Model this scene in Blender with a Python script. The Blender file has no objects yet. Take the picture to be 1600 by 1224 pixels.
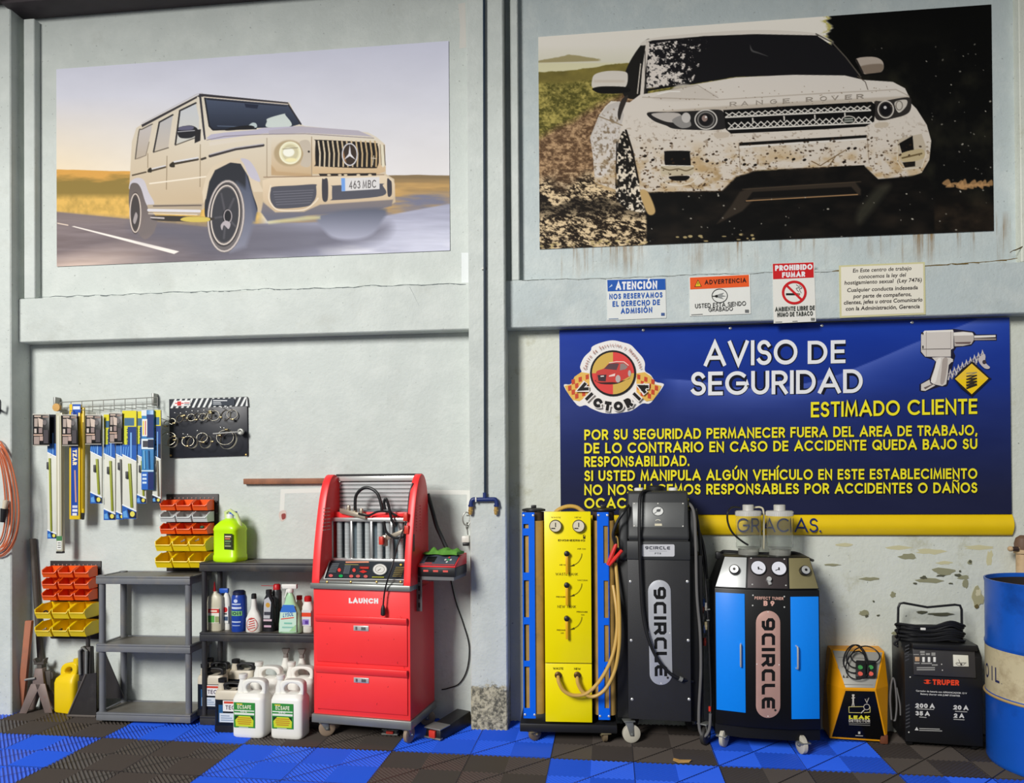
import bpy, bmesh, math, random
import numpy as np
from mathutils import Vector, Matrix
random.seed(7); rng = np.random.default_rng(11)
S = bpy.context.scene
COL = S.collection

# ---------------------------------------------------------------- camera
YAW, PITCH, ROLL = [math.radians(a) for a in (6.0, .407, .385)]
FPX, CX, CY, CAM = 1111.0, 800.0, 742.4, np.array([0.0, -4.07, 1.38])
def _rot(y, p, r):
    cy, sy, cp, sp, cr, sr = math.cos(y), math.sin(y), math.cos(p), math.sin(p), math.cos(r), math.sin(r)
    return (np.array([[cy,-sy,0],[sy,cy,0],[0,0,1]]) @ np.array([[1,0,0],[0,cp,-sp],[0,sp,cp]])
            @ np.array([[cr,0,sr],[0,1,0],[-sr,0,cr]]))
RM = _rot(YAW, PITCH, ROLL)                      # columns: right, forward, up
cam = bpy.data.cameras.new('camera'); camo = bpy.data.objects.new('camera', cam); COL.objects.link(camo)
cam.sensor_fit = 'HORIZONTAL'; cam.sensor_width = 36; cam.lens = FPX/1600*36
cam.shift_y = (CY-612)/1600; cam.clip_start = .05
m4 = Matrix.Identity(4)
for i in range(3):
    m4[i][0], m4[i][1], m4[i][2], m4[i][3] = RM[i,0], RM[i,2], -RM[i,1], CAM[i]
camo.matrix_world = m4
S.camera = camo

# ---------------------------------------------------------------- light
wd = bpy.data.worlds.new('daylight'); S.world = wd; wd.use_nodes = True
bg = wd.node_tree.nodes['Background']; bg.inputs[0].default_value = (.90,.95,1,1); bg.inputs[1].default_value = .25
def area(name, loc, target, sx, sy, power, colr=(1,1,1)):
    l = bpy.data.lights.new(name, 'AREA'); l.shape = 'RECTANGLE'; l.size = sx; l.size_y = sy; l.energy = power; l.color = colr
    o = bpy.data.objects.new(name, l); COL.objects.link(o); o.location = loc
    o.rotation_euler = (Vector(target)-Vector(loc)).to_track_quat('-Z','Y').to_euler()
    return o
area('workshop_door_daylight', (-5.0,-9.4,6.1), (.2,0,1.4), 2.4, 3.6, 1275, (1,.985,.95))
S.view_settings.view_transform = 'Standard'; S.view_settings.look = 'None'
S.view_settings.exposure = 0.0; S.view_settings.gamma = 1
S.view_settings.use_curve_mapping = False

# ---------------------------------------------------------------- measuring helpers
def ray(px, py): return RM @ np.array([(px-CX)/FPX, 1.0, -(py-CY)/FPX])
def P(px, py, y=0.0):                            # point of the plane y seen at a print position
    r = ray(px, py); return CAM + r*((y-CAM[1])/r[1])
def F(px, py, z=0.0):
    r = ray(px, py); return CAM + r*((z-CAM[2])/r[2])
class Fr:                                        # a thing's own frame: origin on its base, x along its front, y into the wall
    def __init__(s, o, deg=0.0):
        s.o = np.array(o, float); s.a = math.radians(deg); c, n = math.cos(s.a), math.sin(s.a)
        s.R = np.array([[c,-n,0],[n,c,0],[0,0,1]])
    def loc(s, p): return s.R.T @ (np.array(p, float)-s.o)
    def px(s, x, y, yl=0.0):
        r = s.R.T @ ray(x, y); c = s.R.T @ (CAM-s.o); return c + r*((yl-c[1])/r[1])
    def pz(s, x, y, zl=0.0):
        r = s.R.T @ ray(x, y); c = s.R.T @ (CAM-s.o); return c + r*((zl-c[2])/r[2])
    def pl(s, x, y, p0, n):
        r = s.R.T @ ray(x, y); c = s.R.T @ (CAM-s.o); n = np.array(n, float); n /= np.linalg.norm(n)
        return c + r*(np.dot(np.array(p0)-c, n)/np.dot(r, n))

# ---------------------------------------------------------------- materials
def lin(c):
    if isinstance(c, str): c = [int(c[i:i+2],16) for i in (0,2,4)]
    return tuple(((v/255)/12.92 if v/255 <= .04045 else ((v/255+.055)/1.055)**2.4) for v in c[:3])
MATS = {}
def mat(name, rgb, rough=.5, metal=0.0, var=.10, scale=14.0, bump=0.0, bscale=90.0, trans=0.0, ior=1.45, coat=0.0, dirt=None, dirt_amt=.5, dirt_scale=6.0):
    if name in MATS: return MATS[name]
    m = bpy.data.materials.new(name); m.use_nodes = True; nt = m.node_tree; b = nt.nodes['Principled BSDF']
    c = lin(rgb); N = nt.nodes.new; L = nt.links.new
    tc = N('ShaderNodeTexCoord'); nz = N('ShaderNodeTexNoise'); nz.inputs['Scale'].default_value = scale; nz.inputs['Detail'].default_value = 5
    L(tc.outputs['Object'], nz.inputs['Vector'])
    mx = N('ShaderNodeMix'); mx.data_type = 'RGBA'
    mx.inputs[6].default_value = (*[v*(1-var) for v in c], 1); mx.inputs[7].default_value = (*[min(1, v*(1+var)) for v in c], 1)
    L(nz.outputs['Fac'], mx.inputs[0]); out = mx.outputs[2]
    if dirt is not None:
        n2 = N('ShaderNodeTexNoise'); n2.inputs['Scale'].default_value = dirt_scale; n2.inputs['Detail'].default_value = 8; n2.inputs['Roughness'].default_value = .7
        L(tc.outputs['Object'], n2.inputs['Vector'])
        rp = N('ShaderNodeValToRGB'); rp.color_ramp.elements[0].position = .52; rp.color_ramp.elements[1].position = .68
        rp.color_ramp.elements[1].color = (dirt_amt,)*3+(1,)
        L(n2.outputs['Fac'], rp.inputs[0]); m2 = N('ShaderNodeMix'); m2.data_type = 'RGBA'
        L(rp.outputs[0], m2.inputs[0]); L(out, m2.inputs[6]); m2.inputs[7].default_value = (*lin(dirt), 1); out = m2.outputs[2]
    L(out, b.inputs['Base Color'])
    b.inputs['Roughness'].default_value = rough; b.inputs['Metallic'].default_value = metal
    b.inputs['Transmission Weight'].default_value = trans; b.inputs['IOR'].default_value = ior
    b.inputs['Coat Weight'].default_value = coat
    if bump:
        n3 = N('ShaderNodeTexNoise'); n3.inputs['Scale'].default_value = bscale; n3.inputs['Detail'].default_value = 4
        L(tc.outputs['Object'], n3.inputs['Vector']); bp = N('ShaderNodeBump'); bp.inputs['Strength'].default_value = bump; bp.inputs['Distance'].default_value = .004
        L(n3.outputs['Fac'], bp.inputs['Height']); L(bp.outputs[0], b.inputs['Normal'])
    MATS[name] = m; return m
def print_mat(name, rough=.45, bump=0.0):        # printed surfaces: colours come with the print
    if name in MATS: return MATS[name]
    m = bpy.data.materials.new(name); m.use_nodes = True; nt = m.node_tree; b = nt.nodes['Principled BSDF']
    a = nt.nodes.new('ShaderNodeAttribute'); a.attribute_name = 'Col'
    nt.links.new(a.outputs['Color'], b.inputs['Base Color']); b.inputs['Roughness'].default_value = rough
    b.inputs['Specular IOR Level'].default_value = .12 if rough > .55 else .3
    MATS[name] = m; return m

# ---------------------------------------------------------------- things
def tag(o, label=None, cat=None, group=None, kind=None):
    if label: o['label'] = label
    if cat: o['category'] = cat
    if group: o['group'] = group
    if kind: o['kind'] = kind
    return o
def thing(name, label, cat, fr=None, group=None):
    o = bpy.data.objects.new(name, None); COL.objects.link(o); o.empty_display_size = .05
    if fr is not None: o.location = fr.o; o.rotation_euler = (0,0,fr.a)
    return tag(o, label, cat, group)
def dup(root, loc, rz=None, label=None, group=None):
    r = root.copy(); COL.objects.link(r); r.location = loc
    if rz is not None: r.rotation_euler = (0,0,rz)
    if label: r['label'] = label
    if group: r['group'] = group
    for ch in list(root.children):
        c = ch.copy(); COL.objects.link(c); c.parent = r
        for g in list(ch.children):
            d = g.copy(); COL.objects.link(d); d.parent = c
    return r

# ---------------------------------------------------------------- mesh builder
def spline(pts, n=8, closed=False):
    p = [np.array(q, float) for q in pts]; out = []; k = len(p)
    rngk = range(k) if closed else range(k-1)
    for i in rngk:
        if closed: a,b,c,d = p[(i-1)%k],p[i],p[(i+1)%k],p[(i+2)%k]
        else: a,b,c,d = p[max(i-1,0)],p[i],p[i+1],p[min(i+2,k-1)]
        for j in range(n):
            t = j/n
            out.append(.5*((2*b)+(c-a)*t+(2*a-5*b+4*c-d)*t*t+(3*b-a-3*c+d)*t**3))
    if not closed: out.append(p[-1])
    return out
class MB:
    def __init__(s): s.v = []; s.f = []; s.c = []
    def add(s, vs, fs, col=None):
        n = len(s.v); s.v += [tuple(float(x) for x in v) for v in vs]; s.f += [tuple(n+i for i in f) for f in fs]
        s.c += [col]*len(fs); return s
    def box(s, x0, x1, y0, y1, z0, z1):
        return s.add([(x0,y0,z0),(x1,y0,z0),(x1,y1,z0),(x0,y1,z0),(x0,y0,z1),(x1,y0,z1),(x1,y1,z1),(x0,y1,z1)],
                     [(0,3,2,1),(4,5,6,7),(0,1,5,4),(1,2,6,5),(2,3,7,6),(3,0,4,7)])
    def hexa(s, b, t):                            # bottom ring of 4 and top ring of 4
        return s.add(list(b)+list(t), [(0,3,2,1),(4,5,6,7),(0,1,5,4),(1,2,6,5),(2,3,7,6),(3,0,4,7)])
    def prism(s, pts, ax, a0, a1):                # outline in the plane across axis ax, pulled from a0 to a1
        n = len(pts)
        def q(p, a):
            return {'x':(a,p[0],p[1]),'y':(p[0],a,p[1]),'z':(p[0],p[1],a)}[ax]
        return s.add([q(p,a0) for p in pts]+[q(p,a1) for p in pts],
                     [tuple(range(n))[::-1], tuple(range(n,2*n))]+[(i,(i+1)%n,n+(i+1)%n,n+i) for i in range(n)])
    def loft(s, rings, cap=True):
        n = len(rings[0]); vs = [p for r in rings for p in r]; fs = []
        for k in range(len(rings)-1):
            for i in range(n): fs.append((k*n+i, k*n+(i+1)%n, (k+1)*n+(i+1)%n, (k+1)*n+i))
        if cap: fs.append(tuple(range(n))[::-1]); fs.append(tuple((len(rings)-1)*n+i for i in range(n)))
        return s.add(vs, fs)
    def lathe(s, prof, c=(0,0,0), seg=24, ax='z', cap=True):
        rings = []
        for r, h in prof:
            ring = []
            for i in range(seg):
                a = 2*math.pi*i/seg; u, w = r*math.cos(a), r*math.sin(a)
                ring.append({'z':(c[0]+u,c[1]+w,c[2]+h),'y':(c[0]+u,c[1]+h,c[2]-w),'x':(c[0]+h,c[1]+u,c[2]+w)}[ax])
            rings.append(ring)
        return s.loft(rings, cap)
    def tube(s, pts, r, seg=8, cap=True):
        p = [np.array(q, float) for q in pts]; n = len(p); rings = []; up = np.array([.0,.3,1.0])
        prev = None
        for i in range(n):
            t = p[min(i+1,n-1)]-p[max(i-1,0)]; t /= (np.linalg.norm(t)+1e-12)
            if prev is None:
                a = np.cross(t, up)
                if np.linalg.norm(a) < .1: a = np.cross(t, np.array([1.0,0,0]))
            else: a = prev-t*np.dot(prev,t)
            a /= (np.linalg.norm(a)+1e-12); b = np.cross(t,a); prev = a
            rr = r[i] if hasattr(r,'__len__') else r
            rings.append([p[i]+rr*(math.cos(2*math.pi*k/seg)*a+math.sin(2*math.pi*k/seg)*b) for k in range(seg)])
        return s.loft(rings, cap)
    def cyl(s, p0, p1, r, r1=None, seg=16):
        return s.tube([p0,p1], [r, r if r1 is None else r1], seg)
    def ball(s, c, rx, ry=None, rz=None, seg=12, rg=8):
        ry = rx if ry is None else ry; rz = rx if rz is None else rz
        return s.loft([[(c[0]+rx*math.sin(t)*math.cos(a), c[1]+ry*math.sin(t)*math.sin(a), c[2]-rz*math.cos(t)) for a in [2*math.pi*i/seg for i in range(seg)]]
                       for t in [math.pi*(.04+.92*k/rg) for k in range(rg+1)]])
    def torus(s, c, R, r, n, seg=24, sg=8, ex=1.0):
        n = Vector(n).normalized(); q = n.to_track_quat('Z','Y')
        pts = [np.array(Vector(c)+q@Vector((R*math.cos(a), R*ex*math.sin(a), 0))) for a in [2*math.pi*i/seg for i in range(seg)]]
        rings = []
        for i in range(seg):
            t = pts[(i+1)%seg]-pts[i-1]; t /= np.linalg.norm(t); a = np.array(n); b = np.cross(t,a)
            rings.append([pts[i]+r*(math.cos(2*math.pi*k/sg)*a+math.sin(2*math.pi*k/sg)*b) for k in range(sg)])
        vs = [p for g in rings for p in g]; fs = [(k*sg+i, k*sg+(i+1)%sg, ((k+1)%seg)*sg+(i+1)%sg, ((k+1)%seg)*sg+i) for k in range(seg) for i in range(sg)]
        return s.add(vs, fs)
    def build(s, name, m, parent=None, bevel=0.0, seg=2, smooth=35, label=None):
        me = bpy.data.meshes.new(name); me.from_pydata(s.v, [], s.f)
        if any(c is not None for c in s.c):
            at = me.color_attributes.new('Col', 'FLOAT_COLOR', 'CORNER'); arr = []
            for pl, c in zip(me.polygons, s.c):
                c = (*lin(c),1) if c is not None else (1,1,1,1)
                arr += list(c)*pl.loop_total
            at.data.foreach_set('color', arr)
        else:
            bm = bmesh.new(); bm.from_mesh(me)
            bmesh.ops.recalc_face_normals(bm, faces=bm.faces)
            if bevel:
                ed = [e for e in bm.edges if len(e.link_faces) == 2 and e.calc_face_angle(0) > .6]
                if ed: bmesh.ops.bevel(bm, geom=ed, offset=bevel, segments=seg, affect='EDGES', profile=.5, clamp_overlap=True)
            bm.to_mesh(me); bm.free()
            if smooth:
                me.polygons.foreach_set('use_smooth', [True]*len(me.polygons))
                try: me.set_sharp_from_angle(angle=math.radians(smooth))
                except Exception: pass
        if m: me.materials.append(m)
        o = bpy.data.objects.new(name, me); COL.objects.link(o)
        if parent: o.parent = parent
        if label: o['label'] = label
        return o
def superring(cx, cy, z, rx, ry, n=4.0, seg=28):
    out = []
    for i in range(seg):
        a = 2*math.pi*(i+.5)/seg; c, t = math.cos(a), math.sin(a)
        out.append((cx+rx*math.copysign(abs(c)**(2/n), c), cy+ry*math.copysign(abs(t)**(2/n), t), z))
    return out

# ---------------------------------------------------------------- lettering: a plain geometric stroke alphabet
def _arc(cx, cy, rx, ry, a0, a1, n=14):
    return [(cx+rx*math.cos(math.radians(a0+(a1-a0)*i/n)), cy+ry*math.sin(math.radians(a0+(a1-a0)*i/n))) for i in range(n+1)]
GL = {
 'A':(.95,[[(0,0),(.5,1),(1,0)],[(.17,.3),(.83,.3)]]), 'B':(.62,[[(0,0),(0,1),(.55,1)]+_arc(.55,.77,.4,.23,90,-90)+[(0,.54)],[(.55,.54)]+_arc(.6,.27,.4,.27,90,-90)+[(0,0)]]),
 'C':(.95,[_arc(.55,.5,.55,.5,48,312,24)]), 'D':(.8,[[(0,0),(0,1),(.4,1)]+_arc(.4,.5,.6,.5,90,-90,18)+[(0,0)]]),
 'E':(.55,[[(1,1),(0,1),(0,0),(1,0)],[(0,.52),(.9,.52)]]), 'F':(.52,[[(1,1),(0,1),(0,0)],[(0,.5),(.9,.5)]]),
 'G':(1.0,[_arc(.5,.5,.5,.5,48,358,26)+[(1,.48),(.55,.48)]]), 'H':(.7,[[(0,0),(0,1)],[(1,0),(1,1)],[(0,.52),(1,.52)]]),
 'I':(.0,[[(0,0),(0,1)]]), 'J':(.45,[[(1,1),(1,.28)]+_arc(.5,.28,.5,.28,0,-160,10)]), 'K':(.7,[[(0,0),(0,1)],[(1,1),(.05,.42)],[(.33,.62),(1,0)]]),
 'L':(.5,[[(0,1),(0,0),(1,0)]]), 'M':(.95,[[(0,0),(.12,1),(.5,.1),(.88,1),(1,0)]]), 'N':(.75,[[(0,0),(0,1),(1,0),(1,1)]]),
 'O':(1.05,[_arc(.5,.5,.5,.5,0,360,30)]), 'P':(.6,[[(0,0),(0,1),(.5,1)]+_arc(.5,.73,.5,.27,90,-90)+[(0,.46)]]),
 'Q':(1.05,[_arc(.5,.5,.5,.5,0,360,30),[(.6,.3),(1,-.02)]]), 'R':(.62,[[(0,0),(0,1),(.5,1)]+_arc(.5,.73,.5,.27,90,-90)+[(0,.46)],[(.5,.46),(1,0)]]),
 'S':(.58,[_arc(.5,.755,.44,.245,25,270,14)+_arc(.5,.255,.5,.255,90,-155,14)]), 'T':(.62,[[(0,1),(1,1)],[(.5,1),(.5,0)]]),
 'U':(.72,[[(0,1),(0,.36)]+_arc(.5,.36,.5,.36,180,360,16)+[(1,1)]]), 'V':(.88,[[(0,1),(.5,0),(1,1)]]), 'W':(1.25,[[(0,1),(.26,0),(.5,.9),(.74,0),(1,1)]]),
 'X':(.8,[[(0,0),(1,1)],[(0,1),(1,0)]]), 'Y':(.8,[[(0,1),(.5,.45),(1,1)],[(.5,.45),(.5,0)]]), 'Z':(.7,[[(0,1),(1,1),(0,0),(1,0)]]),
 '0':(.62,[_arc(.5,.5,.5,.5,0,360,26)]), '1':(.25,[[(0,.75),(1,1),(1,0)]]), '2':(.58,[_arc(.5,.7,.5,.3,165,-35,14)+[(0,0),(1,0)]]),
 '3':(.58,[_arc(.45,.76,.45,.24,150,-90,14)+_arc(.5,.26,.5,.26,90,-150,14)]), '4':(.65,[[(.75,0),(.75,1),(0,.28),(1,.28)]]),
 '5':(.58,[[(.9,1),(.15,1),(.1,.56)]+_arc(.48,.31,.5,.31,120,-150,16)]), '6':(.6,[_arc(.5,.31,.5,.31,0,360,20),[(.02,.4),(.6,1)]]),
 '7':(.58,[[(0,1),(1,1),(.35,0)]]), '8':(.6,[_arc(.5,.76,.42,.24,0,360,18),_arc(.5,.26,.5,.26,0,360,18)]), '9':(.6,[_arc(.5,.69,.5,.31,0,360,20),[(.98,.6),(.4,0)]]),
 '.':(.0,[[(0,0),(0,.02)]]), ',':(.06,[[(1,.04),(0,-.14)]]), '-':(.3,[[(0,.45),(1,.45)]]), ':':(.0,[[(0,.1),(0,.12)],[(0,.6),(0,.62)]]), '(':(.2,[_arc(1,.5,1,.62,120,240)]), ')':(.2,[_arc(0,.5,1,.62,60,-60)]),
}
ACC = {'Á':'A','É':'E','Í':'I','Ó':'O','Ú':'U','Ñ':'N'}
def stroke_text(txt, w=.17, gap=.16, sp=.45, narrow=1.0):
    """lettering as quads, cap height 1; returns (list of polygons, total width)"""
    out = []; x = 0.0
    for ch in txt:
        if ch == ' ': x += sp*narrow; continue
        acc = ch in ACC; g = GL.get(ACC.get(ch, ch))
        if g is None: x += sp; continue
        gw = g[0]*narrow*(1-w) if g[0] else 0.0
        sts = [list(st) for st in g[1]]
        for st in sts:
            q = [np.array((x+w/2+a*gw, w/2+b*(1-w))) for a,b in st]
            out += ribbon(q, w)
        if acc:
            c = x+w/2+gw/2
            if ch == 'Ñ': out += ribbon([np.array((c+(t-.5)*.5, 1.16+.05*math.sin(t*6.28))) for t in [i/8 for i in range(9)]], w*.7)
            else: out += ribbon([np.array((c-.06,1.12)),np.array((c+.1,1.3))], w*.8)
        x += gw+w+gap*narrow
    return out, x-gap*narrow
def ribbon(q, w, cap=True):
    q = [np.array(p, float) for p in q]; q = [p for i, p in enumerate(q) if i == 0 or np.linalg.norm(p-q[i-1]) > 1e-6]; n = len(q)
    closed = np.linalg.norm(q[0]-q[-1]) < 1e-6
    if closed: q = q[:-1]; n -= 1
    elif cap:
        d = q[0]-q[1]; q[0] = q[0]+d/np.linalg.norm(d)*w/2; d = q[-1]-q[-2]; q[-1] = q[-1]+d/np.linalg.norm(d)*w/2
    Ls, Rs = [], []
    for i in range(n):
        a = q[i]-q[i-1] if (i or closed) else q[1]-q[0]; b = q[(i+1)%n]-q[i] if (i < n-1 or closed) else q[-1]-q[-2]
        a = a/np.linalg.norm(a); b = b/np.linalg.norm(b); na, nb = np.array((-a[1],a[0])), np.array((-b[1],b[0]))
        m = na+nb; l = np.linalg.norm(m); m = na if l < .2 else m/l
        k = w/2/max(np.dot(m,na), .42)
        Ls.append(q[i]+m*k); Rs.append(q[i]-m*k)
    e = n if closed else n-1
    return [[Ls[i],Rs[i],Rs[(i+1)%n],Ls[(i+1)%n]] for i in range(e)]
_TX = {}
def font_polys(txt, bold=0.0):                   # the built-in text object, as polygons with cap height about 1
    key = (txt, bold)
    if key in _TX: return _TX[key]
    cu = bpy.data.curves.new('t', 'FONT'); cu.body = txt; cu.size = 1.37; cu.resolution_u = 3; cu.offset = bold
    o = bpy.data.objects.new('t', cu); COL.objects.link(o); bpy.context.view_layer.update()
    ev = o.evaluated_get(bpy.context.evaluated_depsgraph_get()); me = ev.to_mesh()
    vs = [np.array((v.co.x, v.co.y)) for v in me.vertices]; ps = [[vs[i] for i in p.vertices] for p in me.polygons]
    wd_ = max([v[0] for v in vs], default=0); ev.to_mesh_clear(); bpy.data.objects.remove(o); bpy.data.curves.remove(cu)
    _TX[key] = (ps, wd_); return _TX[key]

class Art:                                        # flat print: thin layers of coloured shapes on one surface
    def __init__(s, mapper, step=.00022, k0=.0004): s.m = mapper; s.k = k0; s.st = step; s.mb = MB()
    def _p(s, polys, c):
        for i, p in enumerate(polys): s.mb.add([s.m(q[0], q[1], s.k+1.5e-5*(i % 14)) for q in p], [tuple(range(len(p)))], c)
        s.k += s.st; return s
    def poly(s, pts, c): return s._p([pts], c)
    def polys(s, ps, c): return s._p(ps, c)
    def smooth(s, pts, c, n=6): return s._p([spline(pts, n, True)], c)
    def rect(s, x0, y0, x1, y1, c): return s._p([[(x0,y0),(x1,y0),(x1,y1),(x0,y1)]], c)
    def rrect(s, x0, y0, x1, y1, r, c):
        p = []
        for cx, cy, a in ((x1-r,y1-r,0),(x0+r,y1-r,90),(x0+r,y0+r,180),(x1-r,y0+r,270)): p += _arc(cx,cy,r,r,a,a+90,6)
        return s._p([p], c)
    def ell(s, cx, cy, rx, ry, c, n=28): return s._p([_arc(cx,cy,rx,ry,0,360,n)[:-1]], c)
    def ring(s, cx, cy, rx, ry, w, c, a0=0, a1=360, n=36): return s._p(ribbon(_arc(cx,cy,rx,ry,a0,a1,n), w, False), c)
    def line(s, pts, w, c): return s._p(ribbon(pts, w, False), c)
    def text(s, txt, p0, p1, h, c, w=.17, gap=.16, sp=.45, narrow=1.0, font=False, bold=0.0, slant=0.0, up=None):
        """lettering whose baseline runs p0 to p1, cap height h (measured towards smaller y)"""
        ps, tw = font_polys(txt, bold) if font else stroke_text(txt, w, gap, sp, narrow)
        p0, p1 = np.array(p0, float), np.array(p1, float); d = (p1-p0)/tw
        u = np.array(up, float) if up is not None else np.array((slant*h, -h))
        return s._p([[p0+q[0]*d+q[1]*u for q in p] for p in ps], c)
    def build(s, name, parent=None, rough=.45, label=None):
        return s.mb.build(name, print_mat('print_%d' % int(rough*100), rough), parent, label=label)
def wall_map(y, fr=None):
    if fr is None: return lambda u, v, k: P(u, v, y-k)
    return lambda u, v, k: fr.px(u, v, y-k)
def struct(o): o['kind'] = 'structure'; return o
# ================================================================ the setting
def wall_mat(name, rgb, stain, stain_amt, streak=None, base_rot=None, speck=.4):
    m = bpy.data.materials.new(name); m.use_nodes = True; nt = m.node_tree; b = nt.nodes['Principled BSDF']; N = nt.nodes.new; L = nt.links.new
    tc = N('ShaderNodeTexCoord'); pos = tc.outputs['Object']
    def noise(scale, det=6, rough=.6, vec=None):
        n = N('ShaderNodeTexNoise'); n.inputs['Scale'].default_value = scale; n.inputs['Detail'].default_value = det; n.inputs['Roughness'].default_value = rough
        L(vec or pos, n.inputs['Vector']); return n.outputs['Fac']
    def ramp(f, p0, p1, c0=0.0, c1=1.0):
        r = N('ShaderNodeMapRange'); r.inputs[1].default_value = p0; r.inputs[2].default_value = p1; r.inputs[3].default_value = c0; r.inputs[4].default_value = c1; L(f, r.inputs[0]); return r.outputs[0]
    def mix(f, a, c):
        x = N('ShaderNodeMix'); x.data_type = 'RGBA'
        L(f, x.inputs[0])
        if isinstance(a, tuple): x.inputs[6].default_value = a
        else: L(a, x.inputs[6])
        x.inputs[7].default_value = c; return x.outputs[2]
    def mul(a, c):
        x = N('ShaderNodeMath'); x.operation = 'MULTIPLY'; L(a, x.inputs[0])
        if isinstance(c, float): x.inputs[1].default_value = c
        else: L(c, x.inputs[1])
        return x.outputs[0]
    c = lin(rgb); col = (*c, 1)
    o = mix(ramp(noise(1.6), .35, .75, 0, .55), col, (*[v*.84 for v in c], 1))
    o = mix(ramp(noise(7), .45, .8, 0, .5), o, (*lin((226,230,224)), 1))
    o = mix(ramp(noise(3.3, 9, .72), .56, .72, 0, stain_amt), o, (*lin(stain), 1))
    o = mix(ramp(noise(55, 3, .5), .69, .74, 0, speck), o, (*lin((96,98,96)), 1))
    sep = N('ShaderNodeSeparateXYZ'); L(pos, sep.inputs[0])
    if streak:                                       # rusty runs below the mural, a band z0..z1
        z0, z1, x0 = streak; mp = N('ShaderNodeMapping'); mp.inputs['Scale'].default_value = (26, 1, 1.3); L(pos, mp.inputs[0])
        f = ramp(noise(1.0, 4, .6, mp.outputs[0]), .50, .62)
        f = mul(f, ramp(sep.outputs[2], z0, z1, 0, .9)); f = mul(f, ramp(noise(3.1, 3), .42, .62))
        f = mul(f, ramp(sep.outputs[0], x0, x0+.1)); f = mul(f, ramp(sep.outputs[2], 2.80, 2.72))
        o = mix(f, o, (*lin((140,106,50)), 1))
    if base_rot:                                     # bare crumbled render low down
        f = N('ShaderNodeMath'); f.operation = 'ADD'; L(sep.outputs[2], f.inputs[0]); L(ramp(noise(7, 6, .7), .2, .8, -.09, .09), f.inputs[1])
        f = ramp(f.outputs[0], base_rot, base_rot-.02)
        st = mix(ramp(noise(48, 6, .7), .4, .6), (*lin((92,90,78)), 1), (*lin((196,188,160)), 1))
        x = N('ShaderNodeMix'); x.data_type = 'RGBA'; L(f, x.inputs[0]); L(o, x.inputs[6]); L(st, x.inputs[7]); o = x.outputs[2]
    L(o, b.inputs['Base Color']); b.inputs['Roughness'].default_value = .55; b.inputs['Specular IOR Level'].default_value = .3
    bp = N('ShaderNodeBump'); bp.inputs['Strength'].default_value = .55; bp.inputs['Distance'].default_value = .006
    L(noise(38, 7, .62), bp.inputs['Height']); L(bp.outputs[0], b.inputs['Normal']); return m
WALL = wall_mat('painted_plaster', (205,211,206), (176,178,168), .35)
WALLR = wall_mat('worn_painted_plaster', (218,221,208), (168,164,126), .8, speck=.7)
WALLU = wall_mat('streaked_painted_plaster', (194,204,204), (168,172,164), .35, streak=(2.47,2.70,-.2))
WALLC = wall_mat('column_plaster', (203,209,204), (170,174,166), .3, base_rot=.24)

XL = P(17,600,-.15)[0]; XM0, XM1 = P(734,800,-.16)[0], P(791,800,-.16)[0]
ZB = 2.237; ZTL = P(200,461,-.09)[2]; ZTR = P(1000,431,-.09)[2]
def slab(name, x0, x1, y0, y1, z0, z1, m, bevel=.004):
    return struct(MB().box(x0,x1,y0,y1,z0,z1).build(name, m, bevel=bevel, seg=1))
slab('wall_back', -5.2, XM0+.05, 0, .15, -.02, 4.75, WALL, 0)
slab('wall_right', XM0+.05, 4.0, 0, .15, -.02, 4.75, WALLR, 0)
slab('trim_1', -5.2, XL, -.15, .01, -.02, 4.75, WALL, .006)                     # left column
slab('trim_2', XM0, XM1, -.16, .01, -.02, 4.75, WALLC, .006)                    # middle column
slab('trim_3', XL-.01, XM0+.01, -.09, .01, ZB, ZTL, WALL, .005)                 # left tie beam
slab('trim_4', XM1-.01, 4.0, -.09, .01, ZB, ZTR, WALLU, .005)                   # right tie beam
slab('wall_left_panel', XL-.01, XM0+.01, -.04, .01, ZTL-.01, 4.7, WALL, 0)
slab('wall_right_panel', XM1-.01, 4.0, -.04, .01, ZTR-.01, 4.7, WALLU, 0)
x0, x1 = P(37,300,-.09)[0], P(54,300,-.09)[0]; slab('trim_5', x0, x1, -.09, -.03, ZTL, 4.21, WALL)
x0, x1 = P(798.5,300,-.09)[0], P(810.5,300,-.09)[0]; slab('trim_6', x0, x1, -.09, -.03, ZTR, 4.7, WALL)
x0 = P(1594,200,-.09)[0]; slab('trim_7', x0, 4.0, -.09, -.03, ZTR, 4.7, WALLR)
x0, x1 = P(717,60,-.045)[0], P(731,60,-.045)[0]
DKB = mat('dark_roof_steel', (62,54,58), .6, var=.3, scale=5)
struct(MB().box(XL-.02, XM0, -.20, -.04, 4.235, 4.75).box(XL-.02, XM0, -.34, -.20, 4.34, 4.75).build('trim_8', DKB, bevel=.01))
struct(MB().box(-5.2, XL, -.34, -.15, 4.26, 4.75).build('trim_9', DKB, bevel=.01))
struct(MB().box(XM1, 4.0, -.30, -.04, 4.235, 4.75).build('trim_10', DKB, bevel=.01))
struct(MB().box(-7, 7, -3.4, .15, 4.76, 4.82).build('shade_roof', mat('shade_roof_sheet', (92,90,92), .7), None))  # unseen roof, added with its front edge set to shade the upper wall
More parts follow.
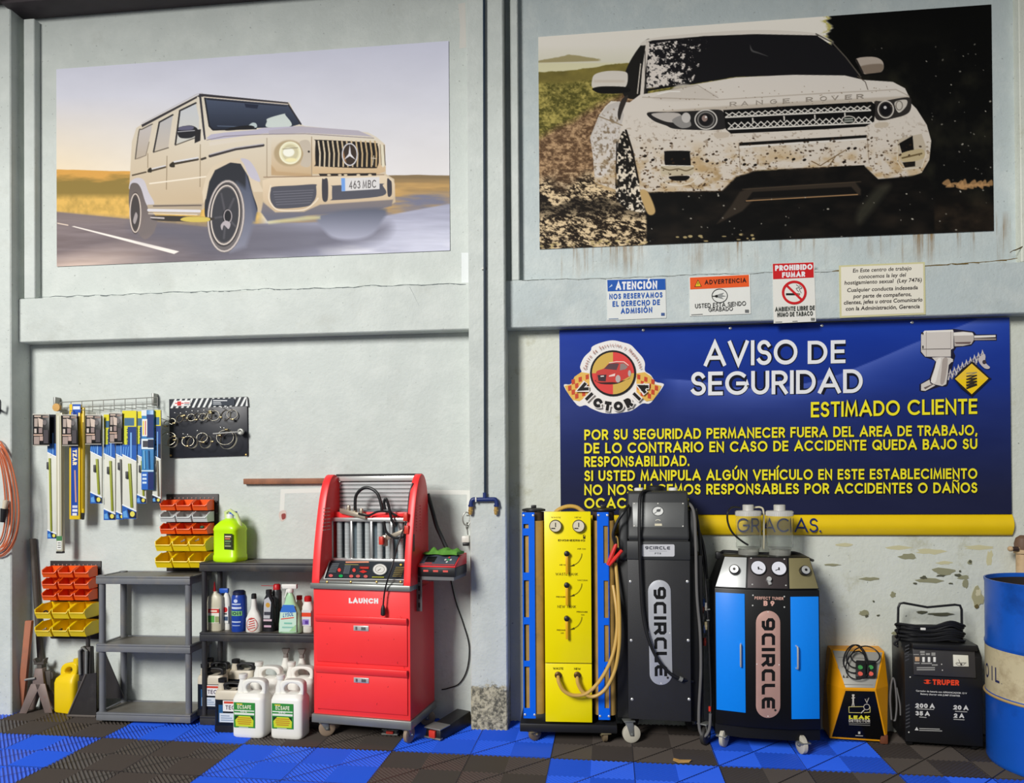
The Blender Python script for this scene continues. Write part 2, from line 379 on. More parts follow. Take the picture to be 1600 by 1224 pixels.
# old white paint left by a removed bracket, bare cement patch high up by the column
pp = Art(wall_map(0))
pp.polys(ribbon([(440,808),(442,768),(500,766.5)], 7), (226,227,220)); pp.polys(ribbon([(668,769),(733,770),(733,800)], 7), (232,233,226))
pp.line([(755,752),(755.5,768)], 2.5, (226,220,196))
pp.smooth([(437,800),(446,798),(447,810),(440,815),(436,808)], (214,196,186)); pp.smooth([(440,804),(446,803),(446,810),(441,812)], (150,74,70))
o = struct(pp.build('trim_13', None, .6))
pp = Art(wall_map(-.04)); pp.poly([(716,6),(727,4),(728.5,74),(717.5,76),(719,40)], (214,211,204)); pp.poly([(721,395),(733,395),(733,442),(721,442)], (226,230,230))
struct(pp.build('trim_14', None, .7))

# cracks along the beams, flaking paint and dirt marks low on the right wall
rk = np.random.default_rng(21); pp = Art(wall_map(-.0902))
def crack(x0, y0, x1, y1, w, c, art):
    n = int(abs(x1-x0)/9)+2; yy = 0; pts = []
    for k in range(n+1): yy = yy*.7+rk.uniform(-1.2,1.2); pts.append((x0+(x1-x0)*k/n, y0+(y1-y0)*k/n+yy))
    for k in range(n): art._p([[pts[k],pts[k+1],(pts[k+1][0],pts[k+1][1]+w*rk.uniform(.3,1)),(pts[k][0],pts[k][1]+w*rk.uniform(.3,1))]], c); art.k -= art.st
crack(60,463.5,728,443,1.5,(96,104,106),pp); crack(640,447,655,480,1.0,(120,126,126),pp); struct(pp.build('trim_11', None, .8))
pp = Art(wall_map(-.0902)); crack(815,438.5,1300,423,1.2,(104,108,104),pp); crack(1300,424,1590,405,2.4,(112,92,50),pp); crack(1578,394,1598,386,3,(84,70,40),pp); struct(pp.build('trim_12', None, .8))
pp = Art(wall_map(0)); blob = lambda x, y, rx, ry, c: pp._p([[(x+rx*rk.uniform(.6,1.2)*math.cos(t), y+ry*rk.uniform(.6,1.2)*math.sin(t)) for t in np.linspace(0,6.283,13)[:-1]]], c)
for x, y, rx, ry in ((1404,856,20,4),(1452,862,24,5),(1530,856,26,4),(1546,872,6,12),(1476,880,14,3),(1320,852,14,3)): blob(x,y,rx,ry,(206,200,160))
for x, y, rx, ry in ((1420,870,16,5),(1476,893,20,6),(1505,902,10,4),(1450,908,22,4),(1360,905,16,3),(1395,930,5,5),(1516,879,4,4),(1508,912,5,9),(1300,883,14,2),(1350,958,8,5),(1404,990,10,4)): blob(x,y,rx,ry,(150,148,118))
for x, y, rx, ry in ((1443,903,6,3),(1470,900,9,1.6),(1497,899,6,2.5),(1516,878,2.4,2.6),(1500,893,2,2),(1430,912,4,1.5),(1486,912,4,1.4),(1365,940,2,1.6),(1372,962,3,1.6),(1354,963,2.5,2.5),(1470,960,20,3),(1440,957,9,2.6)): blob(x,y,rx,ry,(92,92,74))
blob(1528,934,9,17,(176,170,132)); blob(1529,926,5,6,(214,206,170)); blob(1526,948,4,4,(110,98,60))
struct(pp.build('trim_15', None, .8))

# ---- floor: snap-together vented tiles, ribs running both diagonals
SQ = .2025; ta = math.radians(-1.7); TO = np.array((-1.0,-.512)); TU = np.array((math.cos(ta),math.sin(ta))); TV = np.array((-TU[1],TU[0]))
def clip(poly, a, b, c):                            # keep a*x+b*y<=c
    out = []
    for i in range(len(poly)):
        p, q = poly[i], poly[(i+1)%len(poly)]; dp, dq = a*p[0]+b*p[1]-c, a*q[0]+b*q[1]-c
        if dp <= 0: out.append(p)
        if (dp < 0 < dq) or (dq < 0 < dp): t = dp/(dp-dq); out.append((p[0]+(q[0]-p[0])*t, p[1]+(q[1]-p[1])*t))
    return out
fm = MB(); NR = 17; W2 = .5*.58/NR*4
for i in range(-15, 22):
    for j in range(-4, 4):
        blue = ((i//4)+(j//4)) % 2 == 0
        c0 = (44,98,230) if blue else (78,71,66)
        for k in range(NR):
            cc = (k+.5)/NR*2
            sgn = -1 if (i+j) % 2 else 1
            sq = [(0,0),(1,0),(1,1),(0,1)]
            lo, hi = cc-.84/NR, cc+.84/NR
            if sgn < 0: lo -= 1; hi -= 1
            md = (lo+hi)/2
            for l_, h_ in ((lo,md),(md,hi)):
                pg = clip(clip(sq, 1, sgn, h_), -1, -sgn, -l_)
                if len(pg) < 3: continue
                w = [TO+TU*(i+x)*SQ+TV*(j+y)*SQ for x, y in pg]; zz = [-.0052*min(1,abs(x+sgn*y-md)/(md-lo)) for x, y in pg]
                fm.add([(q[0],q[1],z) for q, z in zip(w,zz)], [tuple(range(len(w)))], c0)
        w = [TO+TU*(i+x)*SQ+TV*(j+y)*SQ for x, y in ((0,0),(1,0),(1,1),(0,1))]
        fm.add([(q[0],q[1],-.0053) for q in w], [(0,1,2,3)], c0)
        if i % 2 == 0 and j % 2 == 0:               # seams between the forty-centimetre tiles
            w = [TO+TU*(i+x)*SQ+TV*(j+y)*SQ for x, y in ((0,0),(2,0),(2,.012),(0,.012))]; fm.add([(q[0],q[1],.0003) for q in w], [(0,1,2,3)], (24,26,40))
            w = [TO+TU*(i+x)*SQ+TV*(j+y)*SQ for x, y in ((.0,.016),(.016,0),(2,1.984),(1.984,2))]; fm.add([(q[0],q[1],.0002) for q in w], [(0,1,2,3)], (24,54,140) if blue else (46,42,40))
            w = [TO+TU*(i+x)*SQ+TV*(j+y)*SQ for x, y in ((0,0),(.012,0),(.012,2),(0,2))]; fm.add([(q[0],q[1],.0004) for q in w], [(0,1,2,3)], (24,26,40))
struct(fm.build('floor', print_mat('tile_plastic', .42)))
struct(MB().box(-7, 7, -8, .1, -.06, -.0105).build('floor.001', mat('dark_concrete', (58,56,54), .8, var=.2)))
# ================================================================ painted prints (the two murals, the banner ground)
class Paint:
    """a print worked out on the vertices of a fine flat grid"""
    def __init__(s, x0, x1, z0, z1, y, nx, nz):
        s.nx, s.nz = nx, nz; u = np.linspace(x0,x1,nx); v = np.linspace(z1,z0,nz); U, V = np.meshgrid(u,v)
        s.W = np.stack([U, np.full_like(U,y), V], -1)
        c = (s.W-CAM) @ RM; s.X = CX+FPX*c[...,0]/c[...,1]; s.Y = CY-FPX*c[...,2]/c[...,1]
        s.C = np.zeros((nz,nx,3))
    def mask(s, pts, soft=.8):
        p = np.array(pts, float); m = soft+1
        jj = np.where((s.X.max(0) >= p[:,0].min()-m) & (s.X.min(0) <= p[:,0].max()+m))[0]; ii = np.where((s.Y.max(1) >= p[:,1].min()-m) & (s.Y.min(1) <= p[:,1].max()+m))[0]
        if not len(ii) or not len(jj): return None
        sl = (slice(ii[0],ii[-1]+1), slice(jj[0],jj[-1]+1)); X, Y = s.X[sl], s.Y[sl]
        ins = np.zeros(X.shape, bool); d2 = np.full(X.shape, 1e9)
        for k in range(len(p)):
            (ax,ay),(bx,by) = p[k], p[(k+1)%len(p)]
            if ay != by:
                cnd = (ay > Y) != (by > Y); ins ^= cnd & (X < (bx-ax)*(Y-ay)/(by-ay)+ax)
            ex, ey = bx-ax, by-ay; L = ex*ex+ey*ey+1e-12; t = np.clip(((X-ax)*ex+(Y-ay)*ey)/L, 0, 1)
            d2 = np.minimum(d2, (X-ax-t*ex)**2+(Y-ay-t*ey)**2)
        d = np.sqrt(d2)*np.where(ins,1,-1); return sl, np.clip(.5+d/soft, 0, 1), X, Y
    def put(s, mk, c, a=1.0):
        if mk is None: return
        sl, al, X, Y = mk
        if callable(c): c = c(X, Y)
        c = np.array(c, float)
        if callable(a): a = a(X, Y)
        al = (al*a)[...,None]; s.C[sl] = s.C[sl]*(1-al)+c*al
    def fill(s, pts, c, soft=.8, a=1.0): s.put(s.mask(pts, soft), c, a); return s
    def sm(s, pts, c, soft=.8, a=1.0, n=6): return s.fill(spline(pts,n,True), c, soft, a)
    def line(s, pts, w, c, soft=.8, a=1.0, curve=0):
        if curve: pts = spline(pts, curve)
        p = np.array(pts, float); m = w+soft+1
        jj = np.where((s.X.max(0) >= p[:,0].min()-m) & (s.X.min(0) <= p[:,0].max()+m))[0]; ii = np.where((s.Y.max(1) >= p[:,1].min()-m) & (s.Y.min(1) <= p[:,1].max()+m))[0]
        if not len(ii) or not len(jj): return s
        sl = (slice(ii[0],ii[-1]+1), slice(jj[0],jj[-1]+1)); X, Y = s.X[sl], s.Y[sl]; d2 = np.full(X.shape, 1e9)
        for k in range(len(p)-1):
            (ax,ay),(bx,by) = p[k], p[k+1]; ex, ey = bx-ax, by-ay; L = ex*ex+ey*ey+1e-12; t = np.clip(((X-ax)*ex+(Y-ay)*ey)/L, 0, 1)
            d2 = np.minimum(d2, (X-ax-t*ex)**2+(Y-ay-t*ey)**2)
        s.put((sl, np.clip(.5+(w/2-np.sqrt(d2))/soft,0,1), X, Y), c, a); return s
    def ell(s, cx, cy, rx, ry, c, soft=.8, a=1.0, rot=0):
        q = math.radians(rot); return s.fill([(cx+rx*math.cos(t)*math.cos(q)-ry*math.sin(t)*math.sin(q), cy+rx*math.cos(t)*math.sin(q)+ry*math.sin(t)*math.cos(q)) for t in np.linspace(0,2*math.pi,30)[:-1]], c, soft, a)
    def ering(s, cx, cy, rx, ry, w, c, soft=.8, a=1.0, rot=0, a0=0, a1=360):
        q = math.radians(rot); return s.line([(cx+rx*math.cos(t)*math.cos(q)-ry*math.sin(t)*math.sin(q), cy+rx*math.cos(t)*math.sin(q)+ry*math.sin(t)*math.cos(q)) for t in np.radians(np.linspace(a0,a1,34))], w, c, soft, a)
    def build(s, name, m, y1, parent=None):
        n = s.nx*s.nz; vs = s.W.reshape(-1,3); idx = np.arange(n).reshape(s.nz,s.nx)
        q = np.stack([idx[:-1,:-1], idx[1:,:-1], idx[1:,1:], idx[:-1,1:]], -1).reshape(-1,4)
        a,b,c,d = idx[0,0], idx[0,-1], idx[-1,-1], idx[-1,0]
        vs2 = np.concatenate([vs, [(*vs[k][[0]], y1, vs[k][2]) for k in (a,b,c,d)]]).astype(np.float32)
        me = bpy.data.meshes.new(name); nf = len(q)+5
        me.vertices.add(n+4); me.vertices.foreach_set('co', vs2.ravel())
        ext = np.array([(a,b,n+1,n),(b,c,n+2,n+1),(c,d,n+3,n+2),(d,a,n,n+3),(n,n+1,n+2,n+3)])
        ql = np.concatenate([q, ext]).astype(np.int32)
        me.loops.add(nf*4); me.loops.foreach_set('vertex_index', ql.ravel()); me.polygons.add(nf)
        me.polygons.foreach_set('loop_start', np.arange(nf, dtype=np.int32)*4); me.update(calc_edges=True)
        cc = np.clip(np.concatenate([s.C.reshape(-1,3), np.full((4,3),190.0)])/255, 0, 1)
        cl = np.where(cc <= .04045, cc/12.92, ((cc+.055)/1.055)**2.4)
        at = me.color_attributes.new('Col', 'FLOAT_COLOR', 'POINT'); at.data.foreach_set('color', np.concatenate([cl, np.ones((n+4,1))], 1).astype(np.float32).ravel())
        me.materials.append(m); o = bpy.data.objects.new(name, me); COL.objects.link(o); o.parent = parent
        return o
_LAT = rng.random((256,256))
def vnoise(X, Y, sx, sy, oct=4, rough=.55, off=0):
    o = np.zeros_like(X); amp, tot = 1.0, 0.0
    for k in range(oct):
        x, y = X/sx*2**k+off+17.3*k, Y/sy*2**k+off*1.7+9.1*k; xi, yi = np.floor(x).astype(int), np.floor(y).astype(int); fx, fy = x-xi, y-yi
        fx, fy = fx*fx*(3-2*fx), fy*fy*(3-2*fy); g = lambda a, b: _LAT[a%256, b%256]
        o += amp*((g(xi,yi)*(1-fx)+g(xi+1,yi)*fx)*(1-fy)+(g(xi,yi+1)*(1-fx)+g(xi+1,yi+1)*fx)*fy); tot += amp; amp *= rough
    return o/tot
def mixc(a, b, t): t = np.clip(t,0,1)[...,None]; return np.array(a,float)*(1-t)+np.array(b,float)*t
def vgrad(c0, y0, c1, y1): return lambda X, Y: mixc(c0, c1, (Y-y0)/(y1-y0))
def hgrad(c0, x0, c1, x1): return lambda X, Y: mixc(c0, c1, (X-x0)/(x1-x0))

# ---------------------------------------------------------------- mural: sand-coloured boxy off-roader on a moor road
YP = -.046
a, b = P(88,105,YP), P(703,393,YP)
pt = Paint(a[0], b[0], P(395,404,YP)[2], P(395,86,YP)[2], YP, 760, 390)
X, Y = pt.X, pt.Y
t = (Y-70)/210
sky = mixc((226,226,238), (238,235,230), t); sky = mixc(sky, (246,226,190), np.clip((420-X)/330,0,1)*np.clip((Y-150)/110,0,1)*.95)
sky = mixc(sky, (232,226,220), np.clip((Y-170)/120,0,1)*np.clip((X-400)/250,0,1)*.7)
pt.C = sky+ (vnoise(X,Y,60,30,4)-.5)[...,None]*8
# moor on the left
hz = 265+.02*(X-88)
moor = mixc((226,168,82), (150,126,64), (Y-272)/14+ (vnoise(X,Y,26,5,4,off=3)-.5)*1.6)
moor = mixc(moor, (232,186,96), np.clip((Y-302)/10,0,1)*(.4+.9*vnoise(X,Y,8,10,3,off=5)))
m = np.clip((Y-hz-(vnoise(X,Y,40,9,3)-.5)*3)+.5,0,1)*np.clip((420-X)/20,0,1); pt.C = pt.C*(1-m[...,None])+moor*m[...,None]
# moor on the right
hz2 = 274+(vnoise(X,Y,60,10,3,off=9)-.5)*4
moor2 = mixc((140,118,84), (214,170,104), np.clip((Y-278)/10,0,1)*(.3+.9*vnoise(X,Y,50,5,4,off=2)))
moor2 = mixc(moor2, (126,126,142), np.clip((Y-297)/8,0,1)*np.clip((vnoise(X,Y,60,8,4,off=12)-.25)*2.4,0,1))
m = np.clip(Y-hz2+.5,0,1)*np.clip((X-420)/20,0,1); pt.C = pt.C*(1-m[...,None])+moor2*m[...,None]
# tarmac
edge = np.where(X < 330, 331+.10*(X-88), 352-.03*(X-330)-np.clip((X-560)/140,0,1)*22)
road = mixc((132,118,116), (116,108,112), (X-100)/250)
road = mixc(road, (232,206,186), np.clip((400-Y+ (X-90)*-.22)/-30+.2,0,1)*np.clip((260-X)/150,0,1))
road = mixc(road, (172,172,188), np.clip((X-330)/160,0,1)); road = mixc(road, (214,214,226), np.clip((X-500)/150,0,1)*np.clip((Y-335)/40,0,1))
road = road + (vnoise(X,Y,70,6,4,off=7)-.5)[...,None]*34
road = mixc(road, (242,240,244), np.clip((vnoise(X,Y,90,16,3,off=21)-.40)*4,0,1)*np.clip((Y-372)/18,0,1)*np.clip((X-380)/80,0,1))
m = np.clip((Y-edge)/2.5+.5,0,1); pt.C = pt.C*(1-m[...,None])+road*m[...,None]
pt.fill([(90,332),(200,340),(330,348),(330,356),(200,352),(90,348)], (140,126,120), 8, .5)
pt.fill([(112,354),(116,353.5),(280,393),(272,397)], (250,240,226), 1); pt.line([(90,349),(106,352)], 1.6, (236,214,190))
# soft shade under the car
pt.sm([(205,352),(240,345),(330,352),(420,352),(560,352),(606,352),(592,372),(520,392),(430,402),(330,402),(280,380),(225,372)], (104,102,112), 26, .75)
# body
body = lambda X, Y: mixc(mixc((232,220,196),(206,184,150),(Y-215)/95), (212,192,160), np.clip((300-X)/120,0,1)*.4)
pt.fill([(206,222),(213,200),(222,194),(306,150),(315,147),(452,160),(468,193),(476,197),(575,207),(588,214),(600,224),(603,262),(603,272),(616,280),(618,316),(600,326),(480,335),(410,333),(396,330),(380,296),(330,296),(318,328),(232,332),(214,296),(202,293)], body)
pt.fill([(221,195),(306,151),(315,146.5),(450,160),(452,164),(312,151),(222,199)], (58,54,58)); pt.line([(222,192.5),(307,147.5),(316,145.5)], 1.2, (206,200,200))
pt.line([(312.5,148),(316,180),(320,217)], 3.2, (56,54,60)); pt.line([(309,152),(311,183),(318,218)], 2.2, (236,226,206))
# glass
pt.sm([(211,247),(217,206),(222,202),(237,195),(231,228),(227,243)], vgrad((208,200,194),195,(196,180,158),247)); pt.line(spline([(211.5,248),(217,206),(222,202),(238,194)],4), 1.6, (92,84,72))
pt.line([(211,249),(228,243),(233,222)], 1.0, (130,116,96))
pt.fill([(241,236),(250,191),(270,180),(263,230)], vgrad((198,196,194),180,(206,192,172),236)); pt.line([(240,237.5),(249,191),(270,179.5)], 2.4, (44,42,44)); pt.line([(240,238),(263,231)], 1.6, (96,86,72))
pt.fill([(276,225),(281,173),(306,162),(311,184),(311,216)], vgrad((214,216,216),162,(214,210,196),226)); pt.line([(274,226),(281,173),(306,161)], 2.6, (44,42,44)); pt.line([(274,227),(306,215)], 1.6, (96,86,72))
pt.fill([(320,152.5),(450,164),(469,194),(455,198),(331,203),(326,196)], vgrad((82,92,112),152,(40,46,60),203))
pt.fill([(321,153),(448,165),(449,166.5),(323,156)], (40,42,52)); pt.line([(320,153),(327,197),(333,203),(400,201)], 2.4, (30,32,40)); pt.line([(450,163),(470,194)], 2.6, (52,50,56)); pt.line([(318,151.5),(450,163)], 1.3, (238,222,200))
pt.fill([(382,162),(384,168),(402,170),(404,164)], (38,44,62)); pt.sm([(417,190),(419,185),(443,178),(446,180),(455,197),(418,199)], (216,224,214))
pt.sm([(388,197),(394,192),(400,193),(401,199),(390,200)], (196,208,204)); pt.line([(340,197),(372,198)], 1.2, (96,108,128)); pt.sm([(352,204),(362,199),(390,196),(397,200),(372,203)], (28,28,32))
# mirror
pt.sm([(277,205),(280,199),(296,196),(306,199),(309,204),(305,212),(296,216),(281,215)], (38,38,42)); pt.sm([(279,203),(283,198),(297,196.5),(303,199),(298,203)], (104,102,124)); pt.line([(278,206),(304,204)], 1.2, (190,188,190)); pt.fill([(305,203),(314,202),(313,220),(304,224)], (40,38,40))
# bonnet and bright tops
pt.fill([(322,216),(330,210),(352,207),(400,203),(410,200),(470,197),(474,205),(410,209),(330,219)], (196,190,204)); pt.fill([(470,197),(478,198),(560,204),(583,214),(560,212),(476,208),(420,210),(420,204)], (192,184,190))
pt.fill([(326,222),(420,210),(476,208),(560,213),(586,217),(560,215),(476,212),(424,214),(328,228)], (232,220,200)); pt.line([(323,219),(352,213),(410,210),(476,209),(584,216)], 1.0, (132,122,126))
pt.line([(328,244),(368,233),(411,227)], 4.4, (64,58,58)); pt.line([(328,241.5),(368,231),(411,225)], 1.6, (200,194,194))
# side bars, shut lines
pt.line([(207,274),(228,269)], 2.2, (78,66,50)); pt.line([(232,268),(258,261)], 3.4, (86,74,58)); pt.line([(232,265.5),(258,259)], 2, (226,222,218)); pt.line([(272,256),(309,249)], 3.6, (70,60,48)); pt.line([(272,253),(309,246.5)], 2.4, (226,224,222)); pt.line([(315,249),(321,247)], 3.4, (66,58,50))
pt.sm([(231,265),(236,262),(237,269),(232,269)], (52,46,36)); pt.sm([(265,257),(271,253),(273,261),(266,261)], (52,46,36))
for q in ([(261,244),(260,296)], [(313,226),(312.5,292)], [(231,240),(231,262)]): pt.line(q, .9, (132,112,84))
pt.line([(234,287),(322,276)], 2, (248,236,212)); pt.line([(417,216),(417,276)], .9, (150,130,104))
# arches, wheels
pt.sm([(202,296),(204,284),(214,278),(225,282),(232,300),(241,318),(230,322),(219,300),(213,290)], (206,200,202)); pt.sm([(203,330),(203,292),(212,286),(220,294),(229,320),(245,342),(238,366),(222,372)], vgrad((108,98,92),286,(128,116,112),370))
pt.fill([(228,340),(246,342),(240,364),(216,370)], (122,112,108), 6)
pt.ell(211.5,333,9.4,33,(86,76,72)); pt.ering(211.5,333,8.4,30,1.8,(216,200,184)); pt.ell(211.5,333,7,26,(74,68,66)); pt.sm([(208,345),(212,332),(215,338),(211,350)], (168,158,154))
pt.sm([(320,336),(322,300),(331,270),(352,256),(374,254),(386,270),(394,300),(402,330),(380,332),(330,338)], (46,48,54))
pt.fill([(316,300),(322,276),(332,260),(352,250),(372,247),(388,252),(400,274),(412,300),(396,300),(388,276),(376,256),(360,254),(336,266),(327,284),(322,310),(318,318)], (224,206,176), 1.2)
pt.sm([(376,248),(388,250),(398,262),(406,280),(404,284),(390,276),(382,258)], (202,196,204))
pt.fill([(384,270),(402,330),(398,346),(384,340)], (86,92,110), 3)
pt.fill([(370,285),(392,300),(398,345),(384,386),(360,394)], vgrad((90,96,112),290,(140,140,152),392), 8)
pt.ell(353,338,29.5,57.5,(112,106,104),rot=4); pt.ering(353,338,27.5,55,2.4,(206,194,184),rot=4); pt.ering(352,336,24,49,2.0,(66,62,62),rot=4); pt.ering(352,336,22,46,1.8,(226,212,196),rot=4); pt.ell(352,336,20.5,43,(62,62,66),1.5,rot=4)
for q in range(5):
    aa = q*1.2566+.5; pt.line([(353,338),(353+17*math.cos(aa),336+37*math.sin(aa))], 3, (86,84,88), 2)
pt.ell(355,338,7,12,(36,36,40)); pt.ering(356,338,6,10,1.5,(176,166,164)); pt.sm([(345,352),(352,345),(360,349),(357,358),(350,352),(347,360)], (186,176,176))
# sill
pt.fill([(230,320),(318,318),(312,337),(232,332)], (186,168,142)); pt.line([(240,322),(314,321)], 2.2, (108,96,86)); pt.line([(232,328.5),(312,330)], 4, (224,220,220)); pt.line([(232,334),(308,335.5)], 1.2, (236,222,198)); pt.sm([(236,340),(246,337),(330,340),(322,346),(270,346),(240,344)], (62,56,52)); pt.line([(236,340),(256,341)], 2.4, (200,190,184)); pt.sm([(282,344),(292,339),(325,340),(325,346),(300,347)], (214,190,92))
# nose
pt.fill([(424,214),(486,216),(486,276),(430,274),(424,270)], vgrad((234,222,198),214,(208,178,136),274)); pt.fill([(424,258),(432,268),(486,272),(486,276),(424,274)], (198,166,124), 2)
pt.ell(452,239.5,24,20.5,(188,166,128),3); pt.sm([(468,222),(484,222),(485,258),(470,258),(474,240)], (206,192,170))
pt.ell(453.5,239,17.5,18,(238,230,186)); pt.ering(453.5,239,15.8,16.4,2.2,(250,244,210)); pt.ell(453.5,239,12.5,13,(214,204,164)); pt.ell(451,238,9,7,(255,252,232),2); pt.line([(442,233),(465,231)], 1.2, (160,150,120)); pt.ell(455,250,9,3,(250,238,180),2); pt.ell(482.5,237,1.6,1.6,(30,26,24))
pt.line([(487,214),(487,276)], 1.0, (150,124,92)); pt.fill([(488,216),(592,221),(602,226),(602,268),(590,272),(488,272)], vgrad((236,222,196),216,(214,182,138),272))
pt.sm([(493,222),(497,218.5),(580,223),(590,227),(592,245),(590,260),(578,263),(498,260),(493,255)], (28,24,22))
for k in range(13):
    xx = 497.5+k*7.35+ (0 if k < 5 else 0); 
    pt.line([(xx,221),(xx+2.6,240),(xx+2,260)], 2.5, hgrad((226,210,180),490,(202,170,120),590))
pt.ell(546.5,241.5,12.6,18,(60,48,40)); pt.fill(_arc(546.5,241.5,11,16,120,200), (206,150,96), 3); pt.ering(546.5,241.5,11.6,17,1.8,(226,222,220))
for q, L_ in ((90,1),(212,1),(328,1)):
    dx, dy = math.cos(math.radians(q)), -math.sin(math.radians(q)); nx_, ny_ = -dy, dx
    pt.fill([(546.5+dx*11,241.5+dy*16),(546.5+nx_*2,241.5+ny_*2.2),(546.5-nx_*2,241.5-ny_*2.2)], (232,228,226))
pt.line([(580,247),(588,248)], 1.6, (206,190,160)); pt.line([(584,244),(582,258)], 1.4, (206,190,160))
pt.fill([(594,225),(600,228),(602,258),(598,262),(595,256)], (236,226,196)); pt.line([(594,226),(596,258)], 1, (120,100,76)); pt.line([(600,227),(602,258)], 1.4, (100,86,70))
# bumper
pt.fill([(410,282),(424,278),(500,276),(600,274),(613,280),(617,288),(617,306),(612,314),(500,319),(486,326),(474,330),(432,331),(420,322),(411,312)], vgrad((234,214,182),276,(208,182,146),328))
pt.line([(412,277),(500,275.5),(600,273)], 1.2, (140,112,86)); pt.fill([(498,271.5),(588,270.5),(588,274.5),(500,275)], (38,34,34))
for xx in (514,531,540,560,578): pt.ell(xx,273.5,3,1.5,(226,206,170))
pt.sm([(423,298),(427,292),(460,290),(492,288),(494,292),(494,306),(489,316),(478,323),(436,326),(425,318),(422,308)], (84,84,92))
for k in range(6): pt.line([(427+k,300+k*4),(490-k,297+k*4)], .8, (124,122,130))
pt.ering(458,307,38,21,1.6,(222,198,166),a=.0)
pt.line(spline([(423,290),(420,310),(428,324),(440,329),(474,328),(490,318),(497,310)],4), 2, (236,220,194))
pt.sm([(503,282),(506,280),(512,281),(512,312),(504,312)], (66,64,70)); pt.sm([(519,292),(522,290),(594,287),(598,290),(598,306),(522,313),(519,310)], (86,86,94)); pt.sm([(605,280),(610,282),(612,286),(612,304),(606,306)], (66,64,70))
pt.fill([(411,316),(430,332),(475,331),(500,320),(614,312),(612,322),(590,328),(480,337),(418,346),(408,332)], vgrad((136,126,122),312,(110,110,122),340), 2)
pt.sm([(500,336),(598,326),(594,350),(582,366),(560,374),(530,374),(510,364)], vgrad((96,100,114),326,(176,176,190),372), 6)
pt.fill([(418,346),(480,338),(500,338),(500,342),(420,350)], (216,206,150), 4, .8)
pt.fill([(533,278.5),(593,276.5),(593,295.5),(534,299)], (226,222,216)); pt.fill([(533,278.5),(539,278.3),(539.5,298.6),(534,299)], (118,164,226))
mural = thing('wall_mural', 'printed mural of a sand coloured boxy off-roader on a moor road, left of the column', 'mural', Fr((a[0]/2+b[0]/2,-.041,pt.W[-1,0,2])))
# the print is built in room coordinates, its origin moved to the mural's base
def reparent(o, root):
    o.parent = root; o.location = -root.location; return o
pt.C = pt.C*np.array((.97,.975,1.0))
mp_ = pt.build('mural_print', print_mat('print_60', .6), -.0405); reparent(mp_, mural)
ar = Art(wall_map(YP)); ar.text('463 MBC', (545.5,295.6), (588,293.4), 12.5, (58,50,52), w=.15, gap=.2, sp=.3, narrow=.8)
reparent(ar.build('registration_number', None), mural)
# ---------------------------------------------------------------- mural: white car throwing up mud
a, b = P(841,59,YP), P(1553,359,YP)
pt = Paint(a[0], b[0], P(1200,375,YP)[2], P(1200,32,YP)[2], YP, 860, 420)
X, Y = pt.X, pt.Y
f1, f2, f3 = vnoise(X,Y,6,4.5,3,.75,off=1), vnoise(X,Y,30,22,4,off=4), vnoise(X,Y,5,4,2,off=8)
C = np.zeros_like(pt.C)+np.array((240,234,222.0))
C = mixc(C, (226,222,196), np.clip((Y-70)/40,0,1))
def under(y0, amp, sx, off, soft=1.5): return np.clip((Y-(y0+(vnoise(X,Y,sx,400,4,off=off)-.5)*amp))/soft,0,1)
hill = under(84+np.abs(X-890)*.18-(X-890)*.03,5,20,2)*np.clip((940-X)/6,0,1)*np.clip((99-.03*(X-840)-Y)/1.5,0,1); C = mixc(C, (172,160,116), hill)
C = mixc(C, (232,226,184), np.clip((Y-97)/3,0,1)*.9)
C = mixc(C, mixc((112,102,50),(150,136,66),f2*2-.5), under(112-.05*(X-840)-np.clip((X-900)/60,0,1)*7,4,12,3))
grass = mixc((86,82,34), (188,172,92), (f1-.3)*2.2+(f2-.5)); C = mixc(C, grass, under(128-.06*(X-840),6,14,5,6))
soil = mixc((96,70,48), (196,160,120), (f1-.34)*2.6); C = mixc(C, soil, under(205-.52*(X-845),12,16,6,14)*np.clip((1000-X)/10,0,1))
mud = mixc((70,50,34), (226,200,162), (f1-.36)*2.6+(f2-.5)*1.2); C = mixc(C, mud, under(262-.06*(X-845),26,40,7,30))
# dark wood on the right
edge = 1296+(vnoise(X,Y,400,7,3,off=11)-.5)*26-(Y-20)*.0
dk = np.clip((X-edge)/5,0,1); wood = mixc((8,8,7), (44,42,30), (vnoise(X,Y,40,40,4,off=14)-.45)*2.2*np.clip((Y-20)/120,0,1))
C = mixc(C, (176,164,70), np.clip((X-edge+9)/6,0,1)*np.clip(1-(X-edge)/5,0,1)*.8*np.clip((f3-.3)*3,0,1)*np.clip((130-Y)/30,0,1))
C = mixc(C, wood, dk)
low = np.clip((Y-300-(vnoise(X,Y,50,50,3,off=15)-.5)*30)/24,0,1)*np.clip((X-1040)/60,0,1); C = mixc(C, mixc((16,13,10),(58,46,34),(f2-.35)*1.6), low)
# mud heap left of the wheel
heap = np.clip((vnoise(X+Y*.5,Y-X*.3,7,3.6,3,.8,off=1)-.40)*4.2+(f2-.5)*2.2,0,1); hm = np.clip((Y-275-(vnoise(X,Y,34,30,3,off=19)-.5)*50)/20,0,1)*np.clip((1075-X)/30,0,1)
C = mixc(C, mixc((34,25,17), (232,206,164), heap), hm)
C = mixc(C, (18,14,10), np.clip((Y-305-(f2-.5)*60)/10,0,1)*np.clip((930-np.abs(X-925)*3-620)/60,0,1)*np.clip((345-Y)/20,0,1)*.65)
pt.C = C; W_ = lambda X, Y: mixc(mixc((236,228,218),(214,202,186),(Y-110)/190), (176,150,112), np.clip((vnoise(X,Y,14,9,4,off=31)-.54)*5,0,1)*np.clip((Y-225)/45,0,1))
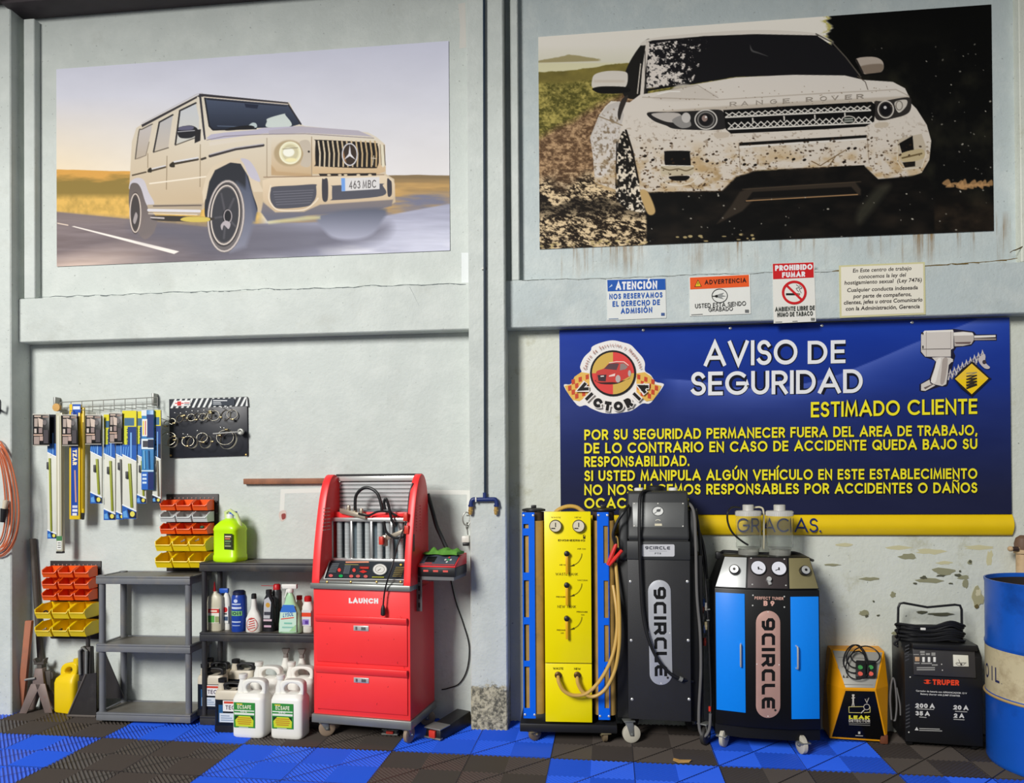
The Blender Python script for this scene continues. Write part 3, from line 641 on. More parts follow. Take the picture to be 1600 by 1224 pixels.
# cabin
pt.sm([(975,150),(978,110),(1000,72),(1016,62),(1014,100),(1010,150)], (30,28,26)); 
pt.sm([(1000,70),(1018,60),(1090,52),(1180,47),(1260,50),(1288,57),(1300,68),(1280,62),(1160,57),(1060,62),(1014,70)], (226,218,206))
pt.fill([(1010,66),(1020,63),(1100,57),(1180,54),(1277,56),(1310,78),(1340,112),(1340,122),(1250,118),(1150,120),(1080,132),(1010,138)], (24,23,26))
m = pt.mask([(1012,70),(1060,62),(1110,60),(1080,132),(1010,138)], 2)
def splat(X, Y): return mixc((24,23,26), (232,222,212), np.clip((vnoise(X,Y,6,5,3,.8,off=40)-.5)*7-(X-1042)/44+1.0*np.clip((Y-92)/30,0,1),0,1))
pt.put(m, splat)
pt.sm([(1172,70),(1176,78),(1186,82),(1200,88),(1186,84),(1174,80)], (120,118,116), 1.5, .6)
pt.line([(1012,66),(1100,57),(1180,54),(1278,56)], 1.4, (30,28,28)); pt.line([(1275,53),(1300,66),(1322,90),(1345,120)], 2.0, (90,84,76))
pt.line([(1012,68),(1006,110),(1003,148)], 5.5, (226,216,204)); pt.line([(1001,100),(996,146)], 1.6, (220,210,196)); pt.line([(1008,150),(1008,80)], 1, (60,54,50)); pt.line([(1011,141),(1040,136),(1080,130)], 3.2, (18,17,18))
# mirrors
pt.sm([(925,126),(930,116),(950,111),(976,112),(981,120),(977,136),(960,138),(940,137),(926,137)], (226,218,206)); pt.sm([(926,138),(942,135),(978,136),(985,142),(970,146),(940,146),(928,142)], (20,19,18)); pt.line([(930,127),(974,127)], 3, (196,178,156), 4, .5)
pt.sm([(1337,93),(1352,89),(1370,90),(1380,98),(1377,112),(1352,116),(1344,106)], (190,176,162)); pt.sm([(1344,104),(1378,100),(1376,113),(1354,116)], (140,124,108), 2); pt.line([(1338,94),(1348,114)], 3, (40,36,34)); pt.line([(1345,118),(1378,114)], 2.4, (14,13,12))
# body shell
body = [(984,160),(1000,148),(1050,140),(1085,132),(1150,121),(1240,117),(1320,118),(1350,125),(1395,128),(1414,138),(1421,152),(1420,158),(1432,170),(1448,195),(1455,220),(1452,250),(1440,270),(1420,277),(1372,280),(1352,262),(1350,258),(1180,266),(1150,276),(1128,298),(1010,300),(1001,300),(995,262),(985,228),(975,214),(968,214),(962,260),(966,290),(930,285),(927,240),(922,215),(936,180),(946,166),(955,158)]
pt.fill(body, W_)
pt.fill([(930,285),(926,240),(922,215),(936,182),(950,164),(968,158),(975,180),(966,214),(963,262),(966,298)], mixc((206,198,190),(196,176,146),np.zeros(1))[0]); pt.sm([(928,284),(940,276),(966,282),(968,300),(945,296)], (206,176,130), 2, .8)
pt.put(pt.mask([(930,285),(924,215),(940,178),(968,166),(968,214),(962,262),(966,298)],2), lambda X, Y: mixc((222,214,206),(128,108,82),np.clip((vnoise(X,Y,5,5,3,off=51)-.5)*5,0,1)), .8)
pt.sm([(962,300),(963,250),(968,216),(976,206),(988,236),(996,270),(1002,310),(1010,330),(990,330),(970,320)], lambda X, Y: mixc((26,23,20),(236,222,200),np.clip((vnoise(X,Y,4,4,2,off=55)-.47)*6,0,1)), 1)
pt.line([(978,204),(988,236),(998,285)], 3.4, (24,20,18)); pt.line([(964,222),(962,290)], 2, (24,20,18))
pt.sm([(965,178),(970,158),(978,150),(981,152),(972,176),(968,188)], (54,48,44)); pt.line([(936,182),(972,196)], 1.5, (150,130,100))
# bonnet lines
pt.sm([(1046,142),(1060,132),(1085,134),(1122,152),(1060,158),(1020,154)], (216,206,194), 3, .8); pt.line([(1050,140),(1090,133),(1122,153)], 1.0, (176,164,150)); pt.line([(1028,147),(1046,143),(1062,143)], 1.6, (250,246,238))
pt.line([(1004,152),(1120,156),(1250,148),(1400,140),(1420,150)], 1.2, (172,158,142), 1.5, .8)
pt.fill([(1012,175),(1130,166),(1260,158),(1420,150),(1420,156),(1290,164),(1150,172),(1012,178)], (190,176,158), 3, .7)
pt.line([(1340,119),(1352,128),(1356,140)], 1.2, (90,78,68))
# fender mud
pt.put(pt.mask(body,2), (92,66,40), lambda X, Y: np.clip((vnoise(X,Y,4.2,3.4,2,off=61)-.67)*10,0,1)*np.clip(.12+(Y-190)/120,0,.85))
pt.put(pt.mask(body,2), (196,164,116), lambda X, Y: np.clip((vnoise(X,Y,26,16,3,off=64)-.42)*3,0,1)*np.clip((Y-215)/50,0,.75))
# lamps
pt.sm([(1012,176),(1050,175),(1090,173),(1126,172),(1132,186),(1130,202),(1060,202),(1040,196),(1020,188)], (40,38,38)); pt.sm([(1018,178),(1060,177),(1062,190),(1040,190)], (196,188,180)); pt.sm([(1050,188),(1070,180),(1080,196),(1064,200)], (150,146,142)); pt.ell(1072,184,7,8,(206,200,194)); pt.ering(1103,187,17,15,2.0,(214,208,200)); pt.ering(1103,187,12.5,11.5,2.2,(130,126,122)); pt.ell(1102,187,9,9,(28,26,28)); pt.ell(1101,185,4.5,5,(150,128,120)); pt.ell(1103,183,1.6,1.6,(244,240,236))
pt.sm([(1366,160),(1380,158),(1418,152),(1424,160),(1420,176),(1400,184),(1370,187)], (50,46,44)); pt.ering(1384,171,12,13,2.0,(214,206,196)); pt.ell(1384,171,8.5,10,(22,20,24)); pt.ell(1383,168,2.4,2.4,(220,216,214)); pt.sm([(1398,160),(1416,156),(1416,166),(1404,176)], (214,206,194)); pt.ering(1405,165,5,7,1.4,(120,112,104))
# grille
pt.fill([(1130,172),(1230,166),(1362,159),(1368,164),(1366,190),(1352,198),(1290,202),(1142,209),(1134,202)], (16,15,15))
def mesh(y0, y1, x0, x1, hh):
    n = 11; yb = lambda x: y0+(y1-y0)*(x-x0)/(x1-x0)
    for k in range(n):
        xa, xb = x0+(x1-x0)*k/n, x0+(x1-x0)*(k+1)/n
        pt.line([(xa,yb(xa)),((xa+xb)/2,yb(xa)+hh),(xb,yb(xb))], 1.5, (222,216,206)); pt.line([(xa,yb(xa)+hh),((xa+xb)/2,yb(xa)),(xb,yb(xb)+hh)], 1.7, (232,226,216))
    pt.line([(x0,yb(x0)+hh+.5),(x1,y1+hh+.5)], 2.2, (232,226,216))
mesh(176,165,1134,1360,7); mesh(192,182,1138,1362,9.5)
for xx, yy in ((1176,188),(1225,185),(1273,183),(1320,180)): pt.line([(xx,yy-3),(xx+.5,yy+3)], 2.2, (222,216,206))
pt.ell(1326,187.5,11.5,6.8,(214,206,196)); pt.ell(1326,187.5,9.6,5.4,(36,40,34)); pt.line([(1320,186),(1332,185.6)], 1.5, (206,206,196)); pt.line([(1319.5,189.5),(1332.5,189)], 1.5, (206,206,196))
# bumper
pt.fill([(1155,223),(1354,211),(1354,215.5),(1155,228)], (18,16,15)); pt.line([(1155,230),(1354,217)], 2.4, (232,226,218)); pt.line([(1154,224),(1157,270)], 1, (150,130,106)); pt.line([(1355,212),(1358,255)], 1, (150,130,106))
pt.sm([(1116,208),(1136,207),(1138,214),(1120,216)], (206,192,174)); pt.sm([(1368,193),(1386,191),(1387,198),(1369,200)], (206,192,172))
pt.sm([(1038,240),(1042,236),(1076,236),(1078,240),(1079,262),(1070,262),(1042,262)], (16,14,14)); pt.fill([(1032,259),(1084,260),(1085,266),(1082,273),(1050,275),(1033,272)], (200,186,158)); pt.line(spline([(1034,262),(1046,266),(1060,264),(1072,267),(1083,263)],4), 2.0, (120,104,76)); pt.line([(1032,258.5),(1084,259.5)], 1.2, (244,238,226)); pt.sm([(1046,276),(1076,275),(1072,282),(1052,282)], (18,15,14)); pt.line(spline([(1032,274),(1040,286),(1060,290),(1080,286),(1090,276)],4), 1.2, (232,222,204))
pt.fill([(1402,222),(1408,216),(1440,209),(1447,230),(1442,262),(1420,266),(1408,256)], (200,186,164)); pt.fill([(1405,224),(1426,212),(1428,236),(1410,242)], (18,16,15)); pt.sm([(1408,240),(1440,233),(1444,246),(1428,252),(1410,252)], (196,178,138)); pt.line([(1410,247),(1440,240)], 2.6, (110,92,60)); pt.fill([(1410,254),(1430,252),(1430,260),(1414,262)], (30,26,22)); pt.line([(1402,222),(1402,252),(1410,264),(1440,262),(1448,238)], 1.1, (230,220,200))
# mud specks thrown over the bumper
rr = np.random.default_rng(5)
for k in range(230):
    xx, yy = rr.uniform(1000,1440), rr.uniform(215,298)
    if yy > 262 and 1140 < xx < 1365: continue
    r = rr.uniform(.5,1.7); pt.ell(xx,yy,r*1.5,r,(54,38,24),.8,.85,rr.uniform(-40,20))
for xx, yy in ((1163,257),(1180,258),(1257,250),(1319,253),(1326,232),(1336,232),(1240,249),(1008,244),(1020,250),(1105,252),(1134,250)): pt.ell(xx,yy,3,2,(26,18,12),.8,1,-20)
pt.line([(1268,252),(1282,259),(1296,250),(1312,240)], 1.4, (110,84,50)); pt.line([(1296,258),(1306,244),(1322,234)], 1.2, (120,94,58))
for k in range(80): pt.ell(rr.uniform(1010,1400), rr.uniform(135,172), rr.uniform(.5,1.1), .6, (120,96,70), .8, .8)
# underside
pt.fill([(1002,301),(1128,299),(1150,277),(1180,267),(1350,259),(1372,281),(1448,272),(1460,300),(1460,386),(1010,388),(1010,340)], lambda X, Y: mixc((10,9,8),(40,33,26),np.clip((vnoise(X,Y,40,20,3,off=71)-.4)*1.6,0,1)), 3)
pt.fill([(1142,322),(1156,300),(1170,294),(1336,284),(1345,296),(1345,305),(1178,312),(1160,330),(1120,350)], (52,44,36), 3); pt.fill([(1164,316),(1176,300),(1330,292),(1340,303),(1178,310)], (16,14,12), 2); pt.line([(1166,314),(1340,304)], 1.4, (170,132,92)); pt.line([(1160,296),(1345,284)], 1.0, (76,64,50)); pt.sm([(1340,330),(1372,292),(1392,290),(1372,318),(1344,350)], (74,72,58), 10, .55)
pt.sm([(1000,300),(1012,300),(1024,330),(1012,334)], (196,164,110), 2); 
for k in range(14): pt.sm([(1472+k*5.3,290+rr.uniform(-4,4)),(1482+k*5.2,283+rr.uniform(-4,5)),(1486+k*5,292+rr.uniform(-4,4))], (196,150,100), 1.5, .75)
for k in range(240):
    xx, yy = rr.uniform(1010,1550), rr.uniform(60,385)
    if pt.mask(body) and (yy < 300 and xx < 1455 and (yy > 120 or xx < 1345)): continue
    r = rr.uniform(.4,1.25); pt.ell(xx,yy,r*rr.uniform(1,1.8),r,(196,190,176),.7,rr.uniform(.3,.95),rr.uniform(-60,60))
for k in range(70): 
    xx = rr.uniform(846,1180); pt.ell(xx, 389-(xx-845)*.046-rr.uniform(0,9), rr.uniform(1,4), rr.uniform(.8,2.2), (206,184,130) if k%2 else (30,24,18), 1, .8)
mural2 = thing('wall_mural', 'printed mural of a muddy white car with dark wood behind, right of the column', 'mural', Fr((a[0]/2+b[0]/2,-.041,pt.W[-1,0,2])))
pt.C = pt.C*(.96+.10*np.clip((100-Y)/70,0,1))[...,None]  # print lightened towards the top to offset the weaker light up there
reparent(pt.build('mural_print', print_mat('print_60', .6), -.0405), mural2)
ar = Art(wall_map(YP))
for ch, xx in zip('RANGEROVER', (1140,1158,1181,1203,1223,1259,1281,1299,1320,1338)):
    yy = 166.5-(xx-1140)*.062; ar.text(ch, (xx,yy), (xx+11,yy-.7), 7, (160,150,138), w=.15)
reparent(ar.build('bonnet_lettering', None), mural2)

# ---------------------------------------------------------------- safety banner
YB = -.022
x0, x1 = P(875,650,YB)[0], P(1579,650,YB)[0]; zt, zm, zb = P(1226,506,YB)[2], P(1340,804,YB)[2], P(1340,837,YB)[2]
pt = Paint(x0, x1, zm, zt, YB, 420, 180); X, Y = pt.X, pt.Y
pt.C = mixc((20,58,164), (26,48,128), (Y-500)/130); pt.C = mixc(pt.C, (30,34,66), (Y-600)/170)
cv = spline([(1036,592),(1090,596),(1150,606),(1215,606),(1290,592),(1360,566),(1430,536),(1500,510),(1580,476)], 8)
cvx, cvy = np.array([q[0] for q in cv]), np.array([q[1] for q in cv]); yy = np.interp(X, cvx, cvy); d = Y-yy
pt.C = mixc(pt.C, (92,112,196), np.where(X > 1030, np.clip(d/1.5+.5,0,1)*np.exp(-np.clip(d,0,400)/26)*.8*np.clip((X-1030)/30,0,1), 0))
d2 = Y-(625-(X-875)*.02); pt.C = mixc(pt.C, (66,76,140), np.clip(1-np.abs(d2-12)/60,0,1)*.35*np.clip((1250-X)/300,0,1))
pt.C = pt.C+(vnoise(X,Y,90,30,4,off=3)-.5)[...,None]*10
banner = thing('safety_banner', 'blue vinyl safety notice with white heading and yellow text on the right wall', 'banner', Fr(((x0+x1)/2, -.012, zb)))
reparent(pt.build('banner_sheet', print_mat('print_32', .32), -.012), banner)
hem = MB(); nn = 10
hem.loft([[(xx, -.012-.022*math.sin(math.pi*k/nn)-.002, zb+(zm-zb)*k/nn) for k in range(nn+1)]+[(xx, -.011, zm), (xx, -.011, zb)] for xx in (x0+.003, x1+.006)])
reparent(hem.build('yellow_hem', mat('banner_yellow', (242,204,22), .35, var=.05, dirt=(150,120,20), dirt_amt=.0), None, smooth=60, label='yellow bottom strip of the banner'), banner)
ar = Art(wall_map(YB))
def btext(t, xa, ya, xb, yb, h, c=(250,236,40), w=.165, **k):
    ar.text(t, (xa+.7,ya+.9), (xb+.7,yb+.9), h, (12,14,34), w=w+.09, **k); ar.text(t, (xa,ya), (xb,yb), h, c, w=w, **k)
WH = (238,238,240)
btext('AVISO', 1100,572.5, 1246,569.5, 39, WH, .155, gap=.1); btext('DE', 1262,569, 1321,567.5, 36, WH, .155, gap=.14)
btext('SEGURIDAD', 1079,618.5, 1348,614, 37, WH, .155, gap=.1)
btext('ESTIMADO', 1267,652.5, 1406,649.5, 24, w=.17, gap=.11); btext('CLIENTE', 1418,649, 1527,647, 24, w=.17, gap=.11)
for t, xa, ya, xb, yb in (('POR SU SEGURIDAD PERMANECER FUERA DEL AREA DE TRABAJO,',913,688,1527,680.5),('DE LO CONTRARIO EN CASO DE ACCIDENTE QUEDA BAJO SU',913,709,1527,702),('RESPONSABILIDAD.',913,730,1077,728.5),
    ('SI USTED MANIPULA ALGÚN VEHÍCULO EN ESTE ESTABLECIMIENTO',913,752,1527,748.5),('NO NOS HACEMOS RESPONSABLES POR ACCIDENTES O DAÑOS',913,774,1527,770.5),('OCACIONADOS.',913,795,1082,794)):
    btext(t, xa, ya, xb, yb, 16.5, w=.19, gap=.13, sp=.5)
reparent(ar.build('banner_lettering', None), banner)
ar = Art(lambda u, v, k: P(u, v, -.038-k))
ar.text('GRACIAS.', (1150,832), (1283,832), 22, (26,44,110), w=.12, gap=.1); reparent(ar.build('hem_lettering', None), banner)
# round workshop badge
ar = Art(wall_map(YB)); k2 = 200/1530
q = lambda pts: [(860+x*k2, 500+y*k2) for x, y in pts]
ar.poly(spline(q([(160,790),(240,770),(290,700),(370,630),(355,560),(400,450),(480,370),(500,320),(600,275),(740,245),(870,270),(960,300),(1030,370),(1100,450),(1130,520),(1130,610),(1200,660),(1255,740),(1340,760),(1345,800),(1200,990),(1100,1000),(980,1080),(880,1105),(750,1120),(620,1110),(490,1060),(420,1020),(320,1020)]),4,True), (240,236,232))
for side in (-1, 1):
    cx = 748; base = [(cx+side*(280+a), b) for a, b in ((0,640),(100,625),(180,680),(220,770),(300,790),(270,860),(200,960),(120,975),(60,930),(0,860))]
    ar.poly(q(base), (232,186,90))
    for i in range(6):
        for j in range(5):
            if (i+j) % 2: continue
            u0, v0 = 10+i*42, 650+j*62+i*14
            pl = [(u0,v0),(u0+38,v0+10),(u0+36,v0+66),(u0-2,v0+56)]
            if u0 > 250 or v0 > 900-abs(u0-120)*.3 or v0 < 640+max(0,u0-150)*1.2: continue
            ar.poly(q([(cx+side*(280+a), b) for a, b in pl]), (204,74,44))
cx, cy, R_ = 860+748*k2, 500+638*k2, 275*k2
ar.ell(cx,cy,R_*1.0,R_,(20,16,18),40); 
for a0, c in ((0,(226,70,66)),(90,(214,176,82)),(180,(226,70,66)),(270,(214,176,82))):
    ar.poly([(cx,cy)]+[(cx+R_*.915*math.cos(math.radians(a0+t)), cy-R_*.915*math.sin(math.radians(a0+t))) for t in range(0,91,9)], c)
car = [(545,640),(560,610),(640,580),(700,520),(780,500),(880,505),(930,545),(965,590),(960,660),(900,700),(830,740),(790,750),(740,745),(560,745),(545,700)]
ar.poly(spline(q([(530,720),(600,765),(760,770),(850,745),(960,690),(900,720),(700,740)]),3,True), (50,26,24)); ar.poly(spline(q(car),3,True), (206,66,60)); ar.poly(q([(640,585),(700,525),(790,518),(820,525),(790,600)]), (92,64,70)); ar.poly(q([(835,525),(880,520),(925,560),(900,590),(830,605)]), (150,130,126)); ar.poly(q([(562,660),(670,655),(660,735),(575,730)]), (60,44,52)); ar.poly(q([(700,665),(775,640),(770,672),(700,680)]), (244,214,206)); ar.ell(860+808*k2,500+705*k2,30*k2,45*k2,(190,180,176)); ar.ell(860+945*k2,500+640*k2,18*k2,38*k2,(190,176,172)); ar.line(q([(700,515),(790,500),(880,502),(935,545)]), 1.2, (250,226,214)); ar.line(q([(600,676),(640,672)]), 1.6, (240,236,230))
def arc_text(txt, cx, cy, r, a0, a1, h, c, inward=False, **kw):
    n = len(txt)
    for i, ch in enumerate(txt):
        if ch == ' ': continue
        a_ = math.radians(a0+(a1-a0)*i/(n-1)); dx, dy = math.cos(a_), -math.sin(a_)
        up = np.array((dx,dy)) if not inward else -np.array((dx,dy)); rt = np.array((-up[1], up[0]))
        ps, tw = font_polys(ch, .03) if kw.get('font') else stroke_text(ch, kw.get('w',.3))
        wd2 = kw.get('wd', .8)*h*min(max(tw,.25),1.3); p = np.array((cx+r*dx, cy+r*dy)); p0 = p-rt*wd2/2
        ar._p([[p0+rt*wd2*(v[0]/tw)+up*h*v[1] for v in pl] for pl in ps], c)
arc_text('Centro de Servicios y Repuestos', cx, cy, R_*1.17, 170, 11, 5.2, (176,120,104), font=True, wd=.78)
arc_text('VICTORIA', cx, cy, R_*1.68, 206, 334, 16.5, (238,232,226), True, w=.5, wd=1.12)
arc_text('VICTORIA', cx, cy, R_*1.65, 206, 334, 14.6, (24,20,20), True, w=.34, wd=.95)
reparent(ar.build('workshop_badge', None), banner)
# impact gun, spring and warning diamond printed top right
ar = Art(wall_map(YB)); q = lambda pts: [(1400+x*k2, 500+y*k2) for x, y in pts]
G1, G2, G3, G4 = (216,208,200), (240,234,226), (168,156,150), (30,28,52)
ar.poly(q([(290,390),(300,150),(690,108),(930,140),(960,175),(1205,172),(1205,250),(950,250),(900,310),(720,330),(690,380),(710,430),(690,500),(620,780),(600,800),(520,800),(330,865),(280,850),(280,770),(400,700),(470,490),(340,445)]), G4)
ar.poly(q([(300,180),(340,130),(680,118),(688,140),(688,340),(655,356),(655,440),(350,440),(300,380)]), G1); ar.poly(q([(300,180),(340,130),(680,118),(684,142),(350,152),(340,180)]), G2); ar.line(q([(362,140),(362,440)]), .8, G3); ar.line(q([(310,352),(655,346)]), .9, (60,50,50)); ar.line(q([(655,140),(655,345)]), .7, G3); ar.ell(*q([(322,165)])[0],1.2,2,(60,54,54)); ar.ell(*q([(322,325)])[0],1.2,2.6,(60,54,54))
ar.poly(q([(690,150),(800,140),(910,150),(930,180),(930,240),(900,290),(800,312),(700,316)]), (196,186,178)); ar.poly(q([(690,155),(820,146),(920,160),(925,185),(690,190)]), G2); ar.poly(q([(700,268),(900,262),(880,288),(720,286)]), (110,90,88)); ar.poly(q([(935,188),(1190,182),(1190,206),(935,216)]), G2); ar.poly(q([(935,222),(1195,222),(1195,238),(935,244)]), G3); ar.line(q([(935,218),(1195,212)]), .8, (70,50,50))
ar.poly(spline(q([(430,450),(650,450),(680,500),(630,540),(600,770),(500,780),(415,745),(440,640),(480,500)]),2,True), G1); ar.poly(spline(q([(490,480),(540,470),(500,640),(470,750),(420,740),(450,640)]),3,True), G2); ar.poly(spline(q([(560,470),(620,470),(580,740),(530,760),(545,600)]),3,True), (176,164,156)); ar.poly(q([(300,770),(400,715),(410,760),(470,785),(350,850),(300,845)]), G1); ar.poly(q([(330,810),(440,765),(440,775),(350,830)]), (110,96,92)); ar.poly(q([(660,420),(700,425),(690,470),(660,460)]), (26,26,50))
for i in range(9):
    ax_, ay_ = 625+i*48, 700-i*29; ar.line(q([(ax_,ay_+20),(ax_+24,ay_-95),(ax_+52,ay_-18)]), 2.2, (206,200,200)); ar.line(q([(ax_,ay_-60),(ax_+50,ay_+10)]), 1.8, (150,142,146))
ar.poly(spline(q([(985,460),(1050,405),(1070,440),(1065,510),(1120,560),(1110,585),(1060,580),(1000,520)]),2,True), (206,196,194)); ar.ell(*q([(1055,505)])[0],3,3.4,(70,56,62))
ar.poly(spline(q([(690,700),(900,505),(920,505),(1120,690),(1120,712),(920,905),(890,905)]),2,True), (32,28,30)); ar.poly(q([(705,705),(905,522),(1105,700),(905,890)]), (246,204,60)); ar.poly(q([(720,716),(905,890),(1090,716),(905,700)]), (250,208,26))
for i in range(5): ar.line(q([(840,640+i*36),(968,628+i*36)]), 1.5+.5*i, (60,50,36) if i else (150,140,110)); ar.line(q([(968,628+i*36),(840,676+i*36)]), 1.2+.4*i, (44,36,30) if i else (150,140,110))
reparent(ar.build('tool_picture', None), banner)
for xx, yy in ((1005,516),(1141,513),(1284,509),(1425,504)):
    p = P(xx,yy,-.024); reparent(MB().lathe([(.008,0),(.008,-.002),(.003,-.005)], p, 12, 'y').build('screw', mat('bright_steel', (216,216,212), .3, .5)), banner)

# ---------------------------------------------------------------- four notices on the tie beam
def sign(name, label, pts, ground, cat='sign'):
    c = P(*np.mean(pts,0), -.0905); fr = Fr((c[0], -.09, c[2])); root = thing(name, label, cat, fr)
    v = [fr.px(x, y, -.004) for x, y in pts]; bk = [(p[0], -.0005, p[2]) for p in v]
    MB().hexa(bk, v).build('panel', mat('sign_plastic_%02x%02x%02x' % ground, ground, .35, var=.03), root)
    return root, Art(wall_map(-.0045, fr))
r, ar = sign('reserved_entry_sign', 'blue and white sign of three blue lines reserving admission, leftmost on the right beam', [(949,500.5),(1041,497),(1040,435),(948,437)], (228,230,226))
BL = (28,88,176); ar.poly([(949.5,455.5),(1040,453),(1039.5,435.6),(948.8,437.6)], BL); ar.text('ATENCIÓN', (962,453.2),(1027,451.5),12.6,WH,w=.24,gap=.15,narrow=.72); ar.poly([(951,450),(956,444),(957,447)], (190,206,226))
ar.text('NOS RESERVAMOS',(952,468),(1035,465),8.6,BL,w=.22,gap=.22,narrow=.85); ar.text('EL DERECHO DE',(957,479.5),(1031,476.5),8.6,BL,w=.22,gap=.22,narrow=.85); ar.text('ADMISIÓN',(970,490.5),(1019,488.5),8.6,BL,w=.22,gap=.22,narrow=.85); ar.rect(1033,489,1038.5,493.5,(70,96,150)); ar.line([(951,498.5),(966,498)],1,(120,140,170)); ar.build('sign_print', r)
r, ar = sign('camera_warning_sign', 'white sign with an orange warning band and an eye symbol on the beam', [(1078,494.3),(1173,490.5),(1172,428.5),(1077,433)], (232,232,226))
ar.poly([(1078.5,452.5),(1170.5,448),(1170,429.5),(1078,434)], (236,92,36)); ar.poly([(1085,448.5),(1096.5,448),(1090.5,437)], (30,26,16)); ar.poly([(1086.5,447.5),(1095,447.2),(1090.6,438.8)], (246,206,40)); ar.line([(1090.7,441.5),(1090.7,445)],1.2,(30,26,16)); ar.text('ADVERTENCIA',(1101,445),(1166,441.5),7.2,(52,24,20),w=.22,gap=.2)
ar.ring(1124.5,462.3,12,10.6,1.1,(50,52,52)); ar.poly(spline([(1114.5,463),(1121,460.5),(1131,457.5),(1128,461),(1134.5,463),(1127,464),(1131,467.5),(1121,465)],2,True),(150,152,150)); ar.ell(1119.5,463,2.4,2,(24,24,24)); ar.line([(1113,463),(1119,463)],1.2,(24,24,24))
ar.text('USTED ESTA SIENDO',(1086,482),(1165.5,477.5),7,(52,52,50),w=.15,gap=.14,narrow=.9); ar.text('GRABADO',(1107,487.5),(1145,485.5),6.6,(52,52,50),w=.15,gap=.14); ar.rect(1164,484,1170,488.5,(110,112,112)); ar.line([(1080,492),(1098,491)],.8,(120,120,118)); ar.build('sign_print', r)
r, ar = sign('no_smoking_sign', 'tall red and white no-smoking sign on the beam', [(1209,505.5),(1275,502.5),(1272,409.5),(1207,412)], (234,232,224))
RD = (206,30,34); ar.poly([(1208,436.5),(1271.5,433.8),(1271,410),(1207.4,412.4)], RD); ar.text('PROHIBIDO',(1211,423.5),(1269.5,421.2),8.6,WH,w=.25,gap=.13,narrow=.74); ar.text('FUMAR',(1222,434),(1258,432.5),8.2,WH,w=.25,gap=.14,narrow=.8)
ar.rect(1228,458.3,1248,461.5,(30,28,26)); ar.rect(1246,458.3,1250,461.5,(150,130,110)); ar.line(spline([(1248,456),(1244,451),(1249,449),(1244,445)],4),1.1,(120,120,118)); ar.line(spline([(1252,458),(1249,452),(1253,450),(1249,446)],4),1.1,(120,120,118)); ar.ring(1241,457.2,17.5,16.8,3.8,RD); ar.line([(1229,446),(1253,469)],3.6,RD)
ar.text('AMBIENTE LIBRE DE',(1211,487),(1273,484.5),7,(44,50,44),w=.2,gap=.16,narrow=.7); ar.text('HUMO DE TABACO',(1214.5,495.5),(1270,493.2),7,(44,50,44),w=.2,gap=.16,narrow=.72); ar.rect(1267,497,1273,501,(120,120,116)); ar.line([(1211,503.5),(1222,503)],.8,(120,120,118)); ar.line([(1238,502.2),(1246,501.8)],.8,(120,120,118)); ar.build('sign_print', r)
r, ar = sign('typed_workplace_notice', 'cream typed notice of seven serif lines on the beam, above the impact gun picture', [(1312.5,497),(1446.5,491.5),(1445,409.5),(1311,415)], (214,208,160), 'notice')
ar.poly([(1315,494),(1443.5,489),(1442.5,412.2),(1314,417.5)], (238,232,216))
for t, xa, ya, xb, yb in (('En Este centro de trabajo',1332,426,1424,422),('conocemos la ley del',1341,435.5,1415,432.3),('hostigamiento sexual  (Ley 7476)',1319,445,1440,440.2),('Cualquier conducta indeseada',1323,456.5,1434,452),('por parte de compañeros,',1333,466,1424,462.5),('clientes, jefes u otros Comunicarlo',1318,476,1441,471),('con la Administración, Gerencia',1321,485.5,1437,481.5)):
    ar.text(t, (xa,ya),(xb,yb),6.3,(52,44,46),font=True,bold=.02,slant=.12)
ar.build('sign_print', r)
# ================================================================ left bay: things on the wall
BLACKP = mat('black_plastic', (30,30,32), .42, var=.2); DARKG = mat('dark_grey_plastic', (62,63,66), .5, var=.15, dirt=(110,104,92), dirt_amt=.0)
STEEL = mat('bright_steel', (216,216,212), .3, .5); DSTEEL = mat('dull_steel', (156,156,150), .4, .5); WHITEP = mat('white_plastic', (232,230,222), .38, var=.05, dirt=(190,180,160)); RUBBER = mat('black_rubber', (22,22,23), .65, var=.2)
RED = mat('red_paint', (255,58,60), .36, var=.05, dirt=(226,40,46), dirt_scale=9, dirt_amt=0.0); BRASS = mat('brass', (214,174,98), .3, .6)
def ringprism(mb, outer, inner, y0, y1):            # plate with a hole, outlines in x-z of equal count
    n = len(outer); vs = [(p[0],y,p[1]) for y in (y0,y1) for lp in (outer,inner) for p in lp]; fs = []
    for i in range(n):
        j = (i+1)%n; fs += [(i,j,n+j,n+i),(2*n+i,3*n+i,3*n+j,2*n+j),(i,2*n+i,2*n+j,j),(n+i,n+j,3*n+j,3*n+i)]
    return mb.add(vs, fs)
# ---- orange cord on the column at the left edge
fr = Fr(P(-2,640,-.15)); root = thing('extension_cord', 'coiled orange extension cord hanging on the left column', 'cord', fr)
CORD = mat('orange_cord', (206,112,74), .5, var=.12); cb = MB()
for k in range(7):
    cx, rx, ry, cy = -8+(k%3)*2, 16+k*3.4, 74+k*3.0, 778+(k%2)*4
    cb.tube([fr.px(cx+rx*math.sin(t)*(1-.25*math.cos(t)), cy-ry*math.cos(t), -.012-.006*(k%4)) for t in np.linspace(0,2*math.pi,36)], .0042, 6)
cb.build('cord_coil', CORD, root)
MB().tube([fr.px(-2,640,0), fr.px(-2,640,-.05), fr.px(-2,628,-.055)], .008, 8).box(-.02,.012,-.03,0,-.015,.06).build('wall_hook', BLACKP, root, bevel=.004)
a_ = fr.px(10,782,-.03); MB().cyl(a_, a_+np.array((-.01,-.004,-.05)), .017, .012).build('socket', mat('cream_plastic', (214,200,176), .4), root); MB().cyl(a_+np.array((-.01,-.004,-.05)), a_+np.array((-.02,-.005,-.13)), .02, .013).build('plug', BLACKP, root)

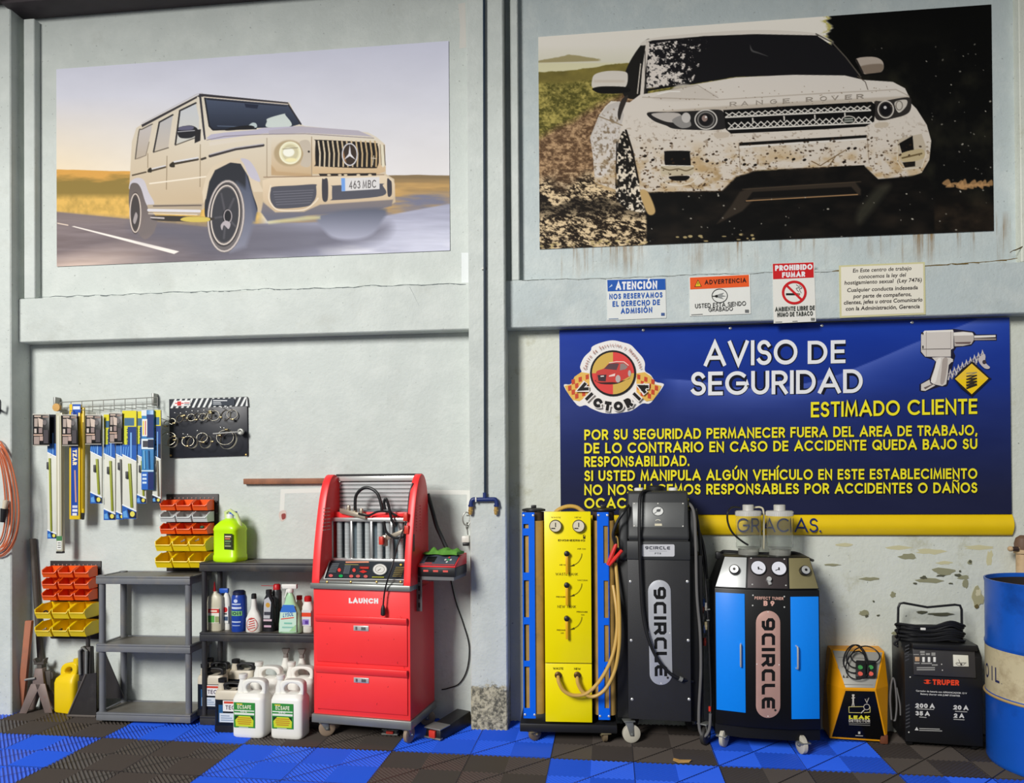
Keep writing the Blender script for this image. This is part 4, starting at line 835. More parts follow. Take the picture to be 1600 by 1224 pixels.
# ---- wire rail
fr = Fr(P(168,640,0)); root = thing('wire_rack', 'thin steel wire rail fixed to the wall above the wiper blades', 'rack', fr)
m = MB(); yy = -.05
for ya, yb_ in ((629,621),(638,631)): m.tube([fr.px(94,ya,yy), fr.px(246,yb_,yy)], .0026, 6)
for k in range(10): xx = 94+k*16.9; m.tube([fr.px(xx,629-k*.9,yy), fr.px(xx,646-k*.9,yy)], .0024, 6)
for k in range(1,10): xx = 94+k*16.9; m.tube([fr.px(xx,645-k*.9,yy), fr.px(xx,645-k*.9,yy)+np.array((0,-.10,-.004))], .0022, 6)
m.build('grid', DSTEEL, root)
for xx, y0_ in ((94,622),(246,616)): p = fr.px(xx,y0_,0); MB().box(p[0]-.006,p[0]+.006,yy,0,p[2]-.075,p[2]).build('end_bracket', DSTEEL, root, bevel=.002)
p = fr.px(89,637,-.055); MB().lathe([(.024,.008),(.024,-.008),(.008,-.009)], p, 20, 'y').build('wooden_knob', mat('tan_wood', (206,160,92), .6), root, label='round tan knob')

# ---- packets hanging from the rail
G = 'wiper blade packets on the wire rail'
def packet(name, label, cat, x0, x1, y0, y1, y, th, ground, dx=0.0, group=G):
    c = P((x0+x1)/2, y0, y); fr = Fr(c); root = thing(name, label, cat, fr, group)
    q = [fr.px(x0+dx,y1,0), fr.px(x1+dx,y1,0), fr.px(x1,y0,0), fr.px(x0,y0,0)]
    MB().hexa([(p[0],th,p[2]) for p in q], q).build('packet', mat('packet_%02x%02x%02x' % ground, ground, .35, var=.06), root, bevel=.003)
    return root, fr, Art(wall_map(-.0006, fr))
def sleeve(label, x0, x1, y0, ym, y1, y, head=(28,30,40), yellow=False, blade=(150,158,44), bx=.62, bw=.2, blue=(34,92,176)):
    """see-through sleeve: dark head, blue band with slanted edge, pale body with the blade, blue slanted foot"""
    root, fr, ar = packet('wiper_blade_packet', label, 'wiper blade', x0, x1, y0, y1, y, .012, (222,222,210)); w = x1-x0; u = lambda t: x0+w*t
    yt = y0+(ym-y0)*.33 if yellow else y0+(ym-y0)*.05
    ar.rect(x0,y0,x1,yt,(226,214,44) if yellow else head)
    if yellow: ar.rect(u(.15),y0+(yt-y0)*.45,u(.85),yt-1.5,(70,110,140)); ar.rect(u(.1),yt,u(.38),y0+(ym-y0)*.72,(206,210,60)); ar.text('WIPER',(u(.32),yt+2),(u(.32),y0+(ym-y0)*.7),w*.16,(24,40,70),up=(w*.16,0),w=.2)
    ar.poly([(x0,ym-(ym-y0)*.30),(x1,ym-(ym-y0)*.30),(x1,ym+w*.16),(x0,ym-w*.34)], blue); ar.poly([(x0 if not yellow else u(.4),yt),(x1,yt),(x1,ym-(ym-y0)*.29),(x0 if not yellow else u(.4),ym-(ym-y0)*.29)], (28,62,126) if yellow else head)
    for k in range(3): ar.line([(u(.12+k*.16),ym-(ym-y0)*.26),(u(.05+k*.16),ym-w*.32+k*2)], w*.06, (96,160,226))
    ar.line([(u(.62),ym-(ym-y0)*.55),(u(.62),ym-2)], w*.12, (120,170,226))
    ar.line([(x0,ym-w*.34),(x1,ym+w*.16)], 1.6, (236,240,242)); f = y1-w*1.0
    ar.poly([(x0,f),(x1,f+w*.46),(x1,y1),(x0,y1)], blue); ar.line([(x0,f),(x1,f+w*.46)], 1.8, (236,240,242)); ar.poly([(u(.35),f+w*.3),(x1,f+w*.55),(x1,y1-1),(u(.5),y1-1)], (18,26,56)); ar.ell(u(.72),y1-w*.34,w*.17,w*.2,(226,214,90),12); ar.poly([(u(.05),y1-w*.5),(u(.3),y1-w*.6),(u(.4),y1-2),(u(.08),y1-2)], (96,160,220))
    ar.build('sleeve_print', root)
    b = MB(); pa, pb = fr.px(u(bx-.04),ym+w*.3,-.004), fr.px(u(bx+.12),f+w*.2,-.004); hw = w*bw*.0036/2
    b.hexa([(pb[0]-hw,.001,pb[2]),(pb[0]+hw,.001,pb[2]),(pb[0]+hw,-.006,pb[2]),(pb[0]-hw,-.006,pb[2])],[(pa[0]-hw,.001,pa[2]),(pa[0]+hw,.001,pa[2]),(pa[0]+hw,-.008,pa[2]),(pa[0]-hw,-.008,pa[2])]); b.build('blade', mat('blade_%02x%02x%02x' % blade, blade, .45), root, bevel=.0015)
    c = fr.px(u(bx-.2),ym+w*1.1,-.004); MB().box(c[0]-.009,c[0]+.007,-.009,.001,c[2]-.024,c[2]+.02).build('clip', DARKG, root, bevel=.003)
    return root
def card(label, x0, x1, y0, y1, y, dx):
    root, fr, ar = packet('accessory_card', label, 'card', x0, x1, y0, y1, y, .006, (26,24,24), dx, 'black accessory cards on the wire rail'); w = x1-x0; u = lambda t: x0+w*t+dx*.5; v = lambda t: y0+(y1-y0)*t
    PK = (196,176,162)
    ar.rect(x0,y0,x1,y0+1.4,(206,202,190)); ar.rect(u(.1),v(.05),u(.5),v(.1),PK); ar.rect(u(.6),v(.06),u(.95),v(.12),(150,130,120)); ar.rect(u(.1),v(.14),u(.3),v(.4),(176,160,150)); ar.poly([(u(.32),v(.12)),(u(.62),v(.18)),(u(.6),v(.42)),(u(.36),v(.4))],(210,190,176)); ar.ell(u(.72),v(.27),w*.12,4,(112,106,106),14); ar.rect(u(.1),v(.46),u(.24),v(.6),(200,186,176)); ar.rect(u(.36),v(.44),u(.58),v(.6),(150,130,126)); ar.rect(u(.06),v(.64),u(.6),v(.68),(214,180,160)); ar.rect(u(.08),v(.71),u(.4),v(.95),(164,146,138)); ar.rect(u(.42),v(.7),u(.62),v(.84),(186,160,150)); ar.rect(u(.66),v(.5),u(.94),v(.92),(74,68,72)); ar.rect(x0+dx,y1-1.4,x1+dx,y1,(170,164,152)); ar.build('card_print', root)
    m = MB(); p = fr.px(x1-3,y0,0); m.tube([(p[0]-.02,.004,p[2]-.004),(p[0]-.02,.004,p[2]+.012)], .002, 6); m.build('hang_tab', WHITEP, root)
card('black card of pinkish pictures hanging at the far left of the wire rail', 51,77,647,697,-.135,0)
card('black card of pinkish pictures second along the rail, left of the blue box', 95,120,648,697,-.135,2)
card('black card of pinkish pictures third along the rail, above a short sleeve', 133,158,648,695,-.135,0)
card('black card of pinkish pictures rightmost on the rail, beside a yellow header', 170,191,645,693,-.14,0)
sleeve('long blue footed wiper sleeve at the far left of the rail', 74,88,648,712,842,-.10, bx=.3)
root, fr, ar = packet('wiper_blade_packet', 'longest packet, pale see-through tube with a white foot label, left end of rail', 'wiper blade', 87,97,645,862,-.115,.02,(196,192,170), dx=1, group=G)
ar.rect(89,846,96,859,(236,236,230)); ar.rect(88,838,97,845,(70,130,80))
for k in range(3): ar.rect(90,848+k*3.5,95,849.5+k*3.5,(120,120,116))
ar.line([(91,650),(92,838)],2,(236,232,214)); ar.line([(95.5,650),(96.5,838)],1.4,(120,112,80)); ar.build('sleeve_print', root)
p = fr.px(92.5,862,0); MB().box(p[0]-.02,p[0]+.02,-.002,.022,p[2]-.012,p[2]).build('end_cap', BLACKP, root, bevel=.002)
root, fr, ar = packet('wiper_blade_box', 'tall flat blue cardboard box with yellow edges and white letters on the rail', 'box', 108,125,632,812,-.115,.018,(232,196,40), dx=0, group=G)
ar.rect(111,644,122,806,(28,70,160)); ar.rect(113,632,126,645,(36,86,180)); ar.rect(114,635,125,640,(226,232,240)); ar.text('TZAR',(113.5,703),(113.5,727),6.5,(240,226,190),up=(6.5,0),w=.3); ar.line([(117,735),(118.5,785)],2.4,(196,150,140)); ar.rect(113,790,121,794,(206,206,226)); ar.rect(113,796,121,800,(226,226,236)); ar.rect(113,802,120,806,(226,226,236)); ar.build('box_print', root)
root, fr, ar = packet('wiper_blade_packet', 'yellow curved wiper blade packet next to the tall blue box', 'wiper blade', 126,131,637,802,-.105,.014,(226,190,30), dx=0, group=G)
ar.line([(129.5,660),(129.5,795)],1.4,(120,96,20)); ar.build('packet_print', root)
p = fr.px(128.5,802,0); MB().hexa([(p[0]-.004,.0,p[2]-.04),(p[0]+.004,.0,p[2]-.04),(p[0]+.004,.012,p[2]-.04),(p[0]-.004,.012,p[2]-.04)],[(p[0]-.009,.0,p[2]),(p[0]+.009,.0,p[2]),(p[0]+.009,.012,p[2]),(p[0]-.009,.012,p[2])]).build('end_cap', BLACKP, root)
sleeve('short wiper sleeve hanging under the third black card', 141,159,650,712,787,-.115)
sleeve('wiper sleeve with a slanted yellow-green blade and yellow header, left of the rightmost card', 162,180,648,715,813,-.10, yellow=True)
sleeve('wiper sleeve with a dark oval blade end, under the rightmost black card', 181,194,650,714,812,-.115, blade=(96,96,90))
sleeve('widest yellow-headed wiper sleeve, middle of the right half of the rail', 191,213,642,718,811,-.125, yellow=True, bx=.55)
sleeve('shorter yellow-headed wiper sleeve right of the widest one', 213,228,643,716,787,-.115, yellow=True)
root, fr, ar = packet('wiper_blade_box', 'light blue printed wiper box in front of the last sleeves on the rail', 'box', 221,240,641,766,-.128,.014,(60,130,186), group=G)
ar.rect(221,641,229,650,(226,230,232)); ar.rect(229,648,240,684,(30,52,110)); ar.rect(222,655,230,682,(236,234,228)); ar.rect(223,658,225,680,(236,206,60)); ar.rect(226.5,658,228,680,(206,90,80)); ar.rect(221,686,240,702,(226,236,240)); ar.rect(223,689,231,699,(70,70,76)); ar.rect(231,687,240,700,(30,40,66)); ar.rect(221,735,240,737,(206,226,236)); ar.rect(221,738,231,765,(36,100,190)); ar.rect(231,738,240,765,(24,40,100))
for k in range(3): ar.rect(222.5,741+k*6,229,744+k*6,(206,226,240)); 
ar.line([(225,704),(226,733)],2,(120,180,220)); ar.line([(232,704),(233,733)],2,(36,80,130)); ar.build('box_print', root)
sleeve('last wiper sleeve at the right end of the rail, dark with a yellow header', 238,251,641,716,786,-.11, yellow=True, blue=(26,34,60), blade=(120,112,90))

# ---- hose clamp board
fr = Fr(P(326,716,0)); root = thing('hose_clamp_board', 'dark display board with a striped header for hose clamps', 'display board', fr)
q = [fr.px(265,716,-.012), fr.px(387,712,-.012), fr.px(386,620,-.012), fr.px(264,624,-.012)]
MB().hexa([(p[0],-.001,p[2]) for p in q], q).build('panel', mat('board_black', (34,36,44), .4, var=.25, scale=30), root, bevel=.002)
ar = Art(wall_map(-.0125, fr)); ar.poly([(264.5,624),(386,620.5),(386.5,635),(265,638.5)], (36,42,50))
for k in range(15): x_ = 266+k*8.4; ar.poly([(x_,638.2-(x_-264)*.028),(x_+3.6,638.2-(x_-264)*.028),(min(x_+10.5,386),624-(x_-258)*.028),(min(x_+7,386),624-(x_-258)*.028)], (226,228,226))
ar.poly([(272,626.5),(297,625.8),(297.5,634.5),(272.5,635)], (236,234,232)); RDW = (214,50,50); ar.rect(277,627.5,283,629.8,RDW); ar.rect(273.5,629.8,287,631.2,RDW); ar.rect(277,631.2,283,634,RDW); ar.rect(288,629,296,630.6,(200,110,110)); ar.rect(288,631.6,296,632.8,(120,130,140)); ar.poly([(331,623.5),(366.5,622.6),(366.5,633.8),(331,634.5)], (34,44,58)); ar.rect(333,625.5,355,627,(226,228,230)); ar.rect(333,628.5,345,629.8,(190,194,198)); ar.rect(333,631,346,632.2,(190,194,198)); ar.build('board_print', root)
for xx, yy in ((384.5,711),(267,712)): p = fr.px(xx,yy,-.013); MB().lathe([(.006,0),(.006,-.003),(.002,-.005)], p, 10, 'y').build('screw', BRASS, root)
CLP = [(261,662,4.5,0),(269,659,5,0),(281,655,6.5,1),(290,654,5,1),(299,653,6,0),(308,651,5.5,1),(317,652,6,0),(326,651,6.5,1),(334,650,9,0),(353,649,9,1),(363,648,8,0),(263,686,12,0),(270,691,10,1),(294,690,9,0),(301,692,10,1),(316,684,8,0),(322,691,11,1),(352,684,13,0),(357,688,16,1)]
names = ['tiny','small','medium','large','widest']
for k, (xx, yy, r_, od) in enumerate(CLP):
    p = P(xx, yy-r_, -.014); cf = Fr(P(xx,yy,-.03-.016*od)); row = 'upper' if yy < 675 else 'lower'; nth = ['first','second','third','fourth','fifth','sixth','seventh','eighth','ninth','tenth','eleventh'][k if k < 11 else k-11]
    cr = thing('hose_clamp', 'steel hose clamp, %s from the left on the %s row of the clamp board' % (nth, row), 'hose clamp', cf, 'hose clamps on the display board'); R_ = r_*.0037; n_ = (.25*(1-2*od),-1,.25); e_ = .93
    bm_ = MB(); qn = Vector(n_).normalized().to_track_quat('Z','Y'); rings = []
    for t in np.linspace(0,2*math.pi,29)[:-1]:
        rings.append([tuple(qn@Vector((rr*math.cos(t), e_*rr*math.sin(t), hh))) for rr, hh in ((R_,-.005),(R_+.0012,-.005),(R_+.0012,.005),(R_,.005))])
    vs = [v for g in rings for v in g]; N_ = len(rings); bm_.add(vs, [(i*4+a, i*4+(a+1)%4, ((i+1)%N_)*4+(a+1)%4, ((i+1)%N_)*4+a) for i in range(N_) for a in range(4)]); bm_.build('band', mat('clamp_steel', (190,184,166), .28, .6), cr)
    s_ = MB(); ang = -1.9+k*1.3; hx, hz = R_*math.cos(ang), R_*math.sin(ang); s_.cyl((hx-.009,-.006,hz),(hx+.009,-.006,hz),.0055,seg=10); s_.box(hx-.006,hx+.006,-.006,.006,hz-.005,hz+.005); s_.build('screw_housing', mat('clamp_zinc', (206,188,140), .35, .9), cr, bevel=.001)
    pg = MB(); a0 = np.array(fr.loc(p)); pg.cyl(a0, a0+np.array((0,-.055,.008)), .0022, seg=6); pg.build('peg', STEEL, root)
fr2 = Fr(P(360,676,-.05)); root = thing('clamp_key', 'steel key rod with a round notched knob across the clamp board', 'tool', fr2)
MB().tube([fr2.px(333,678,0), fr2.px(374,675,0)], .004, 8).build('rod', STEEL, root); c = fr2.px(376,675,0); MB().lathe([(.021,.006),(.021,-.006),(.012,-.008),(.006,-.004)], c, 8, 'y').build('knob', DSTEEL, root, bevel=.002)

# ---- batten on the wall
a_, b_ = P(380,757,-.03), P(508,755,-.03); fr = Fr((a_[0],0,a_[2]))
MBt = MB().box(0,b_[0]-a_[0],-.03,-.001,0,.033); o = MBt.build('wooden_batten', mat('brown_batten', (150,98,70), .6, var=.25, scale=8, dirt=(90,60,44)), None, bevel=.003); o.location = fr.o; tag(o, 'narrow brown wooden batten screwed to the wall left of the red machine', 'batten')

# ---- open-fronted parts bins
def bin_mb(w, h, d):
    m = MB(); t = .003
    prof = [(0,0),(0,h),(-.5*d,h*.98),(-.97*d,.66*h),(-d,.60*h),(-d,.5*h),(-.86*d,0)]
    for x in (-w/2, w/2-t): m.prism(prof, 'x', x, x+t)
    m.box(-w/2,w/2,-t,0,0,h); m.box(-w/2,w/2,-.86*d,0,0,t)
    m.hexa([(-w/2,-.86*d,0),(w/2,-.86*d,0),(w/2,-.86*d+t,0),(-w/2,-.86*d+t,0)],[(-w/2,-d,.42*h),(w/2,-d,.42*h),(w/2,-d+t,.42*h),(-w/2,-d+t,.42*h)]); return m
def rim_mb(w, h, d):
    m = MB(); r = .0042; m.tube([(-w/2,-.5*d,h*.98),(-w/2,-.97*d,.66*h),(-w/2+.006,-d-.001,.44*h),(w/2-.006,-d-.001,.44*h),(w/2,-.97*d,.66*h),(w/2,-.5*d,h*.98)], r, 6); return m
BINC = {'orange':((240,92,22),(.090,.062,.085)), 'yellow':((246,214,16),(.099,.082,.135)), 'clear':((206,212,210),(.090,.060,.085))}
BINM = {}
def bins(side, frp, rows, xs_map):
    for rn, (colr, ybot, what) in enumerate(rows):
        rgb, (w, h, d) = BINC[colr]
        for k, xc in enumerate(xs_map[colr]):
            p = P(xc, ybot, -.022-d)
            lab = '%s parts bin, %s of %s row on the %s bin rack' % ({'clear':'clear plastic'}.get(colr,colr), ('left','middle','right')[k], ('top','second','third','fourth','bottom')[rn], side)
            loc = (p[0], -.022, p[2])
            if colr not in BINM:
                r = thing('parts_bin', lab, 'bin', Fr(loc), 'stackable parts bins on the wall'); mm = mat('bin_%s' % colr, rgb, .35, var=.05, dirt=tuple(int(v*.75) for v in rgb), dirt_amt=0.0)
                bin_mb(w,h,d).build('tub', mm, r); rim_mb(w,h,d).build('rim', mm, r); BINM[colr] = r
            else: r = dup(BINM[colr], loc, label=lab, group='stackable parts bins on the wall')
PNL = mat('bin_rail_dark', (48,40,40), .5, var=.2)
def binrack(label, x0, x1, y0, y1, rows, xs):
    fr = Fr(P((x0+x1)/2, y1, 0)); root = thing('bin_rack', label, 'rack', fr); q0, q1 = fr.px(x0,y1,-.008), fr.px(x1,y0,-.008)
    MB().box(q0[0],q1[0],-.008,-.001,q0[2],q1[2]).build('louvre_panel', PNL, root, bevel=.002)
    for (c, yb, _) in rows:
        z = fr.loc(P((x0+x1)/2, yb, -.022-BINC[c][1][2]))[2]+BINC[c][1][1]-.008; MB().box(q0[0]+.004,q1[0]-.004,-.02,-.006,z-.012,z).build('louvre', PNL, root, bevel=.001)
    m = MB()
    for k in range(11): xx = q0[0]+.03+k*(q1[0]-q0[0]-.06)/10; m.box(xx-.004,xx+.004,-.011,-.007,q1[2]-.028,q1[2]-.02)
    m.build('slots', mat('slot_grey', (150,120,112), .5), root)
binrack('dark louvred rack of fifteen bins low on the wall behind the steel jack stand', 78.5,157.5,877,998,None or [('orange',903,0),('orange',921,0),('orange',939,0),('yellow',968,0),('yellow',996,0)],None)
bins('lower left', None, [('orange',903,0),('orange',921,0),('orange',939,0),('yellow',968,0),('yellow',996,0)], {'orange':(76,101.5,126.5),'yellow':(66,93,119.5)})
binrack('dark louvred rack of fifteen bins above the grey shelf, beside the green jug', 260,341,772,893,[('orange',798,0),('clear',816,0),('orange',835,0),('yellow',862,0),('yellow',888,0)],None)
bins('upper right', None, [('orange',798,0),('clear',816,0),('orange',835,0),('yellow',862,0),('yellow',888,0)], {'orange':(261,286,311.5),'clear':(261,286,311.5),'yellow':(254.5,281.5,307.5)})
# ================================================================ shelves and what stands on them
SHG = mat('grey_shelf_plastic', (112,114,118), .5, var=.12, dirt=(150,138,116), dirt_scale=4); SHB = mat('black_shelf_plastic', (50,50,52), .48, var=.18, dirt=(96,86,70), dirt_scale=4)
SHT = mat('shelf_top_grimy', (112,108,100), .45, var=.2, dirt=(92,72,48), dirt_scale=5); SHTB = mat('black_shelf_top_grimy', (92,86,78), .45, var=.2, dirt=(70,58,44), dirt_scale=5)
def shelf(label, x0, x1, y0, y1, decks, lip, m, mt, legr):
    fr = Fr(((x0+x1)/2, y0, 0)); root = thing('plastic_shelf', label, 'shelf', fr); w = (x1-x0)/2; d = y1-y0
    for z in decks:
        b = MB().box(-w,w,0,d,z-lip,z-.012); b.box(-w,w,0,.02,z-.012,z); b.box(-w,w,d-.02,d,z-.012,z); b.box(-w,-w+.02,.02,d-.02,z-.012,z); b.box(w-.02,w,.02,d-.02,z-.012,z)
        dk = b.build('deck', m, root, bevel=.004); MB().box(-w+.021,w-.021,.021,d-.021,z-.0119,z-.004).build('tray_floor', mt, dk)
    zs = sorted(decks)
    for sx in (-1,1):
        for y in (legr+.004, d-legr-.004):
            lg = MB()
            for a, b_ in zip(zs[:-1], zs[1:]): lg.lathe([(legr*.82,a-.001),(legr*.82,b_-lip+.001)], (sx*(w-legr-.002), y, 0), 18)
            for a in zs: lg.lathe([(legr,a-lip-.002),(legr,a+.002)], (sx*(w-legr-.002), y, 0), 18)
            lg.build('leg', m, root)
    return root, fr
YS = -.25
gx0, gx1 = P(149.5,1000,YS)[0], P(297,1000,YS)[0]; gz = [P(230,1116,YS)[2], P(230,1008,YS)[2], P(230,901,YS)[2]]
shelf('grey plastic three-tier shelf, empty, left of the bottle shelf', gx0, gx1, YS, -.17+.16, [max(gz[0],.055), gz[1], gz[2]], .046, SHG, SHT, .0215)
bx0, bx1 = P(311,950,YS+.02)[0], -1.49; bz = [P(340,1121,YS+.02)[2], P(400,990,YS+.02)[2], P(400,880,YS+.02)[2]]
shelf('black plastic three-tier shelf of bottles between the grey shelf and the red machine', bx0, bx1, YS+.02, -.012, [max(bz[0],.05), bz[1], bz[2]], .05, SHB, SHTB, .018)
ZM, ZT, ZL = bz[1]-.004, bz[2]-.004, max(bz[0],.05)-.004

def bottle(name, label, cat, px, pb, y, z, prof, m, n=2.6, group=None, seg=24):
    """prof: (height px above base, half width px, depth factor); returns root, frame, scale"""
    b = P(px, pb, y); fr = Fr((b[0], y, z)); k = np.linalg.norm(P(px+1,pb,y)-b)
    root = thing(name, label, cat, fr, group); mb = MB(); mb.loft([superring(0,0,h*k,w*k,w*k*df,n if df < .99 else 2.0,seg) for h, w, df in prof]); mb.build('body', m, root, smooth=50)
    return root, fr, k
GB = 'bottles on the black shelf'
CAPR = mat('red_cap', (190,24,30), .4); CAPB = mat('blue_cap', (40,90,190), .4)
def lab_art(fr, k, w): return Art(lambda u, v, e: (u*k, -w*k-e*1.0, v*k))
def wrap(k, r): return lambda u, v, e: ((r*k+e)*math.sin(u/r), -(r*k+e)*math.cos(u/r), v*k)      # label bent round a cylinder
def rectgrid(ar, x0, z0, x1, z1, c, n=8):
    ar.polys([[(x0+(x1-x0)*i/n,z0),(x0+(x1-x0)*(i+1)/n,z0),(x0+(x1-x0)*(i+1)/n,z1),(x0+(x1-x0)*i/n,z1)] for i in range(n)], c)
YF = -.15
# 1 pale oil bottle
r, fr, k = bottle('oil_bottle', 'pale translucent oil bottle with a red spout and red-green label, leftmost on the middle deck', 'bottle', 337,986,YF,ZM, [(0,11,.55),(1,12,.55),(40,12.3,.55),(50,11,.55),(54,6,.7),(56,3.2,1),(58,3,1)], mat('pale_oil_plastic', (206,200,176), .35), group=GB)
MB().lathe([(.0032*3,58*k),(.0028*3,60*k),(.0035,70*k),(.002,72*k)], (-.006,0,0), 12).build('spout', CAPR, r)
ar = lab_art(fr,k,6.9); ar.rect(-8,12,9,34,(232,228,214)); ar.rect(-8,27,9,33,(206,50,44)); ar.rect(-5,28.5,6,31,(240,220,200)); ar.rect(-8,13,2,23,(90,170,80)); ar.rect(3,13,9,22,(150,160,110)); ar.build('label', r)
# 2 white sprayer with blue trigger
r, fr, k = bottle('spray_bottle', 'white slim bottle with a bright blue trigger, second from left', 'bottle', 354.5,982,YF+.03,ZM, [(0,6,.8),(40,6.4,.8),(48,5,.8),(54,2.6,1),(57,2.4,1)], WHITEP, group=GB)
MB().box(-.042,.012,-.01,.01,54*k,61*k).box(-.046,-.034,-.008,.008,48*k,56*k).build('trigger_head', CAPB, r, bevel=.004)
ar = lab_art(fr,k,5.3); ar.rect(-5,10,5,36,(226,226,222)); ar.ell(0,30,4,4,(200,40,44)); ar.rect(-4.5,14,4.5,20,(70,90,120)); ar.rect(-4,23,3,25,(40,40,44)); ar.build('label', r)
# 3 blue aerosol
r, fr, k = bottle('aerosol_can', 'blue aerosol can with a dark cap, third from left', 'can', 374,985,YF,ZM, [(0,10.6,1),(1,11,1),(50,11,1),(54,9.5,1)], mat('blue_can', (30,66,160), .3), group=GB)
MB().lathe([(9.5*k,53.5*k),(9.2*k,58*k),(7*k,60*k)], (0,0,0), 20).build('cap', mat('navy_cap', (24,30,60), .4), r)
ar = Art(wrap(k,11.05)); rectgrid(ar,-7,40,7,42,(190,204,230)); rectgrid(ar,-8,34,8,37,(206,216,236)); rectgrid(ar,-9,24,9,31,(130,196,120)); ar.text('ION',(-7,25),(7,25),5,(24,40,70),w=.25,up=(0,5)); rectgrid(ar,-7,14,7,16,(190,204,230)); rectgrid(ar,-6,9,6,10.5,(150,170,214)); ar.ell(0,46,3,2.6,(206,216,240),12); ar.build('label', r)
# 4 white long neck
r, fr, k = bottle('cleaner_bottle', 'white long-necked bottle with red printing and a black cap', 'bottle', 397,985,YF-.02,ZM, [(0,11,.6),(1,12,.6),(20,11.6,.6),(28,8,.65),(34,4.6,.9),(40,4,1),(50,3.4,1)], WHITEP, group=GB)
MB().lathe([(3.9*k,49.5*k),(3.6*k,56*k),(2.6*k,57*k)], (0,0,0), 16).build('cap', BLACKP, r)
ar = lab_art(fr,k,7.3)
for j in range(5): ar.line([(-6+j*.5,5+j*3.6),(5-j*.3,8+j*3.4)], 1.3, (206,70,60))
ar.ring(0,12,8,10,.8,(206,90,80)); ar.build('label', r)
# 5 black oil bottle
r, fr, k = bottle('oil_bottle', 'black oil bottle with a silver front label, right of the white long-necked bottle', 'bottle', 420.5,983,YF,ZM, [(0,9,.6),(1,9.6,.6),(38,9.6,.6),(48,7.5,.6),(54,4.4,1),(56,4.2,1)], mat('oil_black', (34,34,38), .3), group=GB)
MB().lathe([(4.6*k,56*k),(4.4*k,62*k)], (0,0,0), 14).build('cap', BLACKP, r); MB().tube([(5*k,0,52*k),(9*k,0,50*k),(9.4*k,0,40*k),(8*k,0,34*k)], .006, 8).build('grip', BLACKP, r)
ar = lab_art(fr,k,5.9); ar.poly([(-6,20),(4,20),(6,44),(2,52),(-5,48)], (186,186,190)); ar.ell(1,40,3.4,3.6,(200,150,60)); ar.rect(-6,16,7,19,(206,180,190)); ar.rect(-5,25,5,30,(60,60,70)); ar.rect(-5,7,6,10,(206,170,190)); ar.build('label', r)
# 6 tall aerosol, red cap and straw
r, fr, k = bottle('aerosol_can', 'tall dark aerosol with a red nozzle and side straw, behind the lotion-coloured sprayer', 'can', 433,980,YF+.05,ZM, [(0,6.6,1),(1,7,1),(56,7,1),(60,5.5,1)], mat('dark_can', (58,58,60), .35), group=GB)
MB().lathe([(5.6*k,60*k),(5.4*k,66*k),(4*k,68*k)], (0,0,0), 16).tube([(-4*k,0,65*k),(-24*k,-.004,65.5*k)], .0016, 6).build('nozzle', CAPR, r)
ar = Art(wrap(k,7.05)); rectgrid(ar,-5,6,4,52,(84,84,86)); rectgrid(ar,-5,34,-2,50,(170,170,166)); rectgrid(ar,-4.5,12,-1,28,(150,150,146)); ar.build('label', r)
# 7 green-tinted trigger sprayer
r, fr, k = bottle('spray_bottle', 'pale green trigger spray bottle with a blue label top, largest on the middle deck', 'bottle', 454,988,YF-.03,ZM, [(0,16,.5),(1,17.6,.5),(14,17.4,.5),(30,15.5,.5),(38,12,.55),(46,8,.65),(54,6,.8),(58,4,1),(60,3.4,1)], mat('mint_liquid', (176,220,176), .25), group=GB)
MB().lathe([(4.6*k,60*k),(4.4*k,66*k)], (0,0,0), 14).box(-.045,.04,-.012,.012,66*k,73*k).box(-.05,-.038,-.009,.009,68*k,73*k).hexa([(-.036,-.006,52*k),(-.028,-.006,52*k),(-.028,.006,52*k),(-.036,.006,52*k)],[(-.022,-.006,66*k),(-.01,-.006,66*k),(-.01,.006,66*k),(-.022,.006,66*k)]).build('trigger_head', WHITEP, r, bevel=.004)
ar = Art(lambda u, v, e: (u*k, -max(7.0,8.85-max(0,v-14)*.055)*k-.0015-e, v*k)); ar.poly([(-14,3),(13,3),(12.5,33),(-12.5,33)], (196,226,206)); ar.poly([(-12.5,32),(12.4,32),(8.5,43),(-8.5,43)], (46,110,200)); ar.text('LYSOL',(-8,24.5),(8,27),6,(30,90,180),w=.18,up=(.8,6)); ar.line([(-11,22),(9,24.5)],1.4,(220,70,60)); ar.rect(-6,15,6,17,(120,190,170)); ar.rect(-9,9,8,11,(140,196,180)); ar.poly([(2,4),(12,4),(12,14)], (160,206,150)); ar.build('label', r)
# 8, 9 red capped pair behind and beside the red machine
r, fr, k = bottle('additive_bottle', 'small pale bottle with a red cap, half hidden behind the green sprayer', 'bottle', 468,980,YF+.06,ZM, [(0,6,.9),(36,6,.9),(42,4,1),(45,3.6,1)], mat('pale_oil_plastic', (206,200,176), .35), group=GB)
MB().lathe([(4.4*k,45*k),(4.2*k,51*k)], (0,0,0), 14).build('cap', CAPR, r)
r, fr, k = bottle('additive_bottle', 'white bottle with a red cap and red-violet label, next to the red machine', 'bottle', 481.5,985,YF,ZM, [(0,7.6,.8),(1,8.4,.8),(38,8.4,.8),(44,6,.9),(47,5,1)], WHITEP, group=GB)
MB().lathe([(5.6*k,46*k),(5.6*k,52*k),(4*k,54*k)], (0,0,0), 14).build('cap', CAPR, r)
ar = lab_art(fr,k,6.9); ar.rect(-7,10,7,34,(214,214,216)); ar.rect(-7,24,7,30,(226,70,40)); ar.rect(-6,12,4,20,(150,130,206)); ar.rect(-2,13,3,18,(90,60,150)); ar.build('label', r)

